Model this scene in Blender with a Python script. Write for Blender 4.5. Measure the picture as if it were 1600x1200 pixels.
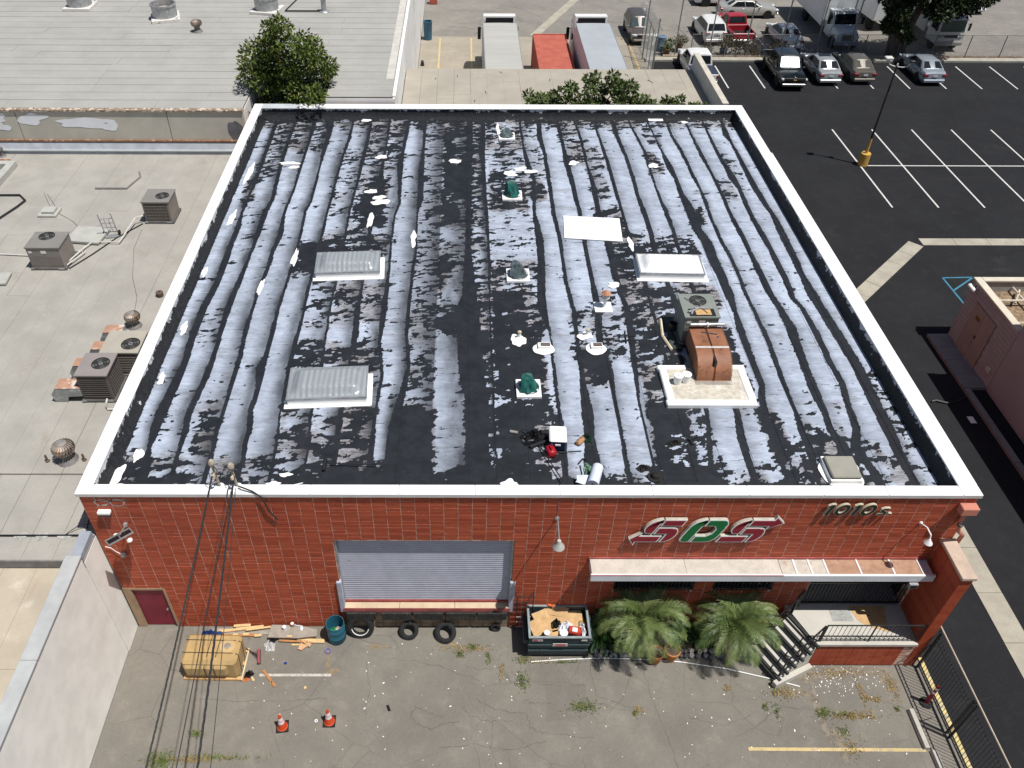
import bpy, bmesh, math, random
import numpy as np
from mathutils import Vector, Matrix, Euler
R_ = math.radians
sc = bpy.context.scene
for o in list(bpy.data.objects): bpy.data.objects.remove(o)
COL = sc.collection

# ---------------------------------------------------------------- camera
cam = bpy.data.cameras.new('camera')
cam.sensor_fit = 'HORIZONTAL'; cam.sensor_width = 36.0
cam.lens = 28.79; cam.shift_x = 0.0462
cam.clip_start = 0.1; cam.clip_end = 3000
co = bpy.data.objects.new('camera', cam); COL.objects.link(co)
co.matrix_world = (Matrix.Translation((10.636, -14.810, 23.931)) @ Matrix.Rotation(-0.0042715, 4, 'Z')
                   @ Matrix.Rotation(0.842115, 4, 'X') @ Matrix.Rotation(0.005027, 4, 'Z'))
sc.camera = co

# ---------------------------------------------------------------- sky, sun, exposure
SUN = Vector((0.345, -0.20, 1.0)).normalized()
world = bpy.data.worlds.new('World'); sc.world = world; world.use_nodes = True
wn = world.node_tree; wn.nodes.clear()
sky = wn.nodes.new('ShaderNodeTexSky'); sky.sky_type = 'NISHITA'; sky.sun_disc = False
sky.sun_elevation = math.asin(SUN.z); sky.sun_rotation = math.atan2(SUN.x, SUN.y)
sky.air_density = 1.0; sky.dust_density = 1.2; sky.ozone_density = 1.0
bg = wn.nodes.new('ShaderNodeBackground'); bg.inputs['Strength'].default_value = 0.055
wo = wn.nodes.new('ShaderNodeOutputWorld')
wn.links.new(sky.outputs[0], bg.inputs[0]); wn.links.new(bg.outputs[0], wo.inputs[0])
sl = bpy.data.lights.new('sun', 'SUN'); sl.energy = 4.9; sl.angle = R_(0.53); sl.color = (1.0, 0.965, 0.91)
so = bpy.data.objects.new('sun', sl); COL.objects.link(so)
so.rotation_mode = 'QUATERNION'; so.rotation_quaternion = SUN.to_track_quat('Z', 'Y'); so.location = (40, -10, 80)
vs = sc.view_settings
vs.view_transform = 'Standard'; vs.look = 'None'; vs.exposure = 0.0; vs.gamma = 1.0; vs.use_curve_mapping = False
sc.cycles.max_bounces = 6; sc.cycles.transparent_max_bounces = 12
random.seed(7); rng = np.random.default_rng(7)

# ---------------------------------------------------------------- materials
MATS = {}
def _n(nt, t, **kw):
    n = nt.nodes.new(t)
    for k, v in kw.items(): setattr(n, k, v)
    return n
def noise(nt, vec, scale, detail=4, rough=0.6, stretch=None):
    if stretch:
        mp = _n(nt, 'ShaderNodeVectorMath', operation='MULTIPLY'); mp.inputs[1].default_value = stretch
        nt.links.new(vec, mp.inputs[0]); vec = mp.outputs[0]
    n = _n(nt, 'ShaderNodeTexNoise'); n.inputs['Scale'].default_value = scale
    n.inputs['Detail'].default_value = detail; n.inputs['Roughness'].default_value = rough
    nt.links.new(vec, n.inputs['Vector']); return n.outputs['Fac']
def ramp(nt, fac, a, b):
    r = _n(nt, 'ShaderNodeMapRange'); r.interpolation_type = 'SMOOTHSTEP'
    r.inputs['From Min'].default_value = a; r.inputs['From Max'].default_value = b
    nt.links.new(fac, r.inputs['Value']); return r.outputs[0]
def math_(nt, op, a, b=None):
    m = _n(nt, 'ShaderNodeMath', operation=op)
    for i, x in enumerate((a, b)):
        if x is None: continue
        if isinstance(x, (int, float)): m.inputs[i].default_value = x
        else: nt.links.new(x, m.inputs[i])
    return m.outputs[0]
def mixc(nt, fac, a, b, mode='MIX'):
    m = _n(nt, 'ShaderNodeMix', data_type='RGBA', blend_type=mode)
    for idx, x in ((0, fac), (6, a), (7, b)):
        if isinstance(x, (int, float)): m.inputs[idx].default_value = x
        elif isinstance(x, (tuple, list)): m.inputs[idx].default_value = (*x[:3], 1)
        else: nt.links.new(x, m.inputs[idx])
    return m.outputs[2]
def newmat(name, rough=0.7, metal=0.0, spec=0.3):
    m = bpy.data.materials.new(name); m.use_nodes = True
    b = m.node_tree.nodes['Principled BSDF']
    b.inputs['Roughness'].default_value = rough; b.inputs['Metallic'].default_value = metal
    b.inputs['Specular IOR Level'].default_value = spec
    MATS[name] = m
    return m, m.node_tree, b
def bump(nt, b, h, strength, dist=0.02):
    bp = _n(nt, 'ShaderNodeBump'); bp.inputs['Strength'].default_value = strength; bp.inputs['Distance'].default_value = dist
    nt.links.new(h, bp.inputs['Height']); nt.links.new(bp.outputs[0], b.inputs['Normal'])
def M(name, col, rough=0.7, var=0.15, scale=2.0, stains=(), bmp=None, metal=0.0, spec=0.3, fine=0.0, fscale=60, obj=False, stretch=None):
    if name in MATS: return MATS[name]
    m, nt, b = newmat(name, rough, metal, spec)
    if obj: vec = _n(nt, 'ShaderNodeTexCoord').outputs['Object']
    else: vec = _n(nt, 'ShaderNodeNewGeometry').outputs['Position']
    c = tuple(col)
    n1 = noise(nt, vec, scale, 5, 0.6, stretch)
    cur = mixc(nt, ramp(nt, n1, 0.3, 0.7), tuple(x*(1-var) for x in c), tuple(min(1, x*(1+var)) for x in c))
    if fine:
        n2 = noise(nt, vec, fscale, 3, 0.7)
        cur = mixc(nt, 1.0, cur, mixc(nt, ramp(nt, n2, 0.25, 0.75), (1-fine,)*3, (1+fine,)*3), 'MULTIPLY')
    for (scol, sscale, lo, hi, amt, *st) in stains:
        n3 = noise(nt, vec, sscale, 6, 0.65, st[0] if st else None)
        cur = mixc(nt, math_(nt, 'MULTIPLY', ramp(nt, n3, lo, hi), amt), cur, scol)
    nt.links.new(cur, b.inputs['Base Color'])
    if bmp: bump(nt, b, noise(nt, vec, bmp[0], 4, 0.6), bmp[1], bmp[2] if len(bmp) > 2 else 0.02)
    return m
def cracks(nt, vec, scale, width, warp=0.35):
    nz = _n(nt, 'ShaderNodeTexNoise'); nz.inputs['Scale'].default_value = scale*1.7; nz.inputs['Detail'].default_value = 4
    nt.links.new(vec, nz.inputs['Vector'])
    off = _n(nt, 'ShaderNodeVectorMath', operation='MULTIPLY_ADD'); off.inputs[1].default_value = (warp,)*3
    nt.links.new(nz.outputs['Color'], off.inputs[0])
    sc_ = _n(nt, 'ShaderNodeVectorMath', operation='SCALE'); sc_.inputs['Scale'].default_value = 1.0
    nt.links.new(vec, sc_.inputs[0]); nt.links.new(sc_.outputs[0], off.inputs[2])
    v = _n(nt, 'ShaderNodeTexVoronoi', feature='DISTANCE_TO_EDGE'); v.inputs['Scale'].default_value = scale
    nt.links.new(off.outputs[0], v.inputs['Vector'])
    r = _n(nt, 'ShaderNodeMapRange'); r.inputs['From Min'].default_value = width*0.3; r.inputs['From Max'].default_value = width
    r.inputs['To Min'].default_value = 1; r.inputs['To Max'].default_value = 0
    nt.links.new(v.outputs['Distance'], r.inputs['Value']); return r.outputs[0]
def glassy(name, col, rough=0.012, spec=0.5):
    if name in MATS: return MATS[name]
    m, nt, b = newmat(name, rough, 0.0, spec)
    vec = _n(nt, 'ShaderNodeNewGeometry').outputs['Position']
    nt.links.new(mixc(nt, ramp(nt, noise(nt, vec, 1.5), .3, .7), tuple(x*.8 for x in col), tuple(x*1.2 for x in col)), b.inputs['Base Color'])
    return m
def paint(name, col, rough=0.28, coat=0.6, metal=0.0):
    if name in MATS: return MATS[name]
    m, nt, b = newmat(name, rough, metal, 0.5)
    b.inputs['Coat Weight'].default_value = coat; b.inputs['Coat Roughness'].default_value = 0.06
    vec = _n(nt, 'ShaderNodeNewGeometry').outputs['Position']
    n = noise(nt, vec, 3.0, 4)
    cur = mixc(nt, ramp(nt, n, .35, .7), tuple(x*.9 for x in col), col)
    dust = math_(nt, 'MULTIPLY', ramp(nt, noise(nt, vec, 1.3, 5), .4, .8), 0.10)
    nt.links.new(mixc(nt, dust, cur, (.30, .27, .23)), b.inputs['Base Color'])
    return m

# ---------------------------------------------------------------- mesh helper
class MB:
    def __init__(s): s.v = []; s.f = []
    def add(s, v, f):
        k = len(s.v); s.v += [tuple(p) for p in v]; s.f += [tuple(i+k for i in q) for q in f]; return s
    def quad(s, a, b, c, d): return s.add([a, b, c, d], [(0, 1, 2, 3)])
    def box(s, x0, x1, y0, y1, z0, z1, mtx=None):
        v = [(x, y, z) for z in (z0, z1) for (x, y) in ((x0, y0), (x1, y0), (x1, y1), (x0, y1))]
        if mtx is not None: v = [mtx @ Vector(p) for p in v]
        return s.add(v, [(3, 2, 1, 0), (4, 5, 6, 7), (0, 1, 5, 4), (1, 2, 6, 5), (2, 3, 7, 6), (3, 0, 4, 7)])
    def cbox(s, x0, x1, y0, y1, z0, z1, b=0.01, mtx=None):      # box with chamfered edges
        bm = bmesh.new(); bmesh.ops.create_cube(bm, size=1)
        for v in bm.verts: v.co = Vector(((x0+x1)/2+v.co.x*(x1-x0), (y0+y1)/2+v.co.y*(y1-y0), (z0+z1)/2+v.co.z*(z1-z0)))
        bmesh.ops.bevel(bm, geom=bm.edges[:], offset=b, segments=1, affect='EDGES')
        bm.verts.index_update()
        v = [mtx @ x.co if mtx is not None else x.co.copy() for x in bm.verts]
        f = [[q.index for q in fc.verts] for fc in bm.faces]; bm.free()
        return s.add(v, f)
    def prism(s, poly, a, b, axis='z', mtx=None):   # polygon extruded from a to b along axis
        n = len(poly)
        def P(p, t):
            q = {'z': (p[0], p[1], t), 'y': (p[0], t, p[1]), 'x': (t, p[0], p[1])}[axis]
            return mtx @ Vector(q) if mtx is not None else q
        v = [P(p, a) for p in poly]+[P(p, b) for p in poly]
        f = [tuple(range(n))[::-1], tuple(range(n, 2*n))]+[(i, (i+1) % n, n+(i+1) % n, n+i) for i in range(n)]
        return s.add(v, f)
    def tube(s, pts, r, n=6, cap=True, r1=None):
        pts = [Vector(p) for p in pts]; k = len(s.v); m = len(pts)
        up = None
        for i, p in enumerate(pts):
            d = (pts[min(i+1, m-1)]-pts[max(i-1, 0)])
            if d.length < 1e-9: d = Vector((0, 0, 1))
            d.normalize()
            if up is None: up = Vector((0, 0, 1)) if abs(d.z) < .9 else Vector((1, 0, 0))
            a = d.cross(up)
            if a.length < 1e-6: a = d.cross(Vector((1, 0.3, 0)))
            a.normalize(); b = a.cross(d).normalized(); up = b
            rr = r if r1 is None else r+(r1-r)*i/(m-1)
            for j in range(n):
                t = 2*math.pi*j/n; q = p+a*(rr*math.cos(t))+b*(rr*math.sin(t)); s.v.append(tuple(q))
        for i in range(m-1):
            for j in range(n):
                s.f.append((k+i*n+j, k+i*n+(j+1) % n, k+(i+1)*n+(j+1) % n, k+(i+1)*n+j))
        if cap:
            s.f.append(tuple(k+j for j in range(n))[::-1]); s.f.append(tuple(k+(m-1)*n+j for j in range(n)))
        return s
    def lathe(s, prof, c=(0, 0, 0), n=16, axis='z', caps=True, arc=None):
        k = len(s.v); m = len(prof)
        for (r, h) in prof:
            for j in range(n):
                t = 2*math.pi*j/n; x, y = r*math.cos(t), r*math.sin(t)
                q = {'z': (x, y, h), 'y': (x, h, y), 'x': (h, x, y)}[axis]
                s.v.append((q[0]+c[0], q[1]+c[1], q[2]+c[2]))
        for i in range(m-1):
            for j in range(n):
                s.f.append((k+i*n+j, k+i*n+(j+1) % n, k+(i+1)*n+(j+1) % n, k+(i+1)*n+j))
        if caps:
            s.f.append(tuple(k+j for j in range(n))[::-1]); s.f.append(tuple(k+(m-1)*n+j for j in range(n)))
        return s
    def grid(s, fn, nu, nv):
        k = len(s.v)
        for i in range(nu+1):
            for j in range(nv+1): s.v.append(tuple(fn(i/nu, j/nv)))
        for i in range(nu):
            for j in range(nv):
                a = k+i*(nv+1)+j; s.f.append((a, a+nv+1, a+nv+2, a+1))
        return s
    def mesh(s, name, mat, smooth=None):
        me = bpy.data.meshes.new(name); me.from_pydata(s.v, [], s.f); 
        if mat: me.materials.append(mat)
        bm = bmesh.new(); bm.from_mesh(me); bmesh.ops.recalc_face_normals(bm, faces=bm.faces[:]); bm.to_mesh(me); bm.free()
        if smooth is not None:
            me.polygons.foreach_set('use_smooth', [True]*len(me.polygons)); me.set_sharp_from_angle(angle=R_(smooth))
        me.update(); return me
    def build(s, name, mat, parent=None, smooth=None, loc=None):
        o = bpy.data.objects.new(name, s.mesh(name, mat, smooth)); COL.objects.link(o)
        if parent: o.parent = parent
        if loc: o.location = loc
        return o
def obj(name, me, parent=None, loc=None, rot=None):
    o = bpy.data.objects.new(name, me); COL.objects.link(o)
    if parent: o.parent = parent
    if loc: o.location = loc
    if rot: o.rotation_euler = rot
    return o
def tag(o, label, cat, group=None, kind=None):
    o['label'] = label; o['category'] = cat
    if group: o['group'] = group
    if kind: o['kind'] = kind
    return o
def thing(name, label, cat, loc=(0, 0, 0), rot=0.0, group=None):
    o = bpy.data.objects.new(name, None); COL.objects.link(o); o.empty_display_size = .2
    o.location = loc; o.rotation_euler = (0, 0, rot)
    return tag(o, label, cat, group)
def struct(name, mb, mat, parent=None, smooth=None):
    o = mb.build(name, mat, parent, smooth)
    if parent is None: o['kind'] = 'structure'
    return o
def dup(root, loc, rot=None, label=None, parent=None):
    r = root.copy(); COL.objects.link(r); r.location = loc
    if rot is not None: r.rotation_euler = (0, 0, rot)
    if label: r['label'] = label
    if parent: r.parent = parent
    for ch in list(root.children):
        c = ch.copy(); COL.objects.link(c); c.parent = r
        for g in list(ch.children):
            d = g.copy(); COL.objects.link(d); d.parent = c
    return r
def catenary(a, b, sag, n=16):
    a, b = Vector(a), Vector(b)
    return [a.lerp(b, i/n)-Vector((0, 0, sag*4*(i/n)*(1-i/n))) for i in range(n+1)]

# common materials
WHITE = M('white_coat', (.86, .86, .85), .55, .05, 1.2, stains=[((.55, .54, .52), 5, .66, .8, .35)], fine=.04)
BLACKM = M('black_iron', (.018, .019, .021), .45, .2, 6, spec=.5)
GALV = M('galvanized', (.42, .43, .44), .45, .18, 5, metal=.6)
RUBBER = M('rubber', (.018, .018, .019), .8, .25, 8)
CHROME = M('chrome', (.7, .7, .72), .18, .05, 5, metal=1.0)
CONC = M('concrete', (.46, .44, .40), .9, .14, 1.3, stains=[((.22, .21, .19), 2.5, .6, .8, .5)], fine=.14, fscale=45, bmp=(40, .15))
DKGLASS = glassy('dark_glass', (.012, .014, .017))
WOOD = M('raw_wood', (.55, .34, .16), .75, .18, 6, fine=.12, fscale=40)
CARD = M('cardboard', (.52, .34, .17), .85, .12, 4, fine=.05)

# ================================================================ SETTING: ground, paving, kerbs
def paving(name, base, dark, light, crackscale=.45, crackw=.02, crackamt=.5, stains=(), fine=.16, patch=None, micro=0.0):
    m, nt, b = newmat(name, .92, 0, .2)
    vec = _n(nt, 'ShaderNodeNewGeometry').outputs['Position']
    cur = mixc(nt, ramp(nt, noise(nt, vec, .35, 6, .65), .3, .72), dark, base)
    cur = mixc(nt, math_(nt, 'MULTIPLY', ramp(nt, noise(nt, vec, 1.4, 6, .7), .5, .8), .6), cur, light)
    n2 = noise(nt, vec, 38, 3, .8)
    cur = mixc(nt, 1.0, cur, mixc(nt, ramp(nt, n2, .25, .75), (1-fine,)*3, (1+fine,)*3), 'MULTIPLY')
    for (scol, sscale, lo, hi, amt) in stains:
        cur = mixc(nt, math_(nt, 'MULTIPLY', ramp(nt, noise(nt, vec, sscale, 7, .7), lo, hi), amt), cur, scol)
    if crackamt:
        mask = ramp(nt, noise(nt, vec, .22, 3), .42, .62)
        cr = math_(nt, 'MULTIPLY', math_(nt, 'MULTIPLY', cracks(nt, vec, crackscale, crackw), mask), crackamt)
        cur = mixc(nt, cr, cur, tuple(x*.35 for x in base))
    if micro:
        mask2 = ramp(nt, noise(nt, vec, .5, 3), .5, .62)
        cr = math_(nt, 'MULTIPLY', math_(nt, 'MULTIPLY', cracks(nt, vec, crackscale*4.5, crackw*2.2), mask2), micro)
        cur = mixc(nt, cr, cur, tuple(x*.42 for x in base))
    nt.links.new(cur, b.inputs['Base Color'])
    bump(nt, b, n2, .25, .01)
    return m
YARD = paving('yard_pavement', (.212, .196, .168), (.165, .154, .134), (.262, .245, .212), .42, .009, .32,
              stains=[((.085, .078, .07), .8, .60, .78, .55), ((.25, .18, .10), .9, .66, .8, .3), ((.31, .295, .26), 3.2, .64, .8, .4), ((.13, .12, .105), .33, .52, .7, .35)], micro=.24)
ASPH = paving('lot_asphalt', (.0205, .0212, .0238), (.016, .0165, .0188), (.029, .029, .031), .2, .01, 0,
              stains=[((.06, .057, .052), .3, .60, .80, .5), ((.012, .012, .0135), .6, .62, .8, .4), ((.09, .088, .082), 2.4, .70, .8, .5)], fine=.34)
TRUCKYARD = paving('truck_yard_pavement', (.255, .24, .215), (.205, .193, .174), (.30, .283, .256), .22, .010, .5,
                   stains=[((.10, .093, .085), .5, .62, .8, .5), ((.17, .16, .145), .16, .5, .7, .5)], fine=.14, micro=.25)
APRON = paving('apron_concrete', (.36, .32, .26), (.29, .26, .21), (.40, .365, .305), .3, .008, .3,
               stains=[((.16, .14, .12), .9, .64, .8, .5)], fine=.08)
GROUND = paving('ground', (.2, .19, .175), (.15, .145, .135), (.25, .235, .22), .2, .01, 0)
def sheet(name, x0, x1, y0, y1, z, mat):
    b = MB(); b.quad((x0, y0, z), (x1, y0, z), (x1, y1, z), (x0, y1, z)); return struct(name, b, mat)
sheet('ground', -600, 700, -500, 900, -.02, GROUND)
sheet('yard_pavement', -.02, 25.2, -40, .3, -.012, YARD)
sheet('parking_lot', 25.2, 75, -40, 50.15, -.012, ASPH)
sheet('truck_yard', 7.2, 110, 35.0, 110, -.016, TRUCKYARD)
sheet('loading_apron', 7.2, 24.9, 35.2, 55.7, -.012, APRON)
# asphalt overlay patches visible as slightly paler rectangles in the yard
PATCH = paving('patch_asphalt', (.185, .172, .15), (.155, .145, .125), (.22, .205, .18), .4, .012, .25, fine=.18)
b = MB(); b.quad((13.2, -3.2, -.008), (14.4, -3.1, -.008), (14.5, -2.0, -.008), (13.3, -2.1, -.008))
struct('asphalt_patch', b, PATCH)
# gutter of concrete slabs: along the building side, turning the corner and on across the lot
GUT = M('gutter_concrete', (.37, .345, .285), .9, .12, 1.2, stains=[((.19, .175, .15), 1.8, .58, .8, .6)], fine=.12, fscale=35)
def strip_slabs(name, pts, w, L, z0, z1, mat, jitter=.0):
    out = []
    for (a, c) in zip(pts[:-1], pts[1:]):
        a = Vector(a); c = Vector(c); d = c-a; n = max(1, round(d.length/L)); t = d.normalized(); s = Vector((-t.y, t.x))
        for i in range(n):
            p = a+d*(i/n)+t*.008; q = a+d*((i+1)/n)-t*.008
            zz = z1+random.uniform(-jitter, jitter); bb = MB()
            cut = random.uniform(-.07, .07)
            poly = [p-s*w/2, q-s*w/2+t*0, q+s*w/2, p+s*w/2]
            bb.prism([(v.x, v.y) for v in poly], z0, zz)
            o = struct(name, bb, mat); out.append(o)
    return out
strip_slabs('gutter_slab', [(28.7, -12), (28.7, 16.55)], .85, 1.9, -.05, .012, GUT, .004)
strip_slabs('gutter_slab', [(28.78, 16.9), (35.35, 23.55)], .8, 1.25, -.05, .012, GUT, .004)
strip_slabs('gutter_slab', [(35.7, 23.76), (58, 23.76)], .68, 1.8, -.05, .012, GUT, .004)
strip_slabs('drain_slab', [(16.6, 55.9), (23.5, 71)], .75, 2.6, -.05, .006, GUT, .003)
# kerb and pavement strip at the back of the lot
KERB = M('kerb_concrete', (.34, .325, .29), .9, .12, 1.5, fine=.1, stains=[((.2, .19, .17), 2, .6, .8, .5)])
strip_slabs('kerb', [(25.0, 50.25), (75, 50.25)], .2, 3.0, -.05, .13, KERB)
strip_slabs('pavement_slab', [(25.0, 50.62), (75, 50.62)], .52, 3.0, -.05, .11, GUT, .004)
strip_slabs('retaining_kerb', [(26.5, 50.98), (75, 50.98)], .16, 4.0, -.05, .22,
            M('redwood_kerb', (.40, .30, .24), .9, .2, 2, stains=[((.6, .57, .52), 3, .5, .7, .8)]))
# painted parking lines
LINE = M('line_paint', (.60, .60, .58), .8, .08, 4, stains=[((.08, .08, .08), 14, .62, .75, .8), ((.25, .25, .25), 3, .55, .8, .5)])
YLINE = M('faded_yellow_paint', (.55, .42, .20), .85, .12, 4, stains=[((.34, .31, .27), 7, .5, .66, .85)])
BLUELINE = M('blue_line_paint', (.05, .20, .30), .8, .15, 5, stains=[((.05, .05, .05), 12, .6, .75, .7)])
def pline(name, a, c, w, mat, z=-.004):
    a = Vector(a); c = Vector(c); t = (c-a).normalized(); s = Vector((-t.y, t.x))*w/2
    b = MB(); b.quad(*[(p.x, p.y, z) for p in (a-s, c-s, c+s, a+s)]); return struct(name, b, mat)
for k in range(10): pline('parking_line', (35.62+2.69*k, 27.5), (35.62+2.69*k, 37.95), .1, LINE)
pline('parking_cross_line', (36.1, 32.7), (62, 32.7), .1, LINE, -.002)
for x in (30.3, 33.0, 35.7, 38.4, 41.05, 43.75, 46.45, 49.1, 51.75, 54.45, 57.1): pline('parking_line', (x, 44.95), (x, 49.35), .1, LINE)
for p, q in (((35.4, 20.31), (37.0, 20.37)), ((35.4, 20.31), (35.5, 17.2)), ((37.0, 20.37), (35.48, 19.2)), ((37.0, 20.37), (37.3, 19.9))):
    pline('accessible_bay_line', p, q, .09, BLUELINE)
for x in (8.75, 11.33, 15.1, 24.3): pline('loading_bay_line', (x, 35.6), (x, 55.4), .14, YLINE, -.006)
pline('faded_yellow_line', (19.06, -4.03), (24.25, -4.06), .1, YLINE, -.006)
pline('faded_white_line', (4.3, -1.72), (6.55, -1.72), .09, M('worn_white_paint', (.5, .48, .43), .9, .1, 4, stains=[((.34, .31, .28), 9, .45, .6, .9)]), -.006)
for x in (33.0, 35.4, 38.6): pline('parking_line', (x, 52.6), (x-.15, 57.2), .1, LINE, -.006)
# yellow kerb edge and pale gutter edge beneath the gate at the yard's side
strip_slabs('kerb', [(25.3, -9), (25.3, -1.1)], .13, 2.2, -.05, .02, M('yellow_kerb_paint', (.62, .50, .22), .8, .12, 4, stains=[((.35, .33, .29), 9, .5, .62, .9)]))
# dirt and dead leaves washed along the yard by the landing
DIRT = M('washed_dirt', (.20, .172, .135), .95, .3, 5, fine=.2)
def blob(cx, cy, rx, ry, z, n=40, jag=.35, seed=0, rot=0.0):
    r = random.Random(seed); ph = [r.uniform(0, 6.28) for _ in range(6)]; am = [r.uniform(.3, 1)*jag/(i+1)**.6 for i in range(6)]
    pts = []
    for i in range(n):
        t = 2*math.pi*i/n; k = 1+sum(am[j]*math.sin((j+2)*t+ph[j]) for j in range(6))*.5+r.uniform(-.022, .022)*jag*2
        x, y = rx*k*math.cos(t), ry*k*math.sin(t)
        pts.append((cx+x*math.cos(rot)-y*math.sin(rot), cy+x*math.sin(rot)+y*math.cos(rot), z))
    b = MB(); b.add(pts, [tuple(range(n))]); return b
b = MB()
for i, (x, y, rx, ry) in enumerate(((21.1, -2.3, .35, .16), (21.6, -1.75, .55, .2), (23.2, -1.55, .9, .14), (21.5, -2.9, .14, .7), (21.8, -3.9, .13, .6), (22.6, -2.9, .5, .08), (24.0, -1.9, .25, .35))):
    b2 = blob(x, y, rx, ry, -.0085-.0003*i, seed=i+3, jag=.8); b.add(b2.v, b2.f)
o = b.build('washed_dirt', DIRT); o['kind'] = 'stuff'
b = MB()
for i, (x, y, rx, ry) in enumerate(((6.4, -1.3, .06, .42), (6.6, -1.6, .16, .1), (7.9, -.72, .3, .08), (10.2, -.6, .4, .07), (11.3, -.8, .2, .06))):
    b2 = blob(x, y, rx, ry, -.0085-.0003*i, seed=i+30, jag=.8); b.add(b2.v, b2.f)
o = b.build('rusty_dirt', M('rusty_dirt', (.225, .178, .118), .95, .2, 5, fine=.3)); o['kind'] = 'stuff'
# tyre scuffs and tar-sealed crack lines
TAR = M('crack_sealer', (.105, .097, .086), .8, .3, 6)
def wiggle(pts, amp, seed, per=8):
    r = random.Random(seed); out = []
    for (a, c) in zip(pts[:-1], pts[1:]):
        for i in range(per):
            t = i/per; out.append((a[0]+(c[0]-a[0])*t+r.uniform(-amp, amp), a[1]+(c[1]-a[1])*t+r.uniform(-amp, amp)))
    out.append(pts[-1]); return out
def ribbon(b, pts, w, z, seed=0):
    r = random.Random(seed); L = []; Rr = []
    for i, p in enumerate(pts):
        a = Vector(pts[max(i-1, 0)]); c = Vector(pts[min(i+1, len(pts)-1)]); t = (c-a).normalized(); s = Vector((-t.y, t.x))*w*r.uniform(.25, 1)/2
        L.append((p[0]-s.x, p[1]-s.y, z)); Rr.append((p[0]+s.x, p[1]+s.y, z))
    k = len(pts); b.add(L+Rr, [(i, i+1, k+i+1, k+i) for i in range(k-1)])
b = MB()
CR = [[(9.1, -3.0), (9.3, -3.3), (9.7, -3.45), (10.1, -3.3), (10.6, -3.2)], [(9.1, -3.0), (9.25, -2.75), (9.6, -2.9), (10.1, -3.1)], [(10.7, -2.75), (10.8, -2.95), (11.4, -3.2), (12.2, -3.2)],
      [(11.1, -2.5), (11.4, -2.7), (11.9, -2.9), (12.6, -2.95)], [(12.6, -2.5), (12.8, -2.65), (13.4, -2.6)], [(12.6, -3.0), (12.7, -3.4), (13.2, -3.6), (14.6, -3.7)], [(14.7, -1.4), (14.8, -2.4), (15.9, -2.8)],
      [(10.7, -1.3), (11.0, -1.5), (11.6, -1.5)], [(16.4, -1.6), (16.5, -2.4), (16.7, -3.4), (16.9, -4.6)], [(14.2, -4.3), (14.2, -4.8), (14.6, -5.2)], [(12.0, -4.3), (12.1, -5.0)], [(13.0, -2.0), (14.0, -2.1), (14.6, -2.6), (15.9, -2.9)],
      [(19.2, -2.0), (20.2, -2.7), (22.0, -2.9)], [(23.0, -2.1), (23.6, -2.6), (24.2, -2.8)], [(7.6, -1.2), (7.8, -2.2), (7.7, -3.2)], [(8.4, -1.1), (9.9, -1.4), (11.2, -1.9)], [(2.5, -2.5), (4.5, -2.6), (6.5, -2.5)],
      [(10.0, -4.0), (11.0, -3.9), (12.2, -4.1), (13.1, -3.8)], [(11.6, -3.2), (11.5, -4.0), (11.8, -5)], [(17.5, -3.1), (18.6, -3.3), (19.4, -3.0)]]
for i, p in enumerate(CR): ribbon(b, wiggle(p, .04, i), .02, -.0075-.0001*i, i)
o = b.build('pavement_cracks', TAR); o['kind'] = 'stuff'
b = MB()
CR2 = [[(9, 60), (10.5, 58.8), (12, 59.2), (12.6, 57.6), (11.8, 56.6)], [(12.6, 60.5), (13.2, 59.2), (15.2, 58.4)], [(9.2, 58.3), (12.2, 57.5)], [(15.2, 63.5), (17.5, 60.8)], [(20, 60), (24, 59.3), (28, 60.2)], [(24, 63), (26, 61), (29.6, 57)],
       [(26, 57.5), (28.6, 57.2), (30.2, 55.0)], [(33.5, 58.5), (37, 58.2), (39, 58.8)], [(22.5, 57.4), (25, 57.1)], [(9.5, 62.5), (14, 62.0)]]
for i, p in enumerate(CR2): ribbon(b, wiggle(p, .12, i+50), .05, -.009-.0001*i, i)
o = b.build('yard_cracks', TAR); o['kind'] = 'stuff'

# ================================================================ MAIN BUILDING
BW, BD, BH, RZ = 25.0, 26.0, 6.62, 6.15
bld = thing('brick_warehouse', 'red block warehouse with a flat black and white striped tarred roof', 'building')
OPEN = [(6.86, 12.19, 0.0, 4.56), (0.22, 1.36, -1, 2.08), (15.35, 17.85, 2.15, 3.45), (18.45, 20.3, 2.15, 3.45), (21.42, 24.62, -1, 3.62)]
# --- solid wall core behind the block facing
MORT = M('mortar', (.46, .20, .13), .9, .3, 8, stains=[((.78, .66, .56), 6, .44, .58, .9, (.6, 1, 2.6))])
WALLS = M('side_wall', (.40, .115, .07), .9, .15, 2)
b = MB(); xs = sorted({.05, 24.95, *[o[0] for o in OPEN], *[o[1] for o in OPEN]})
for x0, x1 in zip(xs[:-1], xs[1:]):
    zs = [(0, BH)]
    for o in OPEN:
        if o[0] <= x0+1e-6 and o[1] >= x1-1e-6:
            zs = [] if o[2] <= 0 else [(0, o[2])]
            zs.append((o[3], BH))
    for z0, z1 in zs: b.box(x0, x1, .006, .32, z0, z1)
b.build('wall', MORT, bld)
b = MB(); b.box(.05, .3, .33, 25.95, 0, BH); b.box(24.7, 24.95, .33, 25.95, 0, BH); b.box(.3, 24.7, 25.7, 25.95, 0, BH)
b.box(.3, 24.7, .34, 25.7, 5.6, RZ-.03); b.box(.3, 24.7, 6, 6.2, 0, 5.6)
b.build('side_wall', WALLS, bld)
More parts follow.
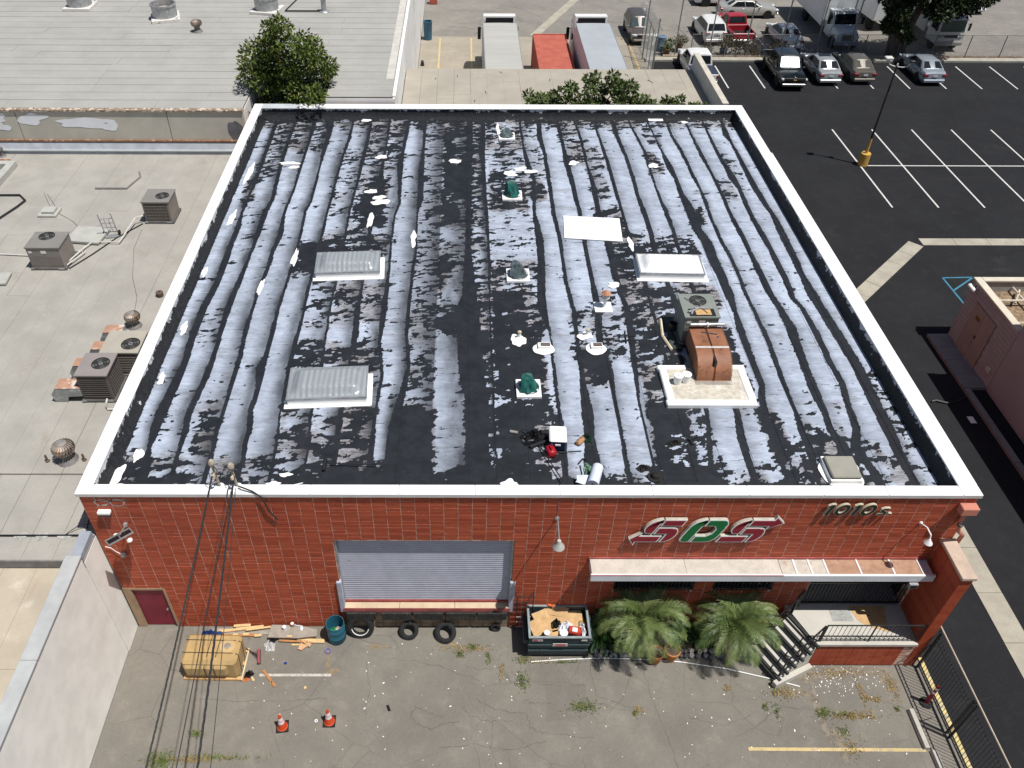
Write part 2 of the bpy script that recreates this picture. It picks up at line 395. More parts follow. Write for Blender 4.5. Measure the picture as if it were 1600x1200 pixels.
# --- block facing: stack bond
def brickmat():
    m, nt, bs = newmat('painted_block', .62, 0, .35)
    vec = _n(nt, 'ShaderNodeNewGeometry').outputs['Position']
    sn = _n(nt, 'ShaderNodeVectorMath', operation='MULTIPLY'); sn.inputs[1].default_value = (1/.4032, 0, 1/.1437)
    nt.links.new(vec, sn.inputs[0])
    fl = _n(nt, 'ShaderNodeVectorMath', operation='FLOOR'); nt.links.new(sn.outputs[0], fl.inputs[0])
    wn_ = _n(nt, 'ShaderNodeTexWhiteNoise', noise_dimensions='3D'); nt.links.new(fl.outputs[0], wn_.inputs['Vector'])
    cur = mixc(nt, wn_.outputs['Value'], (.36, .062, .026), (.47, .098, .042))
    cur = mixc(nt, math_(nt, 'MULTIPLY', ramp(nt, noise(nt, vec, .5, 5), .35, .75), .5), cur, (.33, .055, .024))
    n2 = noise(nt, vec, 26, 4, .7, (1, 1, 2.5))
    cur = mixc(nt, 1.0, cur, mixc(nt, ramp(nt, n2, .3, .72), (.8, .8, .8), (1.15, 1.15, 1.15)), 'MULTIPLY')
    cur = mixc(nt, math_(nt, 'MULTIPLY', ramp(nt, noise(nt, vec, 1.1, 6, .7), .68, .78), .45), cur, (.30, .20, .15))
    nt.links.new(cur, bs.inputs['Base Color']); bump(nt, bs, n2, .35, .012); return m
BRICK = brickmat()
PX_, PZ_ = .4032, .1437
cells = []
for i in range(62):
    for j in range(46):
        x0, x1 = .05+i*PX_+.006, .05+(i+1)*PX_-.006; z0, z1 = j*PZ_+.0045, (j+1)*PZ_-.0045
        x1 = min(x1, 24.95); z1 = min(z1, BH)
        if x1-x0 < .05: continue
        ok = True
        for o in OPEN:
            if x1 > o[0] and x0 < o[1] and z1 > o[2] and z0 < o[3]:
                if x0 < o[0]-.05: x1 = o[0]
                elif x1 > o[1]+.05: x0 = o[1]
                elif z0 < o[2]-.04: z1 = o[2]
                elif z1 > o[3]+.04: z0 = o[3]
                else: ok = False
        if ok and x1-x0 > .03 and z1-z0 > .03: cells.append((x0, x1, z0, z1))
def brick_into(b, x0, x1, z0, z1, dy=0):
    c = .004
    v = [(x0, .0135, z0), (x1, .0135, z0), (x1, .0135, z1), (x0, .0135, z1), (x0+c, dy, z0+c), (x1-c, dy, z0+c), (x1-c, dy, z1-c), (x0+c, dy, z1-c)]
    b.add(v, [(4, 5, 6, 7), (0, 1, 5, 4), (1, 2, 6, 5), (2, 3, 7, 6), (3, 0, 4, 7)])
camp = Vector((10.6, -14.8, 23.9))
full = [c for c in cells if abs((c[1]-c[0])-(PX_-.012)) < 1e-4 and abs((c[3]-c[2])-(PZ_-.009)) < 1e-4]
full.sort(key=lambda c: (Vector(((c[0]+c[1])/2, 0, (c[2]+c[3])/2))-camp).length*(1+.0*c[2])-.55*(c[3]))
single = set(full[:290])
b = MB(); brick_into(b, 0, PX_-.012, 0, PZ_-.009); bme = b.mesh('brick', BRICK)
rest = MB()
for c in cells:
    dy = random.uniform(-.003, .003)
    if c in single: obj('brick', bme, bld, (c[0], dy, c[2]))
    else: brick_into(rest, *c, dy)
o = rest.build('block_facing', BRICK, bld); o['kind'] = 'stuff'
# pale pointing left in the upright joints
POINT = M('pale_pointing', (.60, .47, .40), .9, .15, 9, stains=[((.42, .15, .09), 4, .5, .62, .85, (1, 1, .6))])
b = MB()
for i in range(1, 62):
    x = .05+i*PX_
    segs = [(0, BH)]
    for o in OPEN:
        if o[0] < x < o[1]:
            segs = ([(0, o[2])] if o[2] > 0 else [])+[(o[3], BH)]
    for z0, z1 in segs: b.box(x-.0058, x+.0058, .0035, .02, z0, z1)
o = b.build('upright_pointing', POINT, bld); o['kind'] = 'stuff'
# --- parapet inside faces (tarred, with drips of white coat) and metal coping
def parapetmat():
    m, nt, bs = newmat('tarred_parapet', .6, 0, .35)
    vec = _n(nt, 'ShaderNodeNewGeometry').outputs['Position']
    sep = _n(nt, 'ShaderNodeSeparateXYZ'); nt.links.new(vec, sep.inputs[0])
    n1 = noise(nt, vec, 1.6, 6, .7); n2 = noise(nt, vec, 9, 5, .7)
    edge = math_(nt, 'ADD', math_(nt, 'MULTIPLY', math_(nt, 'ADD', math_(nt, 'SUBTRACT', n1, .5), math_(nt, 'MULTIPLY', math_(nt, 'SUBTRACT', n2, .5), .5)), .9), 6.585)
    up = ramp(nt, math_(nt, 'SUBTRACT', sep.outputs['Z'], edge), -.01, .015)
    drip = ramp(nt, noise(nt, vec, 3.3, 6, .75), .66, .70)
    f = math_(nt, 'MAXIMUM', up, drip)
    nt.links.new(mixc(nt, f, mixc(nt, ramp(nt, n2, .3, .7), (.010, .011, .013), (.03, .031, .034)), (.62, .64, .66)), bs.inputs['Base Color'])
    bump(nt, bs, n2, .5, .02); return m
TARP = parapetmat()
def inner_face(name, p, q, nrm, hi=6.64, n=60):
    p = Vector(p); q = Vector(q); nrm = Vector(nrm); b = MB()
    def fn(u, v):
        w = p.lerp(q, u); k = math.sin(u*37.7)*.012+math.sin(u*91)*.008
        out = .16*(1-v)**2.2+k*(1-v)*v*2
        return (w.x+nrm.x*out, w.y+nrm.y*out, RZ-.01+v*(hi-RZ+.01))
    b.grid(fn, n, 6); return b.build(name, TARP, bld, smooth=60)
inner_face('parapet_face', (.42, .3, 0), (.42, 25.6, 0), (1, 0, 0)); inner_face('parapet_face', (24.50, 25.6, 0), (24.50, .3, 0), (-1, 0, 0))
inner_face('parapet_face', (24.5, 25.52, 0), (.42, 25.52, 0), (0, -1, 0)); inner_face('parapet_face', (.42, .31, 0), (24.5, .31, 0), (0, 1, 0))
b = MB(); b.box(.3, .41, .33, 25.69, RZ-.02, 6.64); b.box(24.51, 24.7, .33, 25.69, RZ-.02, 6.64); b.box(.41, 24.51, 25.53, 25.69, RZ-.02, 6.64)
b.build('parapet_core', TARP, bld)
COP = M('coping_metal', (.84, .84, .83), .5, .04, 1.0, stains=[((.5, .49, .47), 4.5, .7, .8, .35), ((.16, .15, .14), 9, .76, .82, .7)], spec=.4)
COPGREY = M('coping_metal_grey', (.50, .54, .57), .5, .08, 1.5, stains=[((.15, .16, .17), 5, .62, .72, .6)])
def cap(x0, x1, y0, y1, mat=COP, z=6.70, drop=.10, jog=0):
    b = MB(); b.cbox(x0, x1, y0, y1, z-.055, z, .012)
    return b.build('coping', mat, bld)
xs = [0.0, .45, 3.95, 6.45, 8.9, 11.0, 13.35, 15.9, 18.55, 20.6, 22.4, 24.45, 25.0]
for x0, x1 in zip(xs[:-1], xs[1:]): cap(x0+.004, x1-.004, -.06, .30)
xs = [.42, 2.35, 5.3, 8.4, 11.5, 14.6, 17.7, 20.6, 24.48]
for k, (x0, x1) in enumerate(zip(xs[:-1], xs[1:])): cap(x0+.004, x1-.004, 25.47, 26.0, COPGREY if k == 0 else COP)
for k, (y0, y1) in enumerate(zip([.306, 3.2, 6.3, 9.4, 12.5, 15.6, 18.7, 22.4], [3.2, 6.3, 9.4, 12.5, 15.6, 18.7, 22.4, 26.0])): cap(0.0, .415+.02*(k % 2), y0+.004, y1-.004)
for k, (y0, y1) in enumerate(zip([.306, 3.2, 6.3, 9.4, 12.5, 15.6, 20.65], [3.2, 6.3, 9.4, 12.5, 15.6, 20.65, 26.0])): cap(24.46, 25.0+(.0 if y0 < 20 else -.06), y0+.004, y1-.004)
b = MB(); b.box(.004, 24.996, -.058, -.046, 6.565, 6.648); b.build('coping_fascia', M('fascia_metal', (.62, .60, .58), .5, .08, 2), bld)
b = MB()
for (x, y, rx, ry, s) in ((.62, 1.0, .2, .5, 1), (.8, .55, .5, .2, 2), (1.1, .45, .5, .14, 3), (1.05, 1.9, .12, .3, 4)):
    b2 = blob(x, y, rx, ry, RZ+.022+.001*s, seed=s, jag=.5); b.add(b2.v, b2.f)
b.build('paint_patch', WHITE, bld)

# --- roof: 27 lapped sheets, weathered white coat with freshly tarred laps
SEAMS={'R1':[(0.9,23.56,23.8),(1.7,23.52,23.83),(2.9,23.56,23.94),(4.3,23.6,23.99),(6.1,23.68,24.06),(7.7,23.6,24),(9.3,23.54,23.89),(10.1,23.47,23.88),(11.3,23.56,23.8),(12.9,23.59,23.9),(14.5,23.63,23.95),(16,23.73,23.93),(17,23.62,23.86),(18.3,23.56,23.86),(19.9,23.59,23.84),(21.1,23.64,23.84),(23,23.68,23.81),(23.7,23.53,23.86),(25,23.75,23.89)],
'R2':[(1.3,22.51,22.81),(2,22.38,22.63),(2.3,22.32,22.63),(3.1,22.66,22.92),(4.1,22.78,22.98),(5.2,22.96,23.19),(6.3,22.91,23.12),(7.7,22.95,23.2),(9.3,22.93,23.12),(9.9,22.77,22.98),(11.1,22.84,23.08),(12.2,22.84,23.09),(13.2,22.88,23.07),(14.5,22.82,23.08),(15.8,22.79,22.99),(17,22.82,23.03),(18.2,22.89,23.07),(19.2,22.74,23.11),(20.1,22.77,23.02),(21.5,22.74,22.9),(23.1,22.75,22.91),(25,22.82,22.89)],
'R3':[(1.7,21.8,22.29),(2.4,21.91,22.28),(3,21.86,22.08),(3.8,21.94,22.14),(4.6,21.87,22.19),(5.6,21.94,22.23),(6.8,22.01,22.31),(8.1,22.08,22.45),(9.3,22.09,22.35),(10.4,21.96,22.22),(11.6,21.97,22.24),(12.8,22.01,22.19),(14.1,21.99,22.21),(15.8,21.95,22.12),(17.3,21.99,22.14),(18.6,22,22.15),(20,21.98,22.11),(21.4,21.9,22.1),(23.1,21.91,22.04),(25,21.92,22.02)],
'R4':[(1,20.85,20.97),(2.4,20.96,21.21),(3,20.96,21.16),(3.9,21.07,21.2),(5.1,21.08,21.23),(6.5,21.12,21.3),(7.7,21.16,21.34),(9.2,21.15,21.29),(10.5,21.13,21.28),(11.5,21.18,21.31),(12.7,21.14,21.3),(14,21.07,21.23),(15.8,21.08,21.2),(16.9,21.11,21.28),(18.1,21.16,21.28),(19.3,21.09,21.25),(20.7,21.08,21.24),(22.1,21.01,21.2),(23.6,20.89,21.03),(25,20.95,21.05)],
'R5':[(1.5,20,20.12),(2.2,20.03,20.22),(3,20,20.19),(3.6,20.08,20.25),(4.3,20.08,20.33),(5.1,20.31,20.51),(6.1,20.3,20.54),(7,20.3,20.55),(8,20.31,20.59),(9,20.44,20.6),(10.1,20.39,20.74),(11.3,20.38,20.74),(12.5,20.29,20.72),(13.8,20.32,20.76),(14.8,20.16,20.55),(16.2,20.17,20.57),(16.6,20.17,20.59),(17.8,20.17,20.41),(19.1,20.23,20.42),(20.3,20.08,20.4),(21.6,20.14,20.27),(23.6,20.08,20.15),(25.1,19.98,20.08)],
'R6':[(1.5,18.98,19.2),(2.6,19,19.25),(3.8,19.18,19.38),(13.5,19.23,19.38),(14.8,19.25,19.42),(16.2,19.24,19.44),(17.2,19.22,19.34),(18.7,19.24,19.33),(20.3,19.23,19.35),(21.9,19.28,19.41),(23.6,19.14,19.28),(25.1,19.04,19.14)],
'R7':[(1.3,17.83,18.01),(2.1,17.98,18.14),(3.8,18.27,18.4),(10.3,18.34,18.51),(13.3,18.21,18.43),(14.7,18.29,18.49),(16.2,18.27,18.5),(17.6,18.27,18.42),(19.3,18.29,18.48),(21.1,18.3,18.46),(22.9,18.18,18.38),(25.1,18.14,18.35)],
'R8':[(9.8,17.47,17.58),(11,17.46,17.64),(11.5,17.37,17.55),(14.6,17.4,17.53),(16.2,17.4,17.5),(17.6,17.34,17.49),(19.6,17.34,17.52),(21.5,17.33,17.49),(24.3,17.28,17.38)],
'R9':[(4.3,16.23,16.31),(5.6,16.3,16.46),(7.4,16.4,16.63),(9.2,16.52,16.74),(9.9,16.47,16.65),(11.2,16.36,16.6),(12.5,16.38,16.63),(13.6,16.38,16.69),(16.4,16.34,16.56),(18.2,16.38,16.61),(20.3,16.39,16.5),(23,16.37,16.5),(25.2,16.28,16.38)],
'R10':[(1.6,15.4,15.56),(2.7,15.45,15.56),(4.3,15.45,15.56),(5.8,15.43,15.65),(7.4,15.29,15.49),(9.2,15.42,15.7),(11.2,15.5,15.66),(12.4,15.48,15.64),(13.7,15.5,15.67),(16.2,15.54,15.71),(18.7,15.46,15.69),(21,15.37,15.61),(23,15.43,15.56),(25.2,15.33,15.53)],
'R11':[(1.2,14.19,14.76),(2.7,14.36,14.66),(3.8,14.39,14.76),(5.6,14.52,14.66),(7.4,14.56,14.7),(9.2,14.59,14.75),(11,14.49,14.63),(12.4,14.52,14.65),(14,14.51,14.68),(16.1,14.42,14.6),(18.5,14.46,14.63),(19.9,14.45,14.63),(21.7,14.46,14.62),(23.4,14.3,14.55),(25.2,14.39,14.61)],
'R12':[(1.2,13.54,13.72),(2.7,13.56,13.81),(3.8,13.63,13.74),(5.6,13.63,13.74),(7.8,13.69,13.75),(9.2,13.37,13.71),(10.1,13.42,13.73),(11.9,13.57,13.85),(14,13.63,13.94),(16.1,13.62,13.77),(18.9,13.8,13.94),(20.3,13.56,13.82),(22.3,13.51,13.61),(25.2,13.47,13.6)],
'L12':[(9.6,11.62,11.67),(11.9,11.64,11.75),(14,11.63,11.72),(16.1,11.59,11.74),(18,11.52,11.7),(19.9,11.53,11.68),(21.6,11.4,11.71),(25.2,11.58,11.78)],
'L11':[(1.6,10.74,11.48),(3.1,10.74,11.4),(4.3,10.74,11.49),(5.8,10.52,11.35),(7.4,10.45,11.32),(9.1,10.38,11.23),(10.1,10.64,11.16),(11.7,10.69,11.07),(13.4,10.75,10.97),(16.1,10.78,10.99),(16.7,10.81,11.01),(19,10.82,11.02),(22.3,10.86,11.1),(25.2,10.87,11.16)],
'L9':[(3.1,8.36,8.69),(6,8.8,8.92),(7.4,8.65,8.76),(9.1,8.61,8.74),(11.6,8.67,8.78),(13,8.74,8.83),(14.7,8.7,8.78),(15.9,8.7,8.76),(17.3,8.66,8.93),(19.9,8.6,8.86),(22.3,8.7,8.82),(25.1,8.65,8.82)],
'L8':[(2.3,7.84,8.03),(3.5,7.88,7.97),(5.6,7.94,8.05),(7.3,7.72,7.83),(9.1,7.7,7.92),(11.9,7.76,7.84),(13.9,7.71,7.79),(15.8,7.73,7.82),(16.8,7.85,7.96),(18.4,7.75,7.92),(20.5,7.57,7.87),(21.8,7.73,7.86),(23.7,7.76,7.95),(25.4,7.86,7.99)],
'L7':[(2.4,6.8,6.94),(3.3,6.74,6.93),(6.6,6.82,6.87),(7.6,6.79,7.02),(9,6.74,6.94),(10.6,6.81,6.91),(13.9,6.78,6.86),(15.8,6.64,6.97),(17,6.39,6.78),(18.2,6.86,7.14),(19.9,6.84,6.99),(22.9,6.92,6.98),(25.4,6.88,7.01)],
'L6':[(2.5,6.01,6.06),(3.6,5.85,5.95),(6.2,5.89,5.98),(7.2,5.85,5.93),(8.9,5.8,5.88),(10.8,5.79,5.89),(13.2,5.83,5.89),(14.4,5.79,5.89),(16.1,5.78,5.86),(17.7,5.82,5.93),(19.1,5.85,5.97),(20.9,5.86,6.04),(22.9,5.92,6.08),(25.4,5.96,6.06)],
'L5':[(1.5,5.05,5.14),(2.8,4.99,5.06),(3.7,4.91,4.98),(6.2,4.79,4.95),(6.9,4.79,4.95),(8.1,4.83,4.97),(9,4.86,4.95),(10.3,4.8,4.93),(13.4,4.86,4.94),(14.5,4.83,4.95),(16.1,4.83,4.93),(17,4.86,4.97),(18.4,4.87,4.98),(19.6,4.87,4.99),(20.9,4.9,5.02),(23.1,5,5.16),(25.4,5.05,5.11)],
'L4':[(1.7,4.1,4.24),(2.5,4.03,4.18),(3,4.03,4.21),(3.8,3.92,4.09),(4.9,3.95,4.11),(5.9,3.77,4.09),(6.6,3.92,4.08),(7.9,3.9,4.07),(9.2,3.9,4.02),(10.7,3.96,4.06),(11.6,3.96,4.07),(12.9,3.98,4.09),(14.6,3.95,4.07),(16.1,3.87,3.99),(17,4,4.11),(18.6,4,4.12),(20.2,3.97,4.06),(21.5,3.92,4.1),(23.6,3.9,4.15),(25.4,3.68,4.1)],
'L3':[(1.7,3.16,3.3),(3,3.06,3.2),(3.8,3.11,3.21),(5.6,3.04,3.2),(6.6,3.04,3.2),(7.9,2.95,3.12),(9.2,2.98,3.09),(10.2,2.94,3.07),(11.7,3.03,3.19),(13,3.02,3.19),(14.3,3.07,3.3),(16.1,3.01,3.13),(18.2,3.1,3.22),(19.5,3.07,3.19),(21,3.08,3.23),(23.2,3.08,3.23),(25.4,3.02,3.22)],
'L2':[(1.4,2.16,2.3),(2.2,2.13,2.27),(3,2.08,2.27),(3.7,1.98,2.18),(5.1,2.1,2.31),(5.9,2.13,2.34),(6.7,2.15,2.31),(7.7,2.09,2.26),(9.1,2.01,2.24),(11,2.09,2.3),(12.1,2.15,2.31),(13.2,2.2,2.32),(14.4,2.13,2.36),(16.1,2.12,2.36),(17,2.28,2.45),(18.4,2.21,2.38),(19.9,2.13,2.31),(21.7,2.07,2.25),(23.9,2.08,2.21),(25.4,2.04,2.27)],
'L1':[(1.3,1.24,1.57),(2.2,1.22,1.36),(3,1.08,1.38),(3.8,1.06,1.41),(5.2,1.15,1.46),(6.3,1.22,1.46),(7.4,1.13,1.38),(9.1,1.09,1.38),(10.9,1.26,1.5),(12.4,1.21,1.48),(13.6,1.22,1.45),(15,1.24,1.45),(16,1.21,1.33),(17,1.23,1.34),(18.4,1.24,1.38),(20.5,1.22,1.37),(21.9,1.17,1.35),(23.9,1.13,1.32),(25.4,1.13,1.26)]}

S_ = {k: np.array(v) for k, v in SEAMS.items()}
def vnoise(x, y, seed):                       # value noise on arrays
    r = np.random.default_rng(seed); T = r.random((256, 256))
    xi = np.floor(x).astype(int); yi = np.floor(y).astype(int); fx = x-xi; fy = y-yi
    fx = fx*fx*(3-2*fx); fy = fy*fy*(3-2*fy)
    g = lambda a, c: T[a % 256, c % 256]
    return (g(xi, yi)*(1-fx)+g(xi+1, yi)*fx)*(1-fy)+(g(xi, yi+1)*(1-fx)+g(xi+1, yi+1)*fx)*fy
def fbm(x, y, seed, oct=4, gain=.55):
    a, s, n = 1., 0., 0.
    for k in range(oct):
        s = s+a*vnoise(x*2**k+k*17.3, y*2**k+k*9.1, seed+k); n += a; a *= gain
    return s/n
sstep = lambda a, b_, x: (lambda t: t*t*(3-2*t))(np.clip((x-a)/(b_-a), 0, 1))
ORDER = ['L1', 'L2', 'L3', 'L4', 'L5', 'L6', 'L7', 'L8', 'L9', 'L11', 'L12', 'R12', 'R11', 'R10', 'R9', 'R8', 'R7', 'R6', 'R5', 'R4', 'R3', 'R2', 'R1']
# zones of thicker tar: x0,x1,y0,y1,amount
ZONES = [(8.95, 11.2, 0, 26, .98), (9.6, 10.85, 12.4, 15.2, .38), (9.95, 10.7, 9.6, 11.8, .35), (9.65, 10.3, 8.9, 9.9, .4), (10.2, 10.85, 20.8, 23.6, .62), (9.9, 10.3, 16.0, 18.0, .7), (10.4, 10.8, 15.4, 17.4, .55),
         (9.45, 10.55, 3.6, 7.7, .06), (9.35, 10.72, 1.2, 4.6, .1), (8.75, 9.75, 4, 26, .45), (8.75, 9.4, 9, 26, .30), (8.6, 9.8, 0, 4.0, .97),
         (11.05, 11.65, 0, 8, .78), (11.05, 11.65, 8, 10.5, .62), (11.05, 11.65, 10.5, 16, .4), (11.05, 11.65, 16, 26, .6),
         (11.7, 13.6, 0, 4.4, .93), (12.9, 13.6, .9, 3.6, .55), (11.7, 13.4, 4.4, 10.6, .90), (12.9, 13.6, 7.6, 10, .5), (11.7, 13.6, 10.6, 12.6, .55), (11.7, 13.6, 12.6, 16, .24), (11.8, 13.5, 16.2, 20.2, .72), (11.7, 13.6, 20.2, 22.2, .4), (11.7, 13.6, 22.2, 26, .68),
         (13.55, 14.3, 17.2, 19.6, .8), (13.5, 14.5, 19, 24.6, .3), (5.0, 9, 0, 1.7, .95), (9, 13.2, 0, 1.25, .95), (13.2, 24.3, 0, .95, .93), (.4, 5, 0, 1.15, .9), (.4, 5.0, 1.1, 1.9, .55), (13.2, 24, .9, 1.5, .35),
         (4.8, 7.9, 5.6, 7.2, .75), (5, 7.9, 1.4, 4.0, .48), (5.6, 6.9, 1.2, 2.6, .7), (6.7, 7.9, 1.6, 4, .6), (4.9, 7.7, 12.4, 14.4, .66), (4.0, 5.2, 11.2, 13.8, .9), (4.9, 7.9, 8.2, 11, .5), (4.9, 5.6, 3.9, 6, .45),
         (16.6, 20.2, 9.2, 11.0, .62), (16.6, 20.1, 12.4, 14.2, .68), (16.4, 17.5, 11, 13.6, .8), (15.8, 18.3, 7.2, 9.4, .5), (16.5, 18.2, 3.2, 8.6, .74), (16.4, 17.7, .8, 4.2, .95), (16.8, 17.4, 1.6, 2.8, .6), (17.7, 18.3, 1, 3.8, .45), (19.2, 20.1, 3.9, 8.2, .9), (19.9, 20.5, 1, 4, .72), (14.4, 16.3, 6.2, 9.2, .45), (14.6, 15.6, 5.2, 7.0, .85), (15.4, 16.4, 8, 10.4, .35),
         (20.6, 23.2, .7, 2.6, .62), (21.0, 22.4, 1.9, 3.2, .7), (22.4, 24.4, .7, 2.0, .5), (20.4, 21.2, 2.0, 2.3, .95), (23.8, 24.6, 0, 6, .3),
         (.4, 24.6, 24.3, 25.2, .5), (.4, 24.6, 25.15, 26, .96), (2.2, 4.2, 21.8, 25, .52), (5.9, 7.9, 20, 25, .5), (5.9, 7.4, 14, 20, .46), (6.35, 7.3, 14.8, 19, .92), (4.9, 5.9, 16, 22, .34), (1.1, 2.3, 19, 25, .5), (1.0, 1.5, 16.5, 19.5, .6),
         (19.2, 19.9, 19.4, 21.6, .72), (16.3, 17.2, 17.2, 22.6, .4), (16.2, 17.4, 14.2, 16.6, .66), (15.4, 16.4, 20.6, 24.5, .55), (19.6, 20.4, 22.4, 25, .4), (20.2, 20.9, 15, 16.4, .6), (22.0, 22.8, 17, 19, .45), (2.9, 3.4, 1, 3, .3), (1.9, 3.2, 3.0, 4.2, .4), (2.5, 3.1, 2.2, 4.2, .75), (1.2, 2.2, 7, 9.5, .3), (22.8, 23.5, 18, 21.5, .3)]
def roof_paint(X, Y):
    xe = X+(fbm(X*3.1, Y*2.2, 11)-.5)*.05+(fbm(X*18, Y*13, 12, 3)-.5)*.035
    d = np.full(X.shape, 9.0); lo = np.full(X.shape, -9.0); hi = np.full(X.shape, 99.0)
    for k in ORDER:
        a = S_[k]; l = np.interp(Y, a[:, 0], a[:, 1]); r = np.interp(Y, a[:, 0], a[:, 2])
        dd = np.maximum(l-xe, xe-r); d = np.minimum(d, dd)
        lo = np.where(xe >= (l+r)/2, np.maximum(lo, r), lo); hi = np.where(xe < (l+r)/2, np.minimum(hi, l), hi)
    lo = np.maximum(lo, .62); hi = np.minimum(hi, 24.35)
    white = sstep(-.006, .014, d)*sstep(.55, .7, xe)
    # tar amount
    A = np.where(X < 9, .085, .04)+.30*(fbm(X*.45, Y*.35, 21)-.5)
    wx, wy = (fbm(X*2.6, Y*1.8, 22)-.5)*.55, (fbm(X*2.2, Y*1.5, 23)-.5)*.9
    A = np.clip(A, 0, 1)
    for (x0, x1, y0, y1, a) in ZONES:
        sx, sy = .16, .40
        w = sstep(-sx, sx, X+wx*.5-x0)*sstep(-sx, sx, x1-X-wx*.5)*sstep(-sy, sy, Y+wy-y0)*sstep(-sy, sy, y1-Y-wy)
        A = A*(1-w)+a*w
    # brushed strokes, running mostly across the sheets
    rot = .45; u = X*math.cos(rot)+Y*math.sin(rot); v = -X*math.sin(rot)+Y*math.cos(rot)
    N1 = fbm(u*1.9, v*5.2, 31, 5, .62); N2 = fbm(X*2.3, Y*7.5, 41, 5, .6); N3 = fbm(X*9, Y*6, 51, 3)
    N = .45*N1+.4*N2+.15*N3
    N = .5*(1+np.tanh((N-.5)*9.5))
    cover = sstep(-.07, .07, A*1.06-.03-N)
    white = white*(1-cover)
    # thin scratches and pulled threads showing through the coat
    scr = fbm(X*2.0, Y*26, 61, 3); white = white*(1-.55*sstep(.66, .78, scr)*sstep(.2, .5, fbm(X*1.2, Y*1.2, 62)))
    # brown worn coat where the tar is patchy
    brown = np.clip(sstep(.16, .62, A)*.9*sstep(.35, .6, fbm(X*1.1, Y*.9, 71))+.35*sstep(.62, .8, fbm(X*1.7, Y*2.6, 73)), 0, 1)
    t = np.clip((xe-lo)/np.maximum(hi-lo, .05), 0, 1)
    n8 = fbm(X*.9, Y*.55, 81); rt = X > 12.5
    k = np.where(rt, 1-t, t)                  # sprayed edge fades to dark: east edge of the west strips, west edge of the east strips
    fade = 1-np.where(rt, .60, 1.02)*sstep(np.where(rt, .48, .28)-.5*(n8-.45), np.where(rt, 1.15, 1.08), k)*(.62+.9*(fbm(X*3, Y*1.2, 82)-.25))
    fade = fade*(.80+.55*(fbm(X*1.3, Y*4.5, 83)-.35))*(.93+.5*(fbm(X*.6, Y*.5, 84)-.5))
    fade = np.where((X > 8.7) & (X < 9.7), fade*(.75-.55*sstep(8.85, 9.6, X)), fade)
    fade = np.where((X > 7.9) & (X < 8.75), fade*(.95-.3*sstep(8.1, 8.7, X)), fade)
    return np.clip(white, 0, 1), np.clip(brown, 0, 1), np.clip(fade, .05, 1)
def roofmat():
    m, nt, bs = newmat('roof_membrane', .62, 0, .3)
    at = _n(nt, 'ShaderNodeVertexColor', layer_name='coat'); sep = _n(nt, 'ShaderNodeSeparateColor'); nt.links.new(at.outputs['Color'], sep.inputs[0])
    vec = _n(nt, 'ShaderNodeNewGeometry').outputs['Position']
    nA = noise(nt, vec, 7, 5, .7, (.45, 1.5, 1)); nB = noise(nt, vec, 30, 4, .75, (.6, 1.2, 1)); nC = noise(nt, vec, 2.2, 4)
    w = math_(nt, 'ADD', sep.outputs[0], math_(nt, 'MULTIPLY', math_(nt, 'SUBTRACT', nB, .5), .9))
    w = math_(nt, 'MULTIPLY', ramp(nt, w, .42, .62), ramp(nt, sep.outputs[0], .02, .12))
    tar = mixc(nt, ramp(nt, nC, .3, .7), (.0125, .0145, .0182), (.0215, .0242, .0295))
    tar = mixc(nt, math_(nt, 'MULTIPLY', ramp(nt, nB, .62, .75), .5), tar, (.055, .056, .06))
    coat = mixc(nt, ramp(nt, nA, .25, .75), (.33, .385, .485), (.51, .565, .675))
    coat = mixc(nt, math_(nt, 'MULTIPLY', ramp(nt, nB, .56, .74), .55), coat, (.30, .32, .37))
    coat = mixc(nt, sep.outputs[1], coat, mixc(nt, ramp(nt, nA, .35, .7), (.13, .112, .108), (.40, .39, .41)))
    fd = mixc(nt, sep.outputs[2], (.035, .038, .045), coat)
    nt.links.new(mixc(nt, w, tar, fd), bs.inputs['Base Color'])
    rr = _n(nt, 'ShaderNodeMapRange'); rr.inputs['To Min'].default_value = .5; rr.inputs['To Max'].default_value = .8
    nt.links.new(w, rr.inputs['Value']); nt.links.new(rr.outputs[0], bs.inputs['Roughness'])
    bump(nt, bs, math_(nt, 'ADD', math_(nt, 'MULTIPLY', w, .35), math_(nt, 'ADD', nA, math_(nt, 'MULTIPLY', nB, .5))), .35, .02); return m
ROOFM = roofmat()
EDGES = [.40, 1.29, 2.21, 3.12, 4.02, 4.94, 5.91, 6.86, 7.84, 8.73, 9.75, 10.85, 11.64, 12.62, 13.67, 14.55, 15.52, 16.46, 17.42, 18.29, 19.25, 20.28, 21.14, 22.07, 22.88, 23.75, 24.56]
Y0, Y1, NY = .29, 25.56, 560
